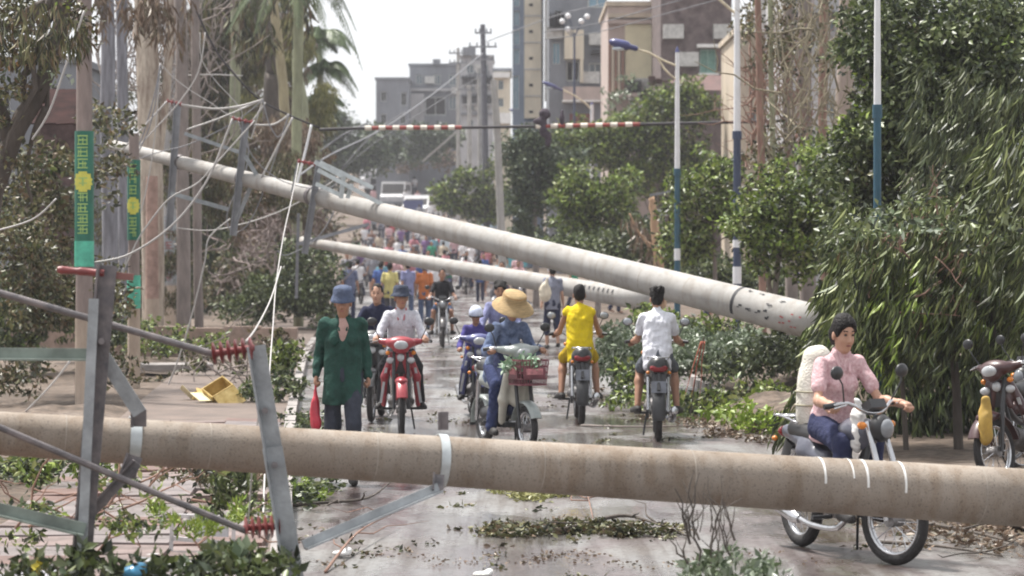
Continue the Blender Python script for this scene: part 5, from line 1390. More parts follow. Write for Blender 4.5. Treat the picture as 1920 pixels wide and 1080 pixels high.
litter('band of crushed olive leaves across the near road', 0, [(1010, YG(1000), .32, .22, 12), (1100, YG(998), .42, .16, 18), (1190, YG(1003), .3, .14, 10), (960, YG(1004), .2, .12, 5)], .055, G_OLIVE, 202, fill=2.4, h=.05)
litter('small heap of yellowish leaves left of the band', 0, [(985, YG(935), .22, .35, 9), (1040, YG(930), .16, .2, 5), (940, YG(925), .12, .2, 3)], .05, leafmat('leaf_yellowish', []) if 'leaf_yellowish' not in MATS else MATS['leaf_yellowish'], 203, fill=1.8, h=.04)
litter('tiny dark bits washed along the bottom of the road', 0, [(900, YG(1050), 1.6, .5, 16), (1300, YG(1050), 1.2, .5, 12)], .03, G_BROWN, 204, fill=.7, h=.012)
litter('leaves strewn over the left pavement', 0, [(60, 25, .6, 1.2, 18), (200, 24, .8, 2, 18), (430, 24, .7, 1.6, 18), (330, 20, .7, 1.2, 16), (560, 23, .3, 1.5, 16), (560, 31, .4, 3, 18)], .07, G_DARK, 205, fill=1.3, h=.11)
litter('brown muddy litter along the right verge', 0, [(1800, 21, .9, 1.4, 24), (1880, 19, .6, 1, 16), (1330, 33, .8, 1.5, 20), (1440, 30, .7, 1.2, 16), (1160, 38, 1, 2, 16)], .055, G_BROWN, 206, fill=1.6, h=.05)
def near(label, pts, size, m, seed, fill=2.0, mode='leaf', aspect=.5, Y=14.2, name='fallen_shrub', cat='fallen shrub', depth=.5, extra=()):
    return bush(label, Y, pts, size, m, seed, fill, mode, aspect, depth=depth, name=name, cat=cat, extra=extra, branches=0)
near('leafy clump at the bottom edge between the road and the right wheel tracks', [(1370, 1068, 50, 26, 9, 15), (1320, 1080, 30, 20, 5, 14), (1440, 1078, 36, 14, 5, 12)], .055, G_PALE_GLINT, 211, Y=14.5, fill=1.6)
near('green broad leaves heaped along the bottom left of the photo', [(330, 1066, 70, 16, 9, 15), (430, 1056, 60, 20, 8, 16), (250, 1075, 40, 20, 5, 18), (500, 1070, 50, 22, 6, 18)], .07, G_DARK, 212, Y=14.35, aspect=.5, fill=.75, extra=[(spray(400, 1055, 90, 26, 10, 11, R), .08, G_PALE_GLINT, 'leaf', 1.2, .55)])
near('dark leaves in the bottom left corner', [(40, 1068, 60, 16, 6, 18), (130, 1060, 40, 18, 5, 16), (170, 1040, 20, 14, 3, 12)], .075, G_DARK, 213, Y=14.3, extra=[([(60, 1066, 8, 12)], .06, leafmat('flower_yellow', [(.6, .5, .05), (.75, .62, .1)]), 'leaf', 3, .6)])
near('upright dark weeds between the fallen pole and the red insulator', [(440, 930, 26, 34, 7, 14), (410, 950, 16, 24, 3, 12), (455, 900, 14, 16, 3, 10)], .07, G_DARK, 214, Y=16.4, mode='twig', aspect=.3, name='weeds', cat='weeds')
near('yellow green weeds at the foot of the white debris frame', [(370, 985, 36, 16, 6, 12), (440, 965, 16, 20, 3, 12), (290, 950, 14, 20, 3, 10)], .05, G_LIME, 215, Y=15.8, mode='twig', aspect=.3, name='weeds', cat='weeds')
near('green leaves fallen at the kerb behind the walking man', [(545, 660, 26, 18, 6, 14), (520, 690, 20, 20, 4, 12), (560, 740, 12, 20, 3, 10), (470, 750, 26, 16, 5, 14)], .09, G_MID, 216, Y=38, name='fallen_branch', cat='fallen branch', extra=[(spray(530, 680, 30, 30, 6, 8, R), .09, G_PALE_GLINT, 'leaf', 1.2, .5)])
near('mixed leaves and grass strewn over the near left slabs', [(60, 960, 40, 10, 5, 11), (250, 985, 50, 12, 6, 12), (200, 905, 40, 10, 4, 10), (500, 960, 30, 20, 4, 12), (40, 1010, 30, 8, 3, 9)], .05, G_MID, 219, Y=16.6, fill=.9, name='fallen_branch', cat='fallen branch', extra=[(spray(200, 960, 200, 40, 9, 8, R), .05, G_PALE_GLINT, 'leaf', 1.5, .5)])
near('wilted branches piled on the pavement below the red insulator and pole', [(470, 900, 40, 16, 6, 12), (350, 890, 50, 12, 6, 11)], .06, G_OLIVE, 231, Y=21, fill=1.4, name='fallen_branch', cat='fallen branch')
near('leaf heap at the pavement edge right of the yellow box', [(480, 735, 40, 16, 8, 12), (545, 715, 24, 22, 6, 12)], .085, G_DARK, 232, Y=35.5, fill=1.6, name='fallen_branch', cat='fallen branch', extra=[(spray(500, 730, 50, 22, 6, 8, R), .085, G_PALE_GLINT, 'leaf', 1.3, .5)])
near('torn leafy branches strewn behind the yellow box', [(400, 680, 60, 14, 8, 12), (330, 720, 40, 12, 6, 12), (500, 640, 50, 12, 6, 12)], .09, G_OLIVE, 233, Y=43, fill=1.4, name='fallen_branch', cat='fallen branch', extra=[(spray(420, 680, 90, 30, 8, 8, R), .09, G_MID, 'leaf', 1.3, .5)])
twigs('broken bare branches lying behind the yellow box', 40, (300, 560, 660, 740), 26, .9, .014, B_GREY, up=.1, seed=234, depth=1.5, side=.6)
twigs('broken bare branches scattered over the near left slabs', 17.2, (20, 480, 905, 1000), 20, .45, .008, B_RED, up=.1, seed=235, depth=.6, side=.6)
near('leafy tuft left of the walking mans shoes', [(572, 925, 22, 16, 5, 11), (600, 935, 14, 8, 2, 8)], .06, G_LIME, 217, Y=22.5, name='fallen_branch', cat='fallen branch')
near('pale leaves gathered under the fallen pole at the left', [(60, 878, 70, 16, 8, 14), (220, 880, 60, 12, 5, 12), (420, 885, 40, 10, 4, 11)], .08, G_MID, 218, Y=22.5, name='fallen_branch', cat='fallen branch')
twigs('dry stems poking up from the leafy clump at the bottom edge', 14.5, (1290, 1380, 990, 1070), 16, .28, .006, B_DARK, up=1.6, seed=221, depth=.15)
def branch(label, pts, r, m, forks=3, seed=1):
    """a bare branch lying on the ground, pts (px, py, height)"""
    rnd = random.Random(seed); mb = MB(); P = smoothpts([G(x, YG(y), h + r) for x, y, h in pts])
    mb.tube(P, [r * (1 - .7 * i / len(P)) * rnd.uniform(.85, 1.15) for i in range(len(P))], 7)
    for _ in range(forks):
        q = P[rnd.randint(2, len(P) - 2)]; d = Vector((rnd.uniform(-.5, .5), rnd.uniform(-.6, .6), rnd.uniform(0, .12)))
        mb.tube(limb_path(q, q + d, 4, .08, rnd), [r * .5, r * .45, r * .35, r * .25, r * .12], 5)
    o = mb.build('branch', m, None, 180); return tag(o, label, 'branch', 'bare branches on the road')
branch('curved dark branch ending under the steel brace, left of the road', [(548, 950, 0), (620, 948, .01), (690, 942, .02), (732, 926, .08)], .016, B_DARK, 2, 1)
branch('long dark branch leading out of the leaf band to the right', [(1060, 1003, .02), (1160, 990, .07), (1220, 996, .05), (1290, 1010, 0)], .017, B_DARK, 3, 2)
branch('bent brown branch above the leaf band', [(1050, 930, 0), (1080, 926, .08), (1098, 945, .1), (1112, 975, 0)], .011, B_RED, 1, 3)
branch('small brown branch right of the bent one', [(1070, 928, .02), (1100, 936, .0), (1125, 934, .03)], .009, B_RED, 2, 4)
branch('thin red brown branch rising beneath the steel brace', [(610, 1075, 0), (670, 1030, .1), (740, 990, .1)], .010, B_RED, 4, 5)
branch('dark branch on the wet verge beside the front wheel', [(1700, 985, .02), (1800, 1006, .03), (1900, 1022, 0)], .02, B_DARK, 3, 6)
branch('second dark branch lower on the wet verge', [(1640, 1020, 0), (1760, 1034, .02), (1880, 1050, .01)], .015, B_DARK, 3, 7)
branch('pale stick lying beyond the riders by the kerb', [(1090, 800, 0), (1200, 806, .02), (1300, 800, 0)], .014, B_GREY, 2, 8)
# ------------------------------------------------------------------ people
SKIN = mat('skin_tan', (0.36, 0.19, 0.125), 0.5, var=0.10, scale=8, spec=.4)
SKIN2 = mat('skin_light', (0.47, 0.27, 0.19), 0.5, var=0.08, scale=8, spec=.4)
HAIR = mat('black_hair', (0.010, 0.008, 0.008), 0.62, var=0.4, scale=30, bump=.9, bscale=60, spec=.25)
EYE = mat('dark_eye', (0.02, 0.015, 0.012), 0.3); LIP = mat('lip', (0.24, 0.09, 0.075), 0.5)
def cloth(name, c, var=.16, **k): return mat('cloth_' + name, c, .9, var=var, scale=9, bump=.9, bscale=22, spec=.2, **k)
def v3(*a): return np.array(a, float)
def rot_head(yaw, pitch):
    cy, sy, cp, sp = math.cos(yaw), math.sin(yaw), math.cos(pitch), math.sin(pitch)
    return np.array([[cy * cp, -sy, cy * sp], [sy * cp, cy, sy * sp], [-sp, 0, cp]])     # columns: forward, left, up

def add_hand(B, wrist, fdir, pdir, grip, side, sc=1.0):
    """palm, four unequal bent fingers and a thumb. fdir: along the palm, pdir: the way the palm faces"""
    f = np.array(fdir, float); f /= np.linalg.norm(f); p = np.array(pdir, float); p -= f * (p @ f); p /= np.linalg.norm(p) + 1e-9
    s = np.cross(p, f) * side
    w = np.array(wrist, float); R = np.stack((f, s, p), 1)
    B.cap(w - f * .02, w + f * .02, .026, .028, .015)
    B.ell(w + f * .055, (.050, .040, .019), R, .012)
    for i, (o, L) in enumerate(((.030, .066), (.011, .075), (-.009, .070), (-.028, .054))):
        a = w + f * .088 + s * o; L *= sc
        if grip:
            b = a + (f * .6 + p * .75) * L * .42; c = b + (p * .7 - f * .55) * L * .40; d = c + (-f * .9 + p * .0) * L * .3
        else:
            b = a + (f * .97 + p * .22) * L * .45; c = b + (f * .82 + p * .55) * L * .33; d = c + (f * .6 + p * .8) * L * .25
        B.cap(a - f * .02, b, .0098, .0092, .004).cap(b, c, .0092, .0085, .003).cap(c, d, .0085, .0075, .003)
    a = w + f * .028 + s * .034
    if grip: b = a + f * .022 + s * .012 + p * .025; c = b + f * .015 - s * .012 + p * .022
    else: b = a + f * .03 + s * .022 + p * .012; c = b + f * .028 + s * .004 + p * .010
    B.cap(w + f * .02 + s * .018, a, .014, .0125, .006).cap(a, b, .0125, .0115, .004).cap(b, c, .0115, .0095, .004)

def person(label, loc, rz, J, top, bottom, shoes=None, skin=None, vox=.0095, hair='short', hat=None, sleeve='long', legs='long', cut_v=False, hem=.10,
           scale=1.0, group=None, seed=0, cat='person', female=False, loose=1.0, detail=True, collar=None, name='person', tuck=False):
    """J: joints in the local frame (forward +X, left +Y, up +Z): pel, che, nec, hed, sL sR eL eR hL hR (hand), jL jR (hip), kL kR, aL aR, fL fR (foot dir), yaw, pitch"""
    skin = skin or SKIN
    root = empty(name, loc, rz); root.scale = (scale, scale * .88, scale); tag(root, label, cat, group)
    J = {k: (np.array(v, float) if isinstance(v, (tuple, list)) else v) for k, v in J.items()}
    pel, che, nec, hed = J['pel'], J['che'], J['nec'], J['hed']
    R = rot_head(J.get('yaw', 0), J.get('pitch', 0)); fw, lf, up = R[:, 0], R[:, 1], R[:, 2]
    sp = che - pel; sp = sp / np.linalg.norm(sp); lat = J['sL'] - J['sR']; lat = lat / np.linalg.norm(lat)
    ft = np.cross(lat, sp); ft /= np.linalg.norm(ft); RT = np.stack((ft, lat, sp), 1)
    w = .86 if female else .95
    for k in ('sL', 'sR'): J[k] = J[k] * (1, .89 if not female else .84, 1)
    for k in ('eL', 'eR'): J[k] = J[k] * (1, .87, 1)
    def torso(B, e, k=.05):
        B.ell(pel + sp * .02, (.112 * w + e, .150 + e, .12 + e), RT, k)
        B.ell(pel + (che - pel) * .48 + ft * .005, (.098 * w + e, .135 * w + e, .14 + e), RT, k)
        B.ell(che, (.110 * w + e, .158 * w + e, .165 + e), RT, k)
        B.cap(che + sp * .10 + lat * .03, J['sL'] + (0, 0, -.01), .058 * w + e, .046 * w + e, k)
        B.cap(che + sp * .10 - lat * .03, J['sR'] + (0, 0, -.01), .058 * w + e, .046 * w + e, k)
        if female: B.ell(che + ft * .085 + lat * .06 - sp * .02, (.05 + e, .055 + e, .055 + e), RT, .03).ell(che + ft * .085 - lat * .06 - sp * .02, (.05 + e, .055 + e, .055 + e), RT, .03)
    B = Blob(vox); torso(B, -.006)
    B.cap(che + sp * .12, nec, .060 * w, .050 * w, .03).cap(nec, hed - up * .04, .051 * w, .050 * w, .02)
    # head
    B.ell(hed + up * .030 - fw * .012, (.092, .074, .092), R, .02)
    B.ell(hed - up * .035 + fw * .018, (.070, .057, .080), R, .03)
    B.ell(hed - up * .092 + fw * .048, (.028, .030, .024), R, .03)
    for q in (-1, 1):
        B.ell(hed - up * .030 + fw * .048 + lf * q * .032, (.028, .024, .026), R, .02)
        B.ell(hed + up * .030 + fw * .072 + lf * q * .022, (.014, .024, .010), R, .012)
        B.ell(hed - up * .012 - fw * .004 + lf * q * .078, (.020, .010, .032), R, .006)
        if detail: B.ell(hed + up * .010 + fw * .092 + lf * q * .031, (.014, .016, .011), R, .008, True)
    if detail:
        B.cap(hed + up * .012 + fw * .080, hed - up * .028 + fw * .100, .008, .0135, .010)
        B.ell(hed - up * .032 + fw * .090, (.012, .019, .010), R, .006)
        B.ell(hed - up * .060 + fw * .074, (.014, .024, .010), R, .008)
    for s, q in (('L', 1), ('R', -1)):
        sh, el, ha = J['s' + s], J['e' + s], J['h' + s]
        fd = ha - el; fd /= np.linalg.norm(fd); wr = ha - fd * .085
        B.cap(sh, el, .043 * w, .035 * w, .02).cap(el, el + (wr - el) * .35, .037 * w, .040 * w, .02).cap(el + (wr - el) * .35, wr, .040 * w, .026 * w, .02)
        B.ell(sh, (.043 * w,) * 3, None, .02)
        if vox < .016: add_hand(B, wr, fd, J.get('p' + s, (0, -q * .9, -.3)), J.get('grip', False), -q)
        else: B.ell(ha, (.05, .035, .035), None, .02).cap(ha, ha + fd * .05, .02, .012)
        jo, kn, an = J['j' + s], J['k' + s], J['a' + s]; fo = J.get('f' + s, np.array((1., 0, -.1))); fo = fo / np.linalg.norm(fo)
        B.cap(jo, kn, .074 * w, .050, .04).cap(kn, kn + (an - kn) * .35, .053, .055, .03).cap(kn + (an - kn) * .35, an, .055, .036, .03)
        B.ell(kn, (.056, .056, .056), None, .02)
        B.cap(an + (0, 0, -.035), an + (0, 0, -.045) + fo * .13, .036, .026, .02)
    B.build('body', skin, root)
    # upper garment
    if top is not None:
        e = .010 * loose; T = Blob(max(vox, .009)); torso(T, e, .035)
        hem_c = pel - sp * hem
        T.cap(pel + sp * .03 + lat * .05, hem_c - sp * .10 + lat * .05, .114 * w + e, .110 * w + e, .03).cap(pel + sp * .03 - lat * .05, hem_c - sp * .10 - lat * .05, .114 * w + e, .110 * w + e, .03)
        for q in (-1, 1): T.cap(che - sp * .02 + lat * q * (.062 if not female else .05) * w, pel + lat * q * .060 * w, .106 * w + e, .108 * w + e, .03)
        if hem > .15:
            for q in (-1, 1): T.cap(che - sp * .05 + lat * q * .055, hem_c - sp * .14 + lat * q * .075 + ft * .045, .096 + e, .108 + e, .03)
        for s in 'LR':
            sh, el, ha = J['s' + s], J['e' + s], J['h' + s]; wr = ha - (ha - el) / np.linalg.norm(ha - el) * .085
            if sleeve == 'long': T.cap(sh, el, .049 + e, .042 + e * .8, .02).cap(el, wr, .043 + e * .8, .036 + e * .8, .02)
            elif sleeve == 'rolled': T.cap(sh, el, .049 + e, .044 + e, .02).cap(el, el + (wr - el) * .35, .045 + e, .046 + e, .02)
            elif sleeve == 'short': T.cap(sh, sh + (el - sh) * .62, .047 * w + e, .050 * w + e, .02)
            elif sleeve == 'none': T.ell(sh - lat * (.02 if s == 'L' else -.02), (.045 + e, .035 + e, .045 + e), None, .02)
        T.cap(che + sp * .13, nec - up * .005, .066, .056 + e * .3, .02)
        if cut_v:
            T.cap(nec + ft * .10 + sp * .03, che + ft * .150 - sp * .03, .062, .030, .006, True)
            T.cap(che + ft * .150 - sp * .03, che + ft * .16 - sp * .12, .030, .016, .006, True)
            T.cap(che + ft * .128 - sp * .10, hem_c + ft * .165 - sp * .06, .016, .034, .004, True)
        T.plane(hem_c - sp * .05, -sp + ft * .0)
        T.wrinkle(.010 * loose, 27, seed + 3, (1, 1, .8))
        tb = T.build('shirt', top, root)
        if collar is not None:
            Cc = Blob(vox)
            Cc.cap(nec + lat * .055 + ft * .02, che + ft * .105 + lat * .035 + sp * .075, .014, .012, .01).cap(nec - lat * .055 + ft * .02, che + ft * .105 - lat * .035 + sp * .075, .014, .012, .01)
            Cc.cap(nec + lat * .055 + ft * .02, nec - ft * .055, .016, .016, .02).cap(nec - lat * .055 + ft * .02, nec - ft * .055, .016, .016, .02)
            Cc.build('collar', collar, root)
    if bottom is not None:
        e = .013 * loose; T = Blob(max(vox, .010))
        T.ell(pel + sp * .02, (.125 * w, .168, .12), RT, .05).ell(pel - sp * .04, (.115, .160, .09), RT, .05)
        for s in 'LR':
            jo, kn, an = J['j' + s], J['k' + s], J['a' + s]
            if legs == 'long': T.cap(jo, kn, .078 + e, .058 + e, .035).cap(kn, an + (0, 0, .01), .058 + e, .050 + e, .02)
            elif legs == 'short': T.cap(jo, jo + (kn - jo) * .9, .074 + e, .060 + e, .03)
            elif legs == 'crop': T.cap(jo, kn, .086 + e, .066 + e, .05).cap(kn, kn + (an - kn) * .45, .066 + e, .062 + e, .03)
        T.wrinkle(.009 * loose, 24, seed + 9, (1, 1, .7))
        T.build('trousers', bottom, root)
    for s in 'LR':
        an = J['a' + s]; fo = J.get('f' + s, np.array((1., 0, -.1))); fo = fo / np.linalg.norm(fo)
        if shoes is not None:
            T = Blob(.010 if vox < .016 else .02); T.cap(an + (0, 0, -.035), an + (0, 0, -.048) + fo * .15, .046, .036, .02).ell(an + (0, 0, -.045) - fo * .02, (.05, .042, .036), None, .02)
            T.plane(an + (0, 0, -.085), (0, 0, -1)) if abs(fo[2]) < .2 else None
            T.build('shoe', shoes, root)
    if hair:
        lift = .0 if hair != 'bun' else .014
        H = Blob(max(vox, .009))
        H.ell(hed + up * .042 - fw * .020, (.094, .079, .087), R, .02)
        H.ell(hed + up * .00 - fw * .045, (.062, .076, .075), R, .02)
        if hair == 'bald': H = None
        elif hair == 'bun':
            H.ell(hed + up * .045 + fw * .002, (.092, .088, .088), R, .02).ell(hed - up * .02 - fw * .07, (.06, .075, .07), R, .02).ell(hed - up * .06 - fw * .095, (.045, .05, .05), R, .02)
        elif hair == 'bushy':
            for a in range(14): 
                t = a * 2.4; H.ell(hed + up * (.07 + .035 * math.sin(t * 1.7)) - fw * (.01 + .07 * math.cos(t)) + lf * .06 * math.sin(t), (.035, .035, .035), None, .015)
        if H:
            H.wrinkle(.007, 55, seed, (1, 1, 1)); H.ell(hed - up * (.022 + lift) + fw * .092, (.050, .058, .068), R, .010, True); H.plane(hed + up * .060 + fw * .072, fw * .90 - up * .42)
            H.plane(hed - up * .072, -up + fw * .3)
            H.build('hair', HAIR, root)
    if detail and vox < .016:
        e = MB()
        for q in (-1, 1): e.ball(tuple(hed + up * .011 + fw * .0815 + lf * q * .031), (.009, .0125, .0065), 8, 6, Matrix(R.tolist()))
        e.build('eyes', EYE, root, 180)
        e = MB()
        for q in (-1, 1): e.bar(tuple(hed + up * .036 + fw * .084 + lf * q * .016), tuple(hed + up * .036 + fw * .072 + lf * q * .046), .006, .008)
        e.build('eyebrows', HAIR, root, 60)
        MB().ball(tuple(hed - up * .059 + fw * .0875), (.005, .022, .006), 10, 6, Matrix(R.tolist())).build('mouth', LIP, root, 180)
    if hat: hat(root, hed, R)
    return root

MR = lambda R, c: Matrix.Translation(Vector(c)) @ Matrix(R.tolist()).to_4x4()
def hat_straw(root, hed, R):
    m = mat('straw', (0.46, 0.32, 0.16), .8, var=.25, scale=14, bump=.8, bscale=60, stretch=(1, 1, 6))
    prof = [(.001, .160), (.08, .157), (.125, .140), (.138, .115), (.135, .085), (.16, .055), (.22, .015), (.24, -.012), (.235, -.016), (.16, .03), (.115, .06), (.112, .12), (.06, .155), (.001, .16)]
    c = hed + R[:, 2] * .015
    h = MB().lathe(prof, (0, 0, 0), 32).build('straw_hat', m, root, 60, M=MR(R, c))
    for z in (.07, .10, .13): MB().torus((0, 0, z), .127 + (.01 if z < .08 else 0), .006, 'z', 32, 6).build('hat_band', mat('straw_dark', (0.36, 0.20, 0.07), .8), h, 60, M=MR(R, c))
def hat_bucket(col, nm, brim=.145, crown=.12):
    def f(root, hed, R):
        prof = [(.001, .135), (.06, .133), (.088, .12), (.098, .09), (.103, .05), (.112, .04), (brim, .012), (brim, .008), (.105, .034), (.098, .05), (.001, .12)]
        MB().lathe(prof, (0, 0, 0), 24).build('hat', cloth(nm, col, .3), root, 60, M=MR(R, hed + R[:, 2] * .005 - R[:, 0] * .008) @ Matrix.Diagonal((1.08, .98, 1, 1)))
    return f
def hat_cap(col, nm):
    def f(root, hed, R):
        m = cloth(nm, col, .25)
        H = Blob(.009).ell((-.01, 0, .055), (.104, .092, .075), None, .01).cap((.08, .03, .048), (.14, .02, .035), .012, .008, .02).cap((.08, -.03, .048), (.14, -.02, .035), .012, .008, .02).cap((.10, 0, .05), (.15, 0, .036), .012, .008, .02)
        H.plane((0, 0, .028), (.0, 0, -1)); me = H.mesh('cap'); me.transform(MR(R, hed)); link('cap', me, m, root, 180)
    return f
def helmet(col, nm):
    def f(root, hed, R):
        H = Blob(.010).ell((-.005, 0, .04), (.128, .118, .115), None, .01); H.plane((0, 0, -.01), (.1, 0, -1)); me = H.mesh('helmet'); me.transform(MR(R, hed)); link('helmet', me, mat('helmet_' + nm, col, .3, coat=.4), root, 180)
        MB().torus((.02, 0, .0), .118, .010, 'z', 24, 6).build('helmet_rim', M_DARK, root, 60, M=MR(R, hed))
    return f

def ride_pose(lean=.06, legs='peg', yaw=0, pitch=.1, hb=.40, hw=.30, hz=1.00, seat=.80, elbow=.05):
    J = dict(pel=(-.17, 0, seat + .07), che=(-.14 + lean, 0, seat + .38), nec=(-.12 + lean * 1.5, 0, seat + .545), hed=(-.09 + lean * 1.7, 0, seat + .665),
             sL=(-.12 + lean * 1.3, .185, seat + .47), sR=(-.12 + lean * 1.3, -.185, seat + .47),
             eL=(.06 + lean * .4, .27 + elbow, seat + .235), eR=(.06 + lean * .4, -.27 - elbow, seat + .235),
             hL=(hb, hw, hz), hR=(hb, -hw, hz), jL=(-.15, .09, seat + .05), jR=(-.15, -.09, seat + .05),
             kL=(.24, .19, seat - .05), kR=(.24, -.19, seat - .05), aL=(.10, .20, .34), aR=(.10, -.20, .34), yaw=yaw, pitch=pitch, grip=True,
             pL=(.1, 0, -1), pR=(.1, 0, -1), fL=(1, .1, -.05), fR=(1, -.1, -.05))
    if legs == 'step':
        J.update(kL=(.22, .13, seat - .04), kR=(.22, -.13, seat - .04), aL=(.20, .12, .33), aR=(.20, -.12, .33))
    if legs == 'wide':
        J.update(kL=(.20, .20, seat - .08), kR=(.20, -.20, seat - .08), aL=(-.0, .235, .34), aR=(-.0, -.235, .34), fL=(.9, .35, -.1), fR=(.9, -.35, -.1))
    return J
def walk_pose(ph=1.0, yaw=0, pitch=.05, arm=.5, back=False):
    s = ph * .17
    return dict(pel=(0, 0, .93), che=(.01, 0, 1.24), nec=(.0, 0, 1.42), hed=(.02, 0, 1.545), sL=(0, .19, 1.36), sR=(0, -.19, 1.36),
                eL=(-.04 - s * arm, .25, 1.09), eR=(-.04 + s * arm, -.25, 1.09), hL=(.02 - s * arm * 1.4, .27, .84), hR=(.02 + s * arm * 1.4, -.27, .84),
                jL=(0, .09, .90), jR=(0, -.09, .90), kL=(.05 + s * .75, .10, .50), kR=(.04 - s * .45, -.10, .49), aL=(s, .10, .085), aR=(-s - .02, -.10, .085 + abs(s) * .35),
                fL=(1, .08, .0), fR=(1, -.08, -.3 * abs(ph)), yaw=yaw, pitch=pitch, grip=False)

# ------------------------------------------------------------------ motorcycles
TYRE = mat('tyre_rubber', (0.025, 0.023, 0.024), .8, var=.4, scale=12, bump=.5)
CHROME = mat('chrome', (0.55, 0.55, 0.57), .22, metal=.9, var=.15)
ENG = mat('engine_alloy', (0.20, 0.19, 0.19), .5, metal=.5, var=.35, scale=14, bump=.4)
BLACKP = mat('black_plastic', (0.03, 0.03, 0.033), .4, var=.3)
SEATM = mat('seat_vinyl', (0.025, 0.024, 0.026), .5, var=.3)
MIRR = glassmat('mirror_glass', (.3, .32, .35), .05)
LENSW = mat('lamp_glass', (.45, .46, .48), .12); LENSR = mat('tail_lens', (.22, .015, .02), .25); LENSO = mat('indicator_lens', (.6, .2, .03), .25)
def paint(nm, c): return mat('paint_' + nm, tuple(x * .8 for x in c), .38, var=.3, coat=.3, scale=7, col2=tuple(x * .75 + y * .25 for x, y in zip(c, (.16, .12, .09))))
def wheel(root, x, z, Rr, name, steer=None, spokes=True, tr=.042):
    wr = root
    t = MB().torus((x, 0, z), Rr - tr, tr, 'y', 36, 10).build(name, TYRE, wr, 180)
    MB().torus((x, 0, z), Rr - tr * 1.9, .014, 'y', 32, 6, flat=2.0).build('rim', CHROME, t, 180)
    mb = MB(); n = 18
    for k in range(n):
        a = 2 * PI * k / n; q = 1 if k % 2 else -1
        mb.tube([(x + math.cos(a + .3 * q) * .03, q * .03, z + math.sin(a + .3 * q) * .03), (x + math.cos(a) * (Rr - tr * 2), 0, z + math.sin(a) * (Rr - tr * 2))], .0035 if spokes else .012, 4)
    mb.build('spokes', CHROME if spokes else ENG, t, 60)
    MB().tube([(x, -.06, z), (x, .06, z)], .045, 12).build('hub', ENG, t, 60)
    return t
def arc_strip(x, z, R, w, a0, a1, n=12, th=.008, bulge=.02):
    mb = MB(); vs = []
    for i in range(n + 1):
        a = a0 + (a1 - a0) * i / n
        for (yy, rr) in ((-w, R - bulge), (-w * .6, R), (w * .6, R), (w, R - bulge), (w, R - bulge - th), (-w, R - bulge - th)):
            vs.append((x + math.cos(a) * rr, yy, z + math.sin(a) * rr))
    fs = []
    for i in range(n):
        for k in range(6): fs.append((i * 6 + k, i * 6 + (k + 1) % 6, (i + 1) * 6 + (k + 1) % 6, (i + 1) * 6 + k))
    fs += [tuple(range(6)), tuple(range(6 * n, 6 * n + 6))[::-1]]
    return mb.add(vs, fs)
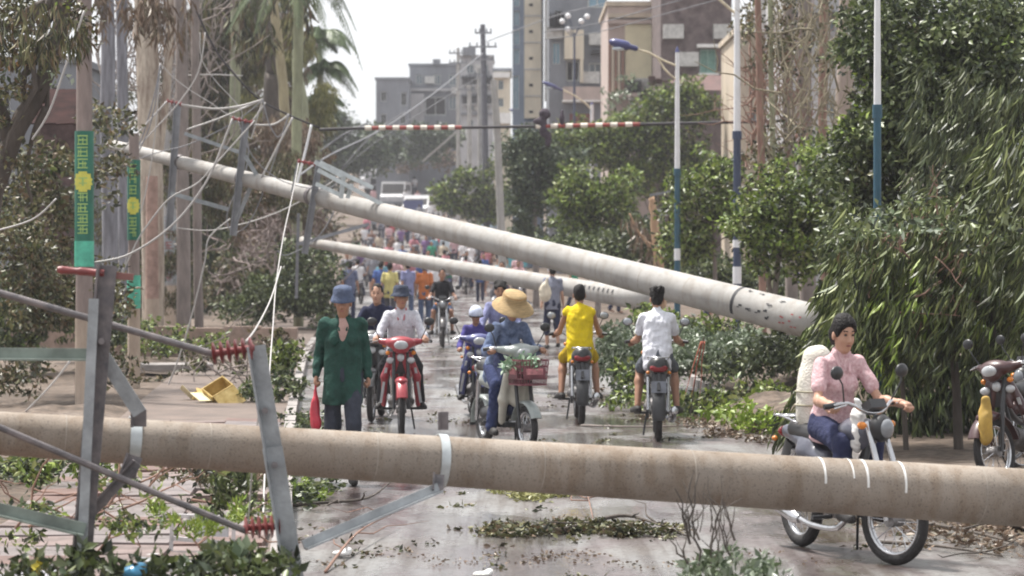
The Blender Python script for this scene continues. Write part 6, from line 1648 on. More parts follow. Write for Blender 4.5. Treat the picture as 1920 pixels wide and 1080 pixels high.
def motorcycle(label, loc, rz, style, body, steer=0.0, lean=0.0, group='motorcycles on the street', name='motorcycle', cat='motorcycle', scale=1.0, low=False, basket=False, rack=True, spokes=True, plate=False, shieldmat=None):
    root = empty(name, loc, rz); root.rotation_euler = (lean, 0, rz); root.scale = (scale, scale * .92, scale); tag(root, label, cat, group)
    wr = .285 if style != 'scooter' else .225; hb = .62
    def S(vs):      # steering: rotate about the head
        c, s = math.cos(steer), math.sin(steer); return [(.45 + (x - .45) * c - y * s, (x - .45) * s + y * c, z) for x, y, z in vs]
    def fin(mb, nm, m, par=None, sm=60):
        mb.v = S(mb.v); return mb.build(nm, m, par or root, sm)
    # wheels
    wheel(root, -.60, wr, wr, 'rear_wheel', spokes=spokes)
    fwheel = wheel(root, .62, wr, wr, 'front_wheel', spokes=spokes, tr=.036)
    for o in [fwheel] + list(fwheel.children):
        me = o.data; co = np.empty(len(me.vertices) * 3, np.float32); me.vertices.foreach_get('co', co)
        me.vertices.foreach_set('co', np.array(S(co.reshape(-1, 3)), np.float32).ravel())
    # fork, fender, bars
    for q in (-1, 1): fin(MB().tube([(.62, q * .085, wr), (.53, q * .085, .66), (.44, q * .075, .90)], [.018, .022, .02], 10), 'fork', CHROME if style == 'moto' else BLACKP)
    fin(arc_strip(.62, wr, wr + .05, .065, math.radians(25), math.radians(165)), 'front_fender', body)
    fin(MB().tube(smoothpts([(.33, .34, 1.0), (.40, .22, 1.02), (.44, .08, .96), (.44, -.08, .96), (.40, -.22, 1.02), (.33, -.34, 1.0)], 3), .0125, 8), 'handlebar', CHROME)
    for q in (-1, 1):
        fin(MB().tube([(.36, q * .27, 1.012), (.315, q * .37, .998)], .019, 8), 'grip', BLACKP)
        fin(MB().tube([(.42, q * .26, 1.01), (.39, q * .35, .99)], .006, 6), 'brake_lever', CHROME)
        fin(MB().tube([(.38, q * .24, 1.02), (.42, q * .30, 1.14), (.40, q * .33, 1.20)], .006, 6), 'mirror_arm', BLACKP)
        mr = fin(MB().ball((.40, q * .335, 1.215), (.022, .062, .045), 12, 8), 'mirror', BLACKP)
        fin(MB().ball((.388, q * .335, 1.215), (.014, .052, .036), 12, 8), 'mirror_glass', MIRR, mr)
        fin(MB().ball((.46, q * .15, .88), (.035, .03, .025), 8, 6), 'indicator', LENSO)
        MB().ball((-.78, q * .12, .72), (.025, .022, .018), 8, 6).build('indicator', LENSO, root, 180)
    # frame and engine
    fr = MB().tube(smoothpts([(.42, 0, .86), (.25, 0, .62), (.0, 0, .50), (-.25, 0, .52), (-.40, 0, .70), (-.72, 0, .76)], 3), .028, 8)
    fr.tube([(.38, 0, .78), (.22, 0, .40), (.05, 0, .26), (-.25, 0, .28), (-.3, 0, .5)], .02, 8)
    fr.build('frame', BLACKP, root, 180)
    for q in (-1, 1):
        MB().bar((-.60, q * .09, wr), (-.15, q * .08, .33), .02, .035).build('swing_arm', BLACKP, root, 30)
        MB().tube([(-.58, q * .11, wr + .02), (-.50, q * .11, .66)], .024, 10).build('shock_absorber', CHROME, root, 60)
        MB().tube([(.02, q * .10, .26), (.04, q * .26, .26)], .014, 8).build('foot_peg', BLACKP, root, 60)
    if style != 'scooter':
        e = Blob(.014).ell((-.02, 0, .34), (.16, .13, .10), None, .02).cap((.10, 0, .37), (.26, 0, .40), .075, .065, .02).ell((-.05, .0, .33), (.09, .16, .085), None, .02)
        e.build('engine', ENG, root)
        fn = MB()
        for k in range(6): fn.tube([(.12 + k * .025, 0, .375 + k * .003), (.13 + k * .025, 0, .376 + k * .003)], .088, 14)
        fn.build('cylinder_fins', ENG, root, 60)
        MB().tube(smoothpts([(.24, -.05, .33), (.14, -.12, .20), (-.15, -.15, .19), (-.35, -.155, .22)], 4), .02, 8).build('exhaust_pipe', CHROME, root, 180)
        MB().tube([(-.34, -.155, .215), (-.40, -.158, .225), (-.82, -.17, .33), (-.84, -.17, .335)], [.028, .048, .048, .03], 14).build('muffler', CHROME, root, 60)
    else:
        e = Blob(.014).ell((-.42, 0, .32), (.22, .11, .09), None, .03); e.build('engine', BLACKP, root)
        MB().box((.12, 0, .24), (.34, .26, .05)).build('footboard', BLACKP, root, 30)
    MB().tube([(.0, .12, .26), (-.08, .16, .03)], .011, 6).build('kickstand', BLACKP, root, 60)
    # chain cover, fenders
    MB().bar((-.60, .12, wr), (-.1, .11, .32), .03, .085).build('chain_cover', BLACKP, root, 30)
    arc_strip(-.60, wr, wr + .055, .075, math.radians(40), math.radians(185)).build('rear_fender', BLACKP if style == 'moto' else body, root, 60)
    MB().box((-.905, 0, wr + .03), (.012, .13, .17), (0, .15, 0)).build('mud_flap', BLACKP, root, 30)
    # seat
    s = Blob(.014).cap((.02, 0, .775), (-.22, 0, .765), .062, .085, .05).cap((-.22, 0, .765), (-.62, 0, .80), .085, .075, .05).cap((-.2, .05, .755), (-.60, .05, .79), .06, .055, .04).cap((-.2, -.05, .755), (-.60, -.05, .79), .06, .055, .04)
    s.plane((0, 0, .72), (0, 0, -1)).build('seat', SEATM, root)
    # tail
    t = Blob(.014).cap((-.30, .06, .70), (-.74, .035, .77), .065, .045, .05).cap((-.30, -.06, .70), (-.74, -.035, .77), .065, .045, .05).cap((-.1, .07, .62), (-.4, .09, .66), .06, .06, .05).cap((-.1, -.07, .62), (-.4, -.09, .66), .06, .06, .05)
    t.build('side_panel', body, root)
    tl = MB().ball((-.795, 0, .765), (.035, .085, .042), 14, 10).build('tail_light', LENSR, root, 180)
    MB().tube([(-.76, 0, .70), (-.86, 0, .52)], .03, 6, flat=2.2).build('plate_holder', BLACKP, root, 60)
    if plate:
        Blob(.013).ell((-.66, 0, .775), (.16, .125, .085), None, .03).cap((-.4, 0, .76), (-.74, 0, .79), .11, .10, .05).build('tail_cowl', BLACKP, root)
        MB().ball((-.80, 0, .765), (.045, .105, .045), 14, 10).build('tail_light', LENSR, root, 180)
        MB().bar((-.78, 0, .70), (-.84, 0, .56), .16, .03).build('plate_bracket', BLACKP, root, 30)
        MB().box((-.875, 0, .575), (.006, .17, .12), (0, .2, 0)).build('number_plate', mat('plate_dull', (.16, .17, .2), .5, var=.4), root, 30)
    if rack:
        mb = MB()
        for q in (-1, 1): mb.tube(smoothpts([(-.45, q * .11, .84), (-.66, q * .12, .875), (-.82, q * .10, .875)], 3), .008, 6)
        for x in (-.6, -.7, -.82): mb.tube([(x, -.11, .876), (x, .11, .876)], .007, 6)
        mb.build('rear_rack', CHROME, root, 180)
    if style == 'moto':
        g = Blob(.013).cap((.30, 0, .80), (.05, 0, .80), .095, .075, .04).ell((.22, 0, .83), (.17, .13, .085), None, .04); g.build('fuel_tank', body, root)
        h = Blob(.012).ell((.50, 0, .86), (.075, .095, .09), None, .02); 
        me = h.mesh('headlight_shell'); me.transform(Matrix.Identity(4)); o = link('headlight', me, BLACKP, root, 180)
        co = np.empty(len(me.vertices) * 3, np.float32); me.vertices.foreach_get('co', co); me.vertices.foreach_set('co', np.array(S(co.reshape(-1, 3)), np.float32).ravel())
        fin(MB().ball((.548, 0, .86), (.04, .066, .062), 14, 10), 'headlight_lens', glassmat('headlight_glass', (.22, .23, .25), .1), o)
        fin(MB().box((.44, 0, 1.0), (.08, .16, .06), (0, -.5, 0)), 'gauges', BLACKP)
    if style in ('cub', 'scooter'):
        # nose cover with headlight, leg shields
        n_ = Blob(.011).ell((.47, 0, .985), (.10, .17, .075), None, .03).cap((.42, .15, .99), (.40, .23, 1.0), .045, .03, .03).cap((.42, -.15, .99), (.40, -.23, 1.0), .045, .03, .03).ell((.53, 0, .93), (.05, .10, .06), None, .03)
        me = n_.mesh('nose'); co = np.empty(len(me.vertices) * 3, np.float32); me.vertices.foreach_get('co', co); me.vertices.foreach_set('co', np.array(S(co.reshape(-1, 3)), np.float32).ravel())
        o = link('handlebar_cover', me, body, root, 180)
        fin(MB().ball((.565, 0, .965), (.030, .085, .05), 14, 10), 'headlight', LENSW, o)
        if style == 'cub':
            f = Blob(.012)
            for q in (-1, 1):
                f.cap((.42, q * .10, .86), (.38, q * .19, .62), .035, .045, .03).cap((.38, q * .19, .62), (.26, q * .20, .32), .04, .03, .03).cap((.44, q * .03, .84), (.44, q * .09, .66), .05, .03, .03)
            f.build('leg_shield', body, root)
            for q in (-1, 1):
                MB().bar((.44, q * .17, .72), (.33, q * .235, .34), .03, .012).build('shield_trim', LENSW, root, 60)
                MB().ball((.485, q * .12, .80), (.03, .05, .035), 10, 8).build('indicator', LENSW, root, 180)
            MB().box((.455, 0, .74), (.02, .16, .17), (0, .2, 0)).build('grille', BLACKP, root, 30)
            fin(MB().ball((.66, 0, .585), (.15, .078, .05), 12, 8), 'fender_nose', body)
            MB().ball((.50, 0, .83), (.03, .045, .045), 10, 8).build('badge_panel', LENSW, root, 180)
        else:
            f = Blob(.012).cap((.44, 0, .84), (.36, 0, .50), .07, .085, .04)
            for q in (-1, 1): f.cap((.40, q * .10, .80), (.34, q * .15, .50), .05, .05, .04).cap((.34, q * .14, .50), (.26, q * .13, .28), .05, .04, .04)
            f.build('leg_shield', shieldmat or body, root)
    if basket:
        b = MB(); x0, x1, y_, z0, z1 = .50, .78, .17, .66, .90
        for k in range(10):
            t_ = k / 9
            for q in (-1, 1):
                b.bar((x0 + (x1 - x0) * t_, q * y_ * .85, z0), (x0 + (x1 - x0) * t_ + .02 * (t_ - .5), q * y_, z1), .008, .008)
                b.bar((x0 if q < 0 else x1, -y_ * .85 + y_ * 1.7 * t_, z0), ((x0 if q < 0 else x1) + .02 * q, -y_ + 2 * y_ * t_, z1), .008, .008)
        for z in (z0, z0 + .06, z0 + .12, z0 + .18, z1):
            ww = .85 + .15 * (z - z0) / (z1 - z0)
            for q in (-1, 1):
                b.bar((x0 - .01, q * y_ * ww, z), (x1 + .01, q * y_ * ww, z), .012, .016); b.bar((x0 if q < 0 else x1, -y_ * ww, z), (x0 if q < 0 else x1, y_ * ww, z), .012, .016)
        b.box(((x0 + x1) / 2, 0, z0 + .004), (x1 - x0, y_ * 1.7, .008))
        b.box((x1 + .012, 0, .78), (.01, .26, .10)); b.box((.64, -.172, .78), (.2, .008, .10))
        bk = fin(b, 'basket', mat('maroon_basket', (.16, .045, .06), .5, var=.3), None, 30)
        fin(MB().box((x1 + .02, 0, .79), (.006, .20, .06)).box((.64, -.178, .79), (.14, .006, .06)), 'basket_label', mat('faded_pink_label', (.5, .2, .22), .6, var=.4, scale=20), bk, 30)
    return root

def face(px, Y, head): return G(px, Y)
# headings: rz = direction of travel; towards the camera is -90 deg
TOW, AWY = -PI / 2, PI / 2
ALLMC = 'motorcycles on the street'
NAVY = cloth('navy', (.025, .03, .065)); DKBLUE = cloth('darkblue', (.03, .045, .11)); DENIM = cloth('denim', (.08, .11, .19))
SHOE = mat('dark_shoe', (.03, .027, .027), .7, var=.3)

# 1 walking man in green jacket
loc = G(643, 24.15)
J = walk_pose(.75, yaw=-.12, pitch=.18, arm=.2); J['hR'] = (.04, -.265, .86); J['eR'] = (-.05, -.265, 1.10); J['hL'] = (.02, .25, .85); J['eL'] = (-.05, .255, 1.10)
J['grip'] = True
pg = person('man walking towards us in an open green jacket and a blue patterned cap', loc, TOW + .05, J, cloth('green_jacket', (.022, .062, .05), .3), cloth('slate', (.045, .05, .068), .25), SHOE, hat=hat_bucket((.08, .10, .16), 'cap_blue', .125), sleeve='long', cut_v=True, hem=.20, seed=1, loose=1.35, vox=.0088, collar=cloth('green_collar', (.022, .062, .05)))
U = Blob(.012).ell((.012, 0, 1.24), (.121, .12, .19), None, .03).ell((.01, 0, 1.02), (.098, .11, .12), None, .03); U.wrinkle(.003, 20, 3); U.build('undershirt', cloth('dusty_pink', (.42, .27, .24)), pg)
for q in (-1, 1): Blob(.01).ell((.140, q * .085, 1.22), (.014, .045, .05), None, .01).build('chest_pocket', cloth('green_pocket', (.02, .058, .046)), pg)
# red bag he holds
bg = Blob(.012).ell((0, 0, -.13), (.045, .055, .11), None, .03).cap((0, 0, -.05), (0, 0, .06), .03, .012, .03).ell((.01, .012, -.20), (.04, .06, .05), None, .03).wrinkle(.012, 30, 5).build('plastic_bag', mat('red_plastic', (.50, .035, .06), .35, var=.3, scale=10))
hp = Matrix.Rotation(TOW + .05, 3, 'Z') @ Vector((.04, -.233, .80)); bg.location = Vector(loc) + hp + Vector((0, 0, -.03)); bg.scale = (1, 1, 1.25); tag(bg, 'crumpled red plastic bag hanging from the hand of the man in green', 'bag')

# 2 red cub and its rider
Yr = FPX / 172; loc = G(752, Yr); rz = TOW + .03
motorcycle('red and silver step through motorcycle ridden straight towards us', loc, rz, 'cub', paint('red', (.42, .02, .045)), steer=.05, spokes=False)
J = ride_pose(.05, 'wide', yaw=.25, pitch=.0, hz=1.03)
person('rider in a white shirt and dark brimmed helmet on the red motorcycle', loc, rz, J, mat('cloth_offwhite', (.52, .52, .58), .9, var=.2, scale=30, col2=(.66, .66, .72), bump=.8, bscale=22, spec=.2), cloth('black', (.02, .02, .024)), SHOE, hat=hat_bucket((.05, .06, .09), 'dark_hat', .140), sleeve='rolled', hem=.06, seed=2, vox=.0095, collar=cloth('pink_trim', (.45, .16, .18)), skin=SKIN)
# 3 man in navy riding behind
Yb = FPX / 160; loc = G(706, Yb)
motorcycle('dark motorcycle half hidden behind the red one and the green jacket', loc, TOW - .05, 'cub', paint('charcoal', (.05, .055, .065)), spokes=False)
person('short haired man in a dark navy shirt riding behind the red motorcycle', loc, TOW - .05, ride_pose(.02, 'wide', yaw=-.1, pitch=0), cloth('navy_shirt', (.022, .025, .055)), cloth('grey_trousers', (.10, .10, .12)), SHOE, hair='short', sleeve='long', seed=3, vox=.011, skin=SKIN2)
# 4 straw hat woman on electric scooter
Ys = FPX / 186; loc = G(946, Ys); rz = TOW + .34
motorcycle('pale electric scooter with a maroon front basket under the straw hatted rider', loc, rz, 'scooter', paint('pale_green', (.42, .47, .46)), steer=.10, basket=True, shieldmat=paint('cream', (.62, .60, .52)), rack=True)
J = ride_pose(.20, 'step', yaw=.05, pitch=.42, seat=.74, elbow=.06, hz=1.0); J['kR'] = (.16, -.16, .62); J['aR'] = (.12, -.20, .22); J['aL'] = (.18, .12, .33)
ps = person('rider in a wide straw hat and blue jacket with an indigo apron', loc, rz, J, mat('cloth_blue_jacket', (.10, .14, .26), .9, var=.3, scale=12, col2=(.20, .25, .38), bump=.9, bscale=22, spec=.2), cloth('indigo', (.03, .04, .10)), SHOE, hat=hat_straw, sleeve='long', hem=.12, seed=4, loose=1.5, vox=.009, female=True)
A = Blob(.012).ell((.075, 0, 1.10), (.105, .115, .17), None, .04).ell((.02, 0, .88), (.15, .14, .14), None, .05).cap((.04, 0, .80), (.22, -.02, .66), .13, .12, .05).cap((.22, -.02, .66), (.24, -.03, .42), .11, .09, .05).wrinkle(.008, 18, 8, (1, 1, .4))
A.build('apron', cloth('indigo_apron', (.028, .036, .085), .25), ps)
veg = bush('bunch of green vegetables in the maroon scooter basket', Ys - .6, [(975, 682, 24, 12, 6, 10)], .06, leafmat('leaf_cabbage', [(.2, .35, .22), (.3, .45, .28), (.5, .6, .48), (.12, .25, .10)]), 300, fill=3, depth=.2, name='vegetables', cat='vegetables', branches=0)
# 5 yellow rider, from behind
Yy = FPX / 162; loc = G(1086, Yy)
motorcycle('dark motorcycle of the rider in yellow, seen from behind', loc, AWY + .02, 'moto', paint('black', (.03, .03, .04)), plate=True)
person('rider in a sleeveless yellow shirt seen from behind', loc, AWY + .02, ride_pose(.03, 'wide', yaw=0, pitch=.05, elbow=.03), cloth('yellow', (.66, .49, .015), .12), cloth('yellow_shorts', (.46, .31, .012), .15), SHOE, hair='short', sleeve='none', legs='short', hem=.13, seed=5, vox=.0098, skin=SKIN, loose=1.2)
# 6 white rider, from behind
Yw = FPX / 177; loc = G(1232, Yw)
motorcycle('dark motorcycle with a red tail light, ridden away by the man in white', loc, AWY - .03, 'moto', paint('dark_grey', (.045, .045, .055)), plate=True)
person('rider in a white short sleeved shirt seen from behind', loc, AWY - .03, ride_pose(.05, 'wide', yaw=0, pitch=.1, elbow=.0), cloth('white_tee', (.70, .70, .76), .05), cloth('grey_shorts', (.10, .11, .13)), SHOE, hair='bushy', sleeve='short', legs='short', hem=.10, seed=6, vox=.0098, skin=SKIN, loose=1.2)
# 7 woman in pink on the near motorcycle
Yp = FPX / 288; loc = G(1580, Yp); rz = TOW + .36
motorcycle('muddy motorcycle with spoked wheels ridden by the woman in pink', loc, rz, 'moto', paint('navy_white', (.10, .11, .16)), steer=.34, name='motorcycle')
J = ride_pose(.06, 'step', yaw=.0, pitch=.22, elbow=.02, hz=1.0, seat=.78)
pw = person('woman in a pink short sleeved shirt with her black hair tied back', loc, rz, J, mat('cloth_pink_shirt', (.60, .34, .37), .9, var=.2, scale=45, col2=(.70, .52, .54), bump=.8, bscale=22, spec=.2), cloth('navy_trousers', (.03, .035, .08)), SHOE, hair='bun', sleeve='short', hem=.06, seed=7, vox=.008, skin=SKIN2, female=True, loose=.95, collar=cloth('pink_collar', (.62, .42, .44)))
M_SACK = mat('woven_sack', (.62, .58, .50), .8, var=.15, scale=10, bump=.6, bscale=60, col2=(.72, .70, .64))
sk = Blob(.015).ell((0, 0, 0), (.14, .14, .27), None, .03).cap((0, 0, .1), (0, 0, .24), .12, .10, .03).cap((0, 0, -.1), (0, 0, -.2), .13, .12, .03).wrinkle(.012, 18, 12).build('sack', M_SACK)
sk.location = W(1532, 742, Yp + .45); tag(sk, 'bulging white woven sack strapped behind the woman in pink', 'sack')
for k in (-.06, .03): MB().torus((0, 0, k), .145, .006, 'z', 24, 5).build('rope', mat('sack_line', (.3, .28, .2), .8), sk, 180)
hb = Blob(.01).ell((0, 0, 0), (.05, .085, .14), None, .03).cap((0, 0, .1), (0, 0, .18), .05, .02, .03).wrinkle(.018, 34, 13).build('plastic_bag', mat('white_plastic', (.74, .73, .72), .35, var=.1))
hb.location = W(1608, 808, Yp - .28); tag(hb, 'white plastic bag hanging at the knees of the woman in pink', 'bag')
# 8 people and a bike half hidden behind the straw hat
Yh = FPX / 158; loc = G(892, Yh)
motorcycle('blue and white scooter just behind the straw hatted rider', loc, TOW + .1, 'cub', paint('blue', (.06, .08, .28)), scale=.95)
loc2 = G(938, FPX / 150)
motorcycle('dark scooter hidden behind the straw hat', loc2, TOW, 'cub', paint('grey', (.2, .2, .24)))
person('black haired rider whose head shows above the straw hat', loc2, TOW, ride_pose(.02, 'wide'), cloth('lilac', (.24, .25, .42)), NAVY, SHOE, hair='bushy', seed=8, vox=.014)
person('child in a white and blue helmet beside the straw hat', G(893, FPX / 158) , TOW + .1, ride_pose(.02, 'wide'), cloth('purple', (.07, .06, .22)), NAVY, SHOE, hat=helmet((.55, .60, .75), 'white_blue'), hair=None, seed=9, vox=.014, scale=.82)
# 9 middle distance
person('walker in a grey vest and dark shorts with a cream bag, seen from behind', G(1036, FPX / 94), AWY + .2, walk_pose(.6, arm=.3), cloth('grey_vest', (.22, .23, .29)), NAVY, SHOE, sleeve='short', legs='crop', seed=10, vox=.013, skin=SKIN2)
b_ = Blob(.014).ell((0, 0, 0), (.12, .09, .19), None, .03).cap((0, 0, .1), (.05, 0, .28), .05, .02, .03).wrinkle(.012, 22, 4).build('shoulder_bag', mat('cream_bag', (.62, .55, .44), .7)); b_.location = G(1022, FPX / 96, 1.14); tag(b_, 'cream shoulder bag carried by the walker in the grey vest', 'bag')
person('person in a pale yellow shirt standing with their back to us', G(731, FPX / 76), AWY - .2, walk_pose(.3, arm=.3), cloth('paleyellow', (.66, .58, .24), .08), cloth('grey_trousers', (.10, .10, .12)), SHOE, sleeve='short', seed=11, vox=.014)
person('person in an orange shirt and jeans walking away', G(796, FPX / 78), AWY, walk_pose(-.6), cloth('orange', (.52, .17, .06), .12), DENIM, SHOE, sleeve='short', seed=12, vox=.014)
person('person in a lilac shirt between the yellow and the orange shirts', G(765, FPX / 72), AWY + .4, walk_pose(.5), cloth('lilac', (.24, .25, .42)), DENIM, SHOE, sleeve='short', seed=13, vox=.014)
person('person in a slate blue shirt by the dark bush heap', G(656, FPX / 70), AWY, walk_pose(.4), cloth('slateblue', (.13, .15, .24)), NAVY, SHOE, sleeve='short', seed=14, vox=.014)
loc = G(829, FPX / 92)
motorcycle('dark motorcycle coming on in the middle of the far street', loc, TOW + .05, 'moto', paint('black', (.03, .03, .04)))
person('rider in black on the middle motorcycle of the far street', loc, TOW + .05, ride_pose(.02, 'wide'), cloth('black', (.02, .02, .024)), DENIM, SHOE, sleeve='short', legs='short', seed=15, vox=.013, hair='short')

# ------------------------------------------------------------------ far crowd: three poses shared, each figure its own object
TOPS = [('white', (.7, .68, .7)), ('rose', (.55, .22, .26)), ('red', (.42, .06, .07)), ('sky', (.2, .42, .52)), ('black', (.03, .03, .035)), ('pinkish', (.6, .38, .4)), ('green', (.05, .3, .18)), ('grey', (.25, .25, .28)), ('blue', (.07, .12, .32)), ('brown', (.2, .11, .08)), ('violet', (.2, .12, .26)), ('beige', (.5, .42, .33))]
DESC = {'white': 'white', 'rose': 'rose pink', 'red': 'dark red', 'sky': 'sky blue', 'black': 'black', 'pinkish': 'pale pink', 'green': 'bright green', 'grey': 'grey', 'blue': 'blue', 'brown': 'brown', 'violet': 'violet', 'beige': 'beige'}
protos = []
for i, (pose, lg) in enumerate(((walk_pose(.8), 'long'), (walk_pose(-.5, arm=.3), 'short'), (ride_pose(.02, 'wide'), 'long'))):
    pr_ = person('x', (0, -60 - i, 0), AWY, pose, cloth('crowd_proto', (.5, .5, .5)), NAVY, None, seed=30 + i, vox=.024, sleeve='short', legs=lg, detail=False)
    index_children(pr_); protos.append(pr_)
mproto = motorcycle('x', (0, -64, 0), TOW, 'cub', paint('grey', (.2, .2, .24))); 
MPARTS = [(c.name.split('.')[0], c.data) for c in mproto.children if c.name.split('.')[0] in ('rear_wheel', 'front_wheel', 'seat', 'side_panel', 'leg_shield', 'handlebar_cover', 'front_fender', 'engine', 'frame')]
def drop(o):
    for c in list(o.children): drop(c)
    bpy.data.objects.remove(o)
PP = [[(c.name.split('.')[0], c.data) for c in p_.children] for p_ in protos]
for p_ in protos: drop(p_)
drop(mproto)
def bike_label(l):
    l = l.replace('rider in ', '').replace(' seen from behind', ' rider riding away').replace(' facing us', ' rider facing us')
    return 'bike under the ' + l
def crowd_person(px, Y, kind, ti, label, rz, lift=0.0, scale=1.0):
    r_ = empty('person', G(px, Y, lift), rz); r_.scale = (scale,) * 3; tag(r_, label, 'person', 'people in the far street')
    for nm, me in PP[kind]:
        o = bpy.data.objects.new(nm, me); COL.objects.link(o); o.parent = r_
        if nm == 'shirt':
            o.material_slots[0].link = 'OBJECT'; n_, c_ = TOPS[ti]; o.material_slots[0].material = cloth('crowd_' + n_, c_)
    if kind == 2:
        m_ = empty('motorcycle', G(px, Y, lift), rz); tag(m_, bike_label(label), 'motorcycle', 'motorcycles in the far street')
        for nm, me in MPARTS:
            o = bpy.data.objects.new(nm, me); COL.objects.link(o); o.parent = m_
    return r_
rc = random.Random(77); seen = {}
rows = []
for Y, n in ((84, 3), (100, 6), (112, 8), (124, 9), (138, 10), (152, 10), (168, 9), (184, 7), (202, 6), (222, 7), (245, 6), (265, 6)):
    l, r_ = interp(LEFT, Y), interp(RIGHT, Y)
    for k in range(n):
        x = l + (r_ - l) * (k + .5 + rc.uniform(-.3, .3)) / n; yy = Y + rc.uniform(-4, 4)
        rows.append((960 + x * FPX / yy, yy))
zone = lambda y: 'beyond both fallen poles' if y < 108 else 'amid the far crowd' if y < 145 else 'behind the far crowd' if y < 190 else 'on the hill road'
for px, yy in rows:
    ti = rc.choice([0, 0, 1, 1, 2, 3, 4, 4, 5, 5, 6, 7, 8, 9, 10, 11]); kd = rc.choice([0, 1, 2, 2, 0])
    lane = 'by the left kerb' if px < 960 + (interp(LEFT, yy) * .7 + interp(RIGHT, yy) * .3) * FPX / yy else 'by the right kerb' if px > 960 + (interp(LEFT, yy) * .3 + interp(RIGHT, yy) * .7) * FPX / yy else 'mid road'
    tw = rc.random() < .5
    lb = ('rider' if kd == 2 else 'walker') + ' in ' + DESC[TOPS[ti][0]] + (' facing us ' if tw else ' seen from behind ') + zone(yy) + ' ' + lane
    if lb in seen:
        alt = [i for i in range(len(TOPS)) if lb.replace(DESC[TOPS[ti][0]], DESC[TOPS[i][0]]) not in seen]
        if not alt: continue
        ti2 = rc.choice(alt); lb = lb.replace(DESC[TOPS[ti][0]], DESC[TOPS[ti2][0]]); ti = ti2
    seen[lb] = 1
    crowd_person(px, yy, kd, ti, lb, (TOW if tw else AWY) + rc.uniform(-.3, .3), 0, rc.uniform(.93, 1.04))
for px, Y, ti, kd, lb in ((1152, 88, 0, 0, 'figure in white under the dark bushes left of the blue lamp'), (1225, 84, 1, 0, 'figure in rose by the broken trunk'), (1236, 90, 0, 1, 'figure in white beside the broken trunk'), (1322, 72, 11, 0, 'figure in beige in the shade between the two lamp posts'), (1408, 68, 4, 1, 'figure in black right of the navy lamp post'), (1340, 76, 9, 1, 'figure in brown behind the slanting pole'), (1500, 66, 8, 0, 'figure in blue deep in the shade by the trunks'), (1075, 92, 6, 0, 'figure in green just over the smaller fallen pole'), (940, 96, 3, 0, 'figure in sky blue over the smaller fallen pole')):
    crowd_person(px, Y, kd, ti, lb, rc.uniform(0, 6), 0)

# ------------------------------------------------------------------ far vehicles
def van(label, px, Y, L, Wd, H, col, rz, glass=M_DARK, kind='van', cab=None):
    root = empty(kind, G(px, Y), rz); tag(root, label, kind)
    pts = [(L / 2, .35), (L / 2, .9), (L / 2 - .5, 1.15 if H > 1.4 else .95), (L / 2 - 1.0, H), (-L / 2 + .1, H), (-L / 2, H - .3), (-L / 2, .35)]
    MB().prism(pts, -Wd / 2, Wd / 2).build('body', col, root, 30)
    MB().prism([(L / 2 - .52, 1.18), (L / 2 - .98, H - .12), (L / 2 - .94, H - .12), (L / 2 - .46, 1.18)], -Wd / 2 + .1, Wd / 2 - .1).build('windscreen', glass, root, 30)
    for q in (-1, 1):
        for k in range(2):
            MB().box((L / 2 - 1.7 - k * 1.4, q * (Wd / 2 + .004), H - .45), (1.15, .02, .5)).build('window', glass, root, 30)
        for x in (-L / 2 + .8, L / 2 - .8): MB().tube([(x, q * (Wd / 2 - .2), .33), (x, q * (Wd / 2 + .01), .33)], .33, 16).build('wheel', TYRE, root, 60)
        MB().ball((L / 2, q * (Wd / 2 - .25), .75), (.05, .14, .1)).build('headlight', LENSW, root, 180)
        MB().box((-L / 2 - .01, q * (Wd / 2 - .15), .9), (.03, .14, .3)).build('tail_light', LENSR, root, 30)
    MB().box((-L / 2 - .01, 0, H - .5), (.02, Wd - .3, .5)).build('rear_window', glass, root, 30)
    MB().box((L / 2 + .03, 0, .42), (.1, Wd, .2)).build('bumper', M_GREYW, root, 30)
    return root
WHT = paint('white', (.75, .75, .78)); BLU = paint('van_blue', (.05, .08, .30))
v = van('white van with a dark blue rear pack on the hill road', 790, 210, 4.2, 1.9, 1.9, WHT, TOW - .25)
MB().box((2.12, 0, 1.05), (.06, 1.5, .9)).build('blue_front_panel', BLU, v, 30)
van('white truck with a raised cab at the top of the hill road', 708, 262, 5, 2.1, 2.4, WHT, TOW - .2, kind='truck')
van('low white car crossing below the white truck', 722, 246, 4.2, 1.7, 1.4, WHT, .35, kind='car')
van('white box van in front of the hill road bank', 742, 226, 4.4, 1.9, 2.1, WHT, TOW - .1)
van('grey car between the white box van and the crowd', 716, 200, 4.2, 1.7, 1.45, paint('silver', (.35, .35, .37)), TOW - .1, kind='car')
van('small white car parked left of the truck', 692, 275, 4, 1.7, 1.45, WHT, TOW + .4, kind='car')
van('pale blue grey minibus half behind the crowd before the right hand trees', 888, 160, 4.6, 1.9, 2.0, paint('bluegrey', (.40, .48, .55)), TOW + .5, kind='minibus')
sb = empty('stall', G(970, 130)); tag(sb, 'turquoise sheeted stall beside the leaning utility pole', 'stall')
TQ = mat('turquoise_sheet', (.10, .42, .50), .6, var=.2, scale=3)
MB().box((0, 0, 1.5), (.9, .6, 1.6), taper=.9).build('sheet', TQ, sb, 30)
for k in (-.4, .4): MB().tube([(k, -.3, 0), (k, -.3, .75)], .03, 8).build('leg', M_STEEL, sb, 60)
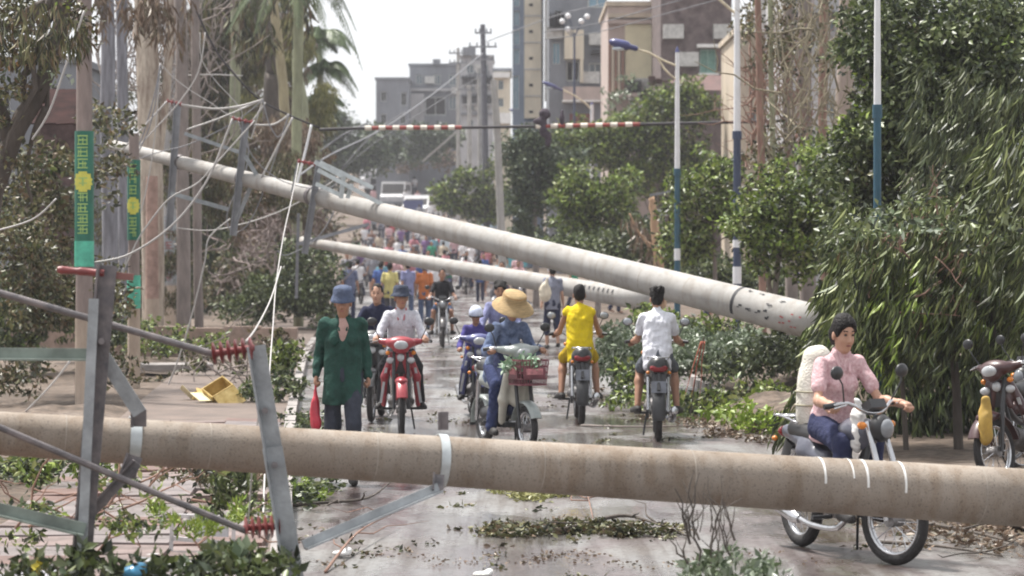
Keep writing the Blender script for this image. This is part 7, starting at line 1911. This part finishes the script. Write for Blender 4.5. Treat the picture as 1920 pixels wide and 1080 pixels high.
# ------------------------------------------------------------------ parked motorcycles at the right edge
motorcycle('dark motorcycle with a maroon shield parked at the right edge, handlebar turned', G(1925, 24.6), TOW - .5, 'cub', paint('maroon', (.06, .012, .02)), steer=-.3, lean=.12)
motorcycle('second dark motorcycle parked behind the maroon one', G(1990, 25.8), TOW - .7, 'moto', paint('black', (.03, .03, .04)), steer=-.2, lean=.12)
yb = Blob(.014).ell((0, 0, 0), (.06, .09, .16), None, .03).cap((0, 0, .1), (0, 0, .22), .05, .04, .03).wrinkle(.012, 22, 6).build('cloth_bag', mat('mustard_cloth', (.42, .27, .06), .8, var=.25)); yb.location = W(1848, 800, 23.9); tag(yb, 'mustard yellow bag hung on the parked maroon motorcycle', 'bag')
# ------------------------------------------------------------------ loose things
def crate(label, loc, size, rot, m, m2):
    root = empty('box', loc); root.rotation_euler = rot; tag(root, label, 'box')
    w, d, h = size; t = .012
    MB().box((0, 0, t / 2), (w, d, t)).box((-w / 2 + t / 2, 0, h / 2 + t), (t, d, h)).box((w / 2 - t / 2, 0, h / 2 + t), (t, d, h)).box((0, -d / 2 + t / 2, h / 2 + t), (w - 2 * t, t, h)).box((0, d / 2 - t / 2, h / 2 + t), (w - 2 * t, t, h)).build('shell', m, root, 30)
    MB().box((0, -d / 2 - .14, h * .8), (w * .96, .26, .01), (.5, 0, 0)).build('flap', m, root, 30)
    MB().box((-w / 2 - .09, 0, h * 1.02), (.2, d * .9, .01), (0, .6, 0)).build('flap', m2, root, 30)
    MB().box((0, -d / 2 - .004, h * .45), (w * .5, .006, h * .4)).build('print', m2, root, 30)
    return root
crate('crushed yellow cardboard box lying on its side at the pavement edge', G(414, FPX / 150, .12), (.32, .24, .2), (.5, -.5, .5), mat('yellow_card', (.50, .32, .07), .8, var=.3, scale=7, col2=(.6, .46, .2)), mat('cream_card', (.75, .66, .42), .7))
crate('small flattened yellow carton beside the crushed box', G(374, FPX / 148, .05), (.18, .2, .10), (-.3, .2, .2), MATS['yellow_card'], MATS['cream_card'])
WB = mat('white_board', (.62, .61, .62), .5, var=.2, scale=4)
fr_ = empty('window_casement', G(375, 17.6, .1)); fr_.rotation_euler = (.0, .05, .1); tag(fr_, 'white broken window frame standing in the weeds below the pole', 'frame')
for a, b in (((-.18, 0, 0), (-.18, 0, .24)), ((-.18, 0, .24), (.20, 0, .24)), ((-.18, 0, .10), (.22, 0, .08)), ((.2, 0, .06), (.2, 0, .26)), ((-.08, 0, .24), (-.03, 0, .12))):
    MB().bar(a, b, .025, .025).build('frame_bar', WB, fr_, 30)
MB().box((.07, .02, .17), (.2, .012, .1)).build('pane', mat('pale_pane', (.6, .62, .66), .2), fr_, 30)
def board(label, px, Y, size, rot, m, dz=.04, name='board'):
    o = MB().box((0, 0, 0), size).build(name, m, None, 30); o.location = G(px, Y, dz); o.rotation_euler = rot; return tag(o, label, 'board')
board('white slat lying at an angle on the pink slabs', 265, 17.2, (.26, .05, .02), (0, -.05, .9), WB, .13)
board('pale board half buried in the leaves at the bottom left', 330, 16.6, (.34, .3, .02), (.12, .1, .5), WB, .15)
board('grey board at the left edge of the pavement', 40, 15.9, (.4, .3, .02), (.1, -.05, .2), mat('grey_board', (.35, .34, .38), .6, var=.2), .15)
board('light concrete slab lying beyond the yellow box', 330, 45, (1.1, .9, .08), (0, 0, .2), mat('kerb_concrete', (.4, .4, .4)), .14, 'slab')
board('long pale concrete kerb strip before the dark bush heap', 395, 56, (1.9, .3, .12), (0, 0, -.1), mat('kerb_concrete', (.4, .4, .4)), .2, 'slab')
bc = Blob(.01).ell((0, 0, 0), (.07, .05, .03), None, .02).ell((.03, .01, .02), (.04, .04, .03), None, .02).wrinkle(.006, 40, 2).build('plastic_wrapper', mat('bright_blue_plastic', (.08, .30, .50), .3)); bc.location = W(250, 1072, 14.2); tag(bc, 'bright blue plastic wrapper among the bottom left leaves', 'wrapper')
rb = MB(); P = [W(1318, 640, 33.2), W(1308, 680, 33.2), W(1304, 705, 33.2), W(1296, 745, 33.2)]
for k, dx in enumerate((-.02, 0.0, .025)): rb.tube(smoothpts([p + Vector((dx * (1 + i), .02 * k, 0)) for i, p in enumerate(P)], 4), [.026 * (1.3 - .08 * i) for i in range(13)], 5, flat=.25)
tag(rb.build('ribbon', mat('faded_red_ribbon', (.42, .10, .06), .7, var=.3), None, 180), 'faded red ribbon dangling before the heap of fallen branches', 'ribbon')
st_ = MB().tube([G(1293, 33.25, -.05), W(1306, 690, 33.25), W(1320, 632, 33.25)], .008, 6); tag(st_.build('stick', B_DARK, None, 60), 'thin stick holding the faded red ribbon', 'stick')
# white scraps scattered by the storm
rr_ = random.Random(9)
for k, (px, Y, lb) in enumerate(((1175, 34.5, 'white plastic scrap on the fallen branches beside the yellow rider'), (640, 18.4, 'white paper scrap on the road left of the steel brace'), (905, 17.2, 'tiny white scrap right of the steel brace'), (560, 27, 'white scrap at the kerb behind the walking man'))):
    s_ = Blob(.01).ell((0, 0, 0), (.06, .05, .02), None, .02).ell((.04, .02, .015), (.03, .04, .02), None, .02).wrinkle(.006, 40, k).build('scrap', MATS['white_plastic']); s_.location = G(px, Y, .03 if k else .32); tag(s_, lb, 'scrap')

# ------------------------------------------------------------------ the damp air of the street
hz = MB().box((-20, 180, 28), (700, 420, 62)).build('haze', None, None, 0)
hm = bpy.data.materials.new('haze'); hm.use_nodes = True; nt = hm.node_tree; nt.nodes.clear()
pv_ = nt.nodes.new('ShaderNodeVolumePrincipled'); out_ = nt.nodes.new('ShaderNodeOutputMaterial')
pv_.inputs['Color'].default_value = (.90, .89, .95, 1); pv_.inputs['Density'].default_value = 0.0005; pv_.inputs['Anisotropy'].default_value = 0.2
nt.links.new(pv_.outputs[0], out_.inputs['Volume']); hz.data.materials.append(hm); hz['kind'] = 'stuff'
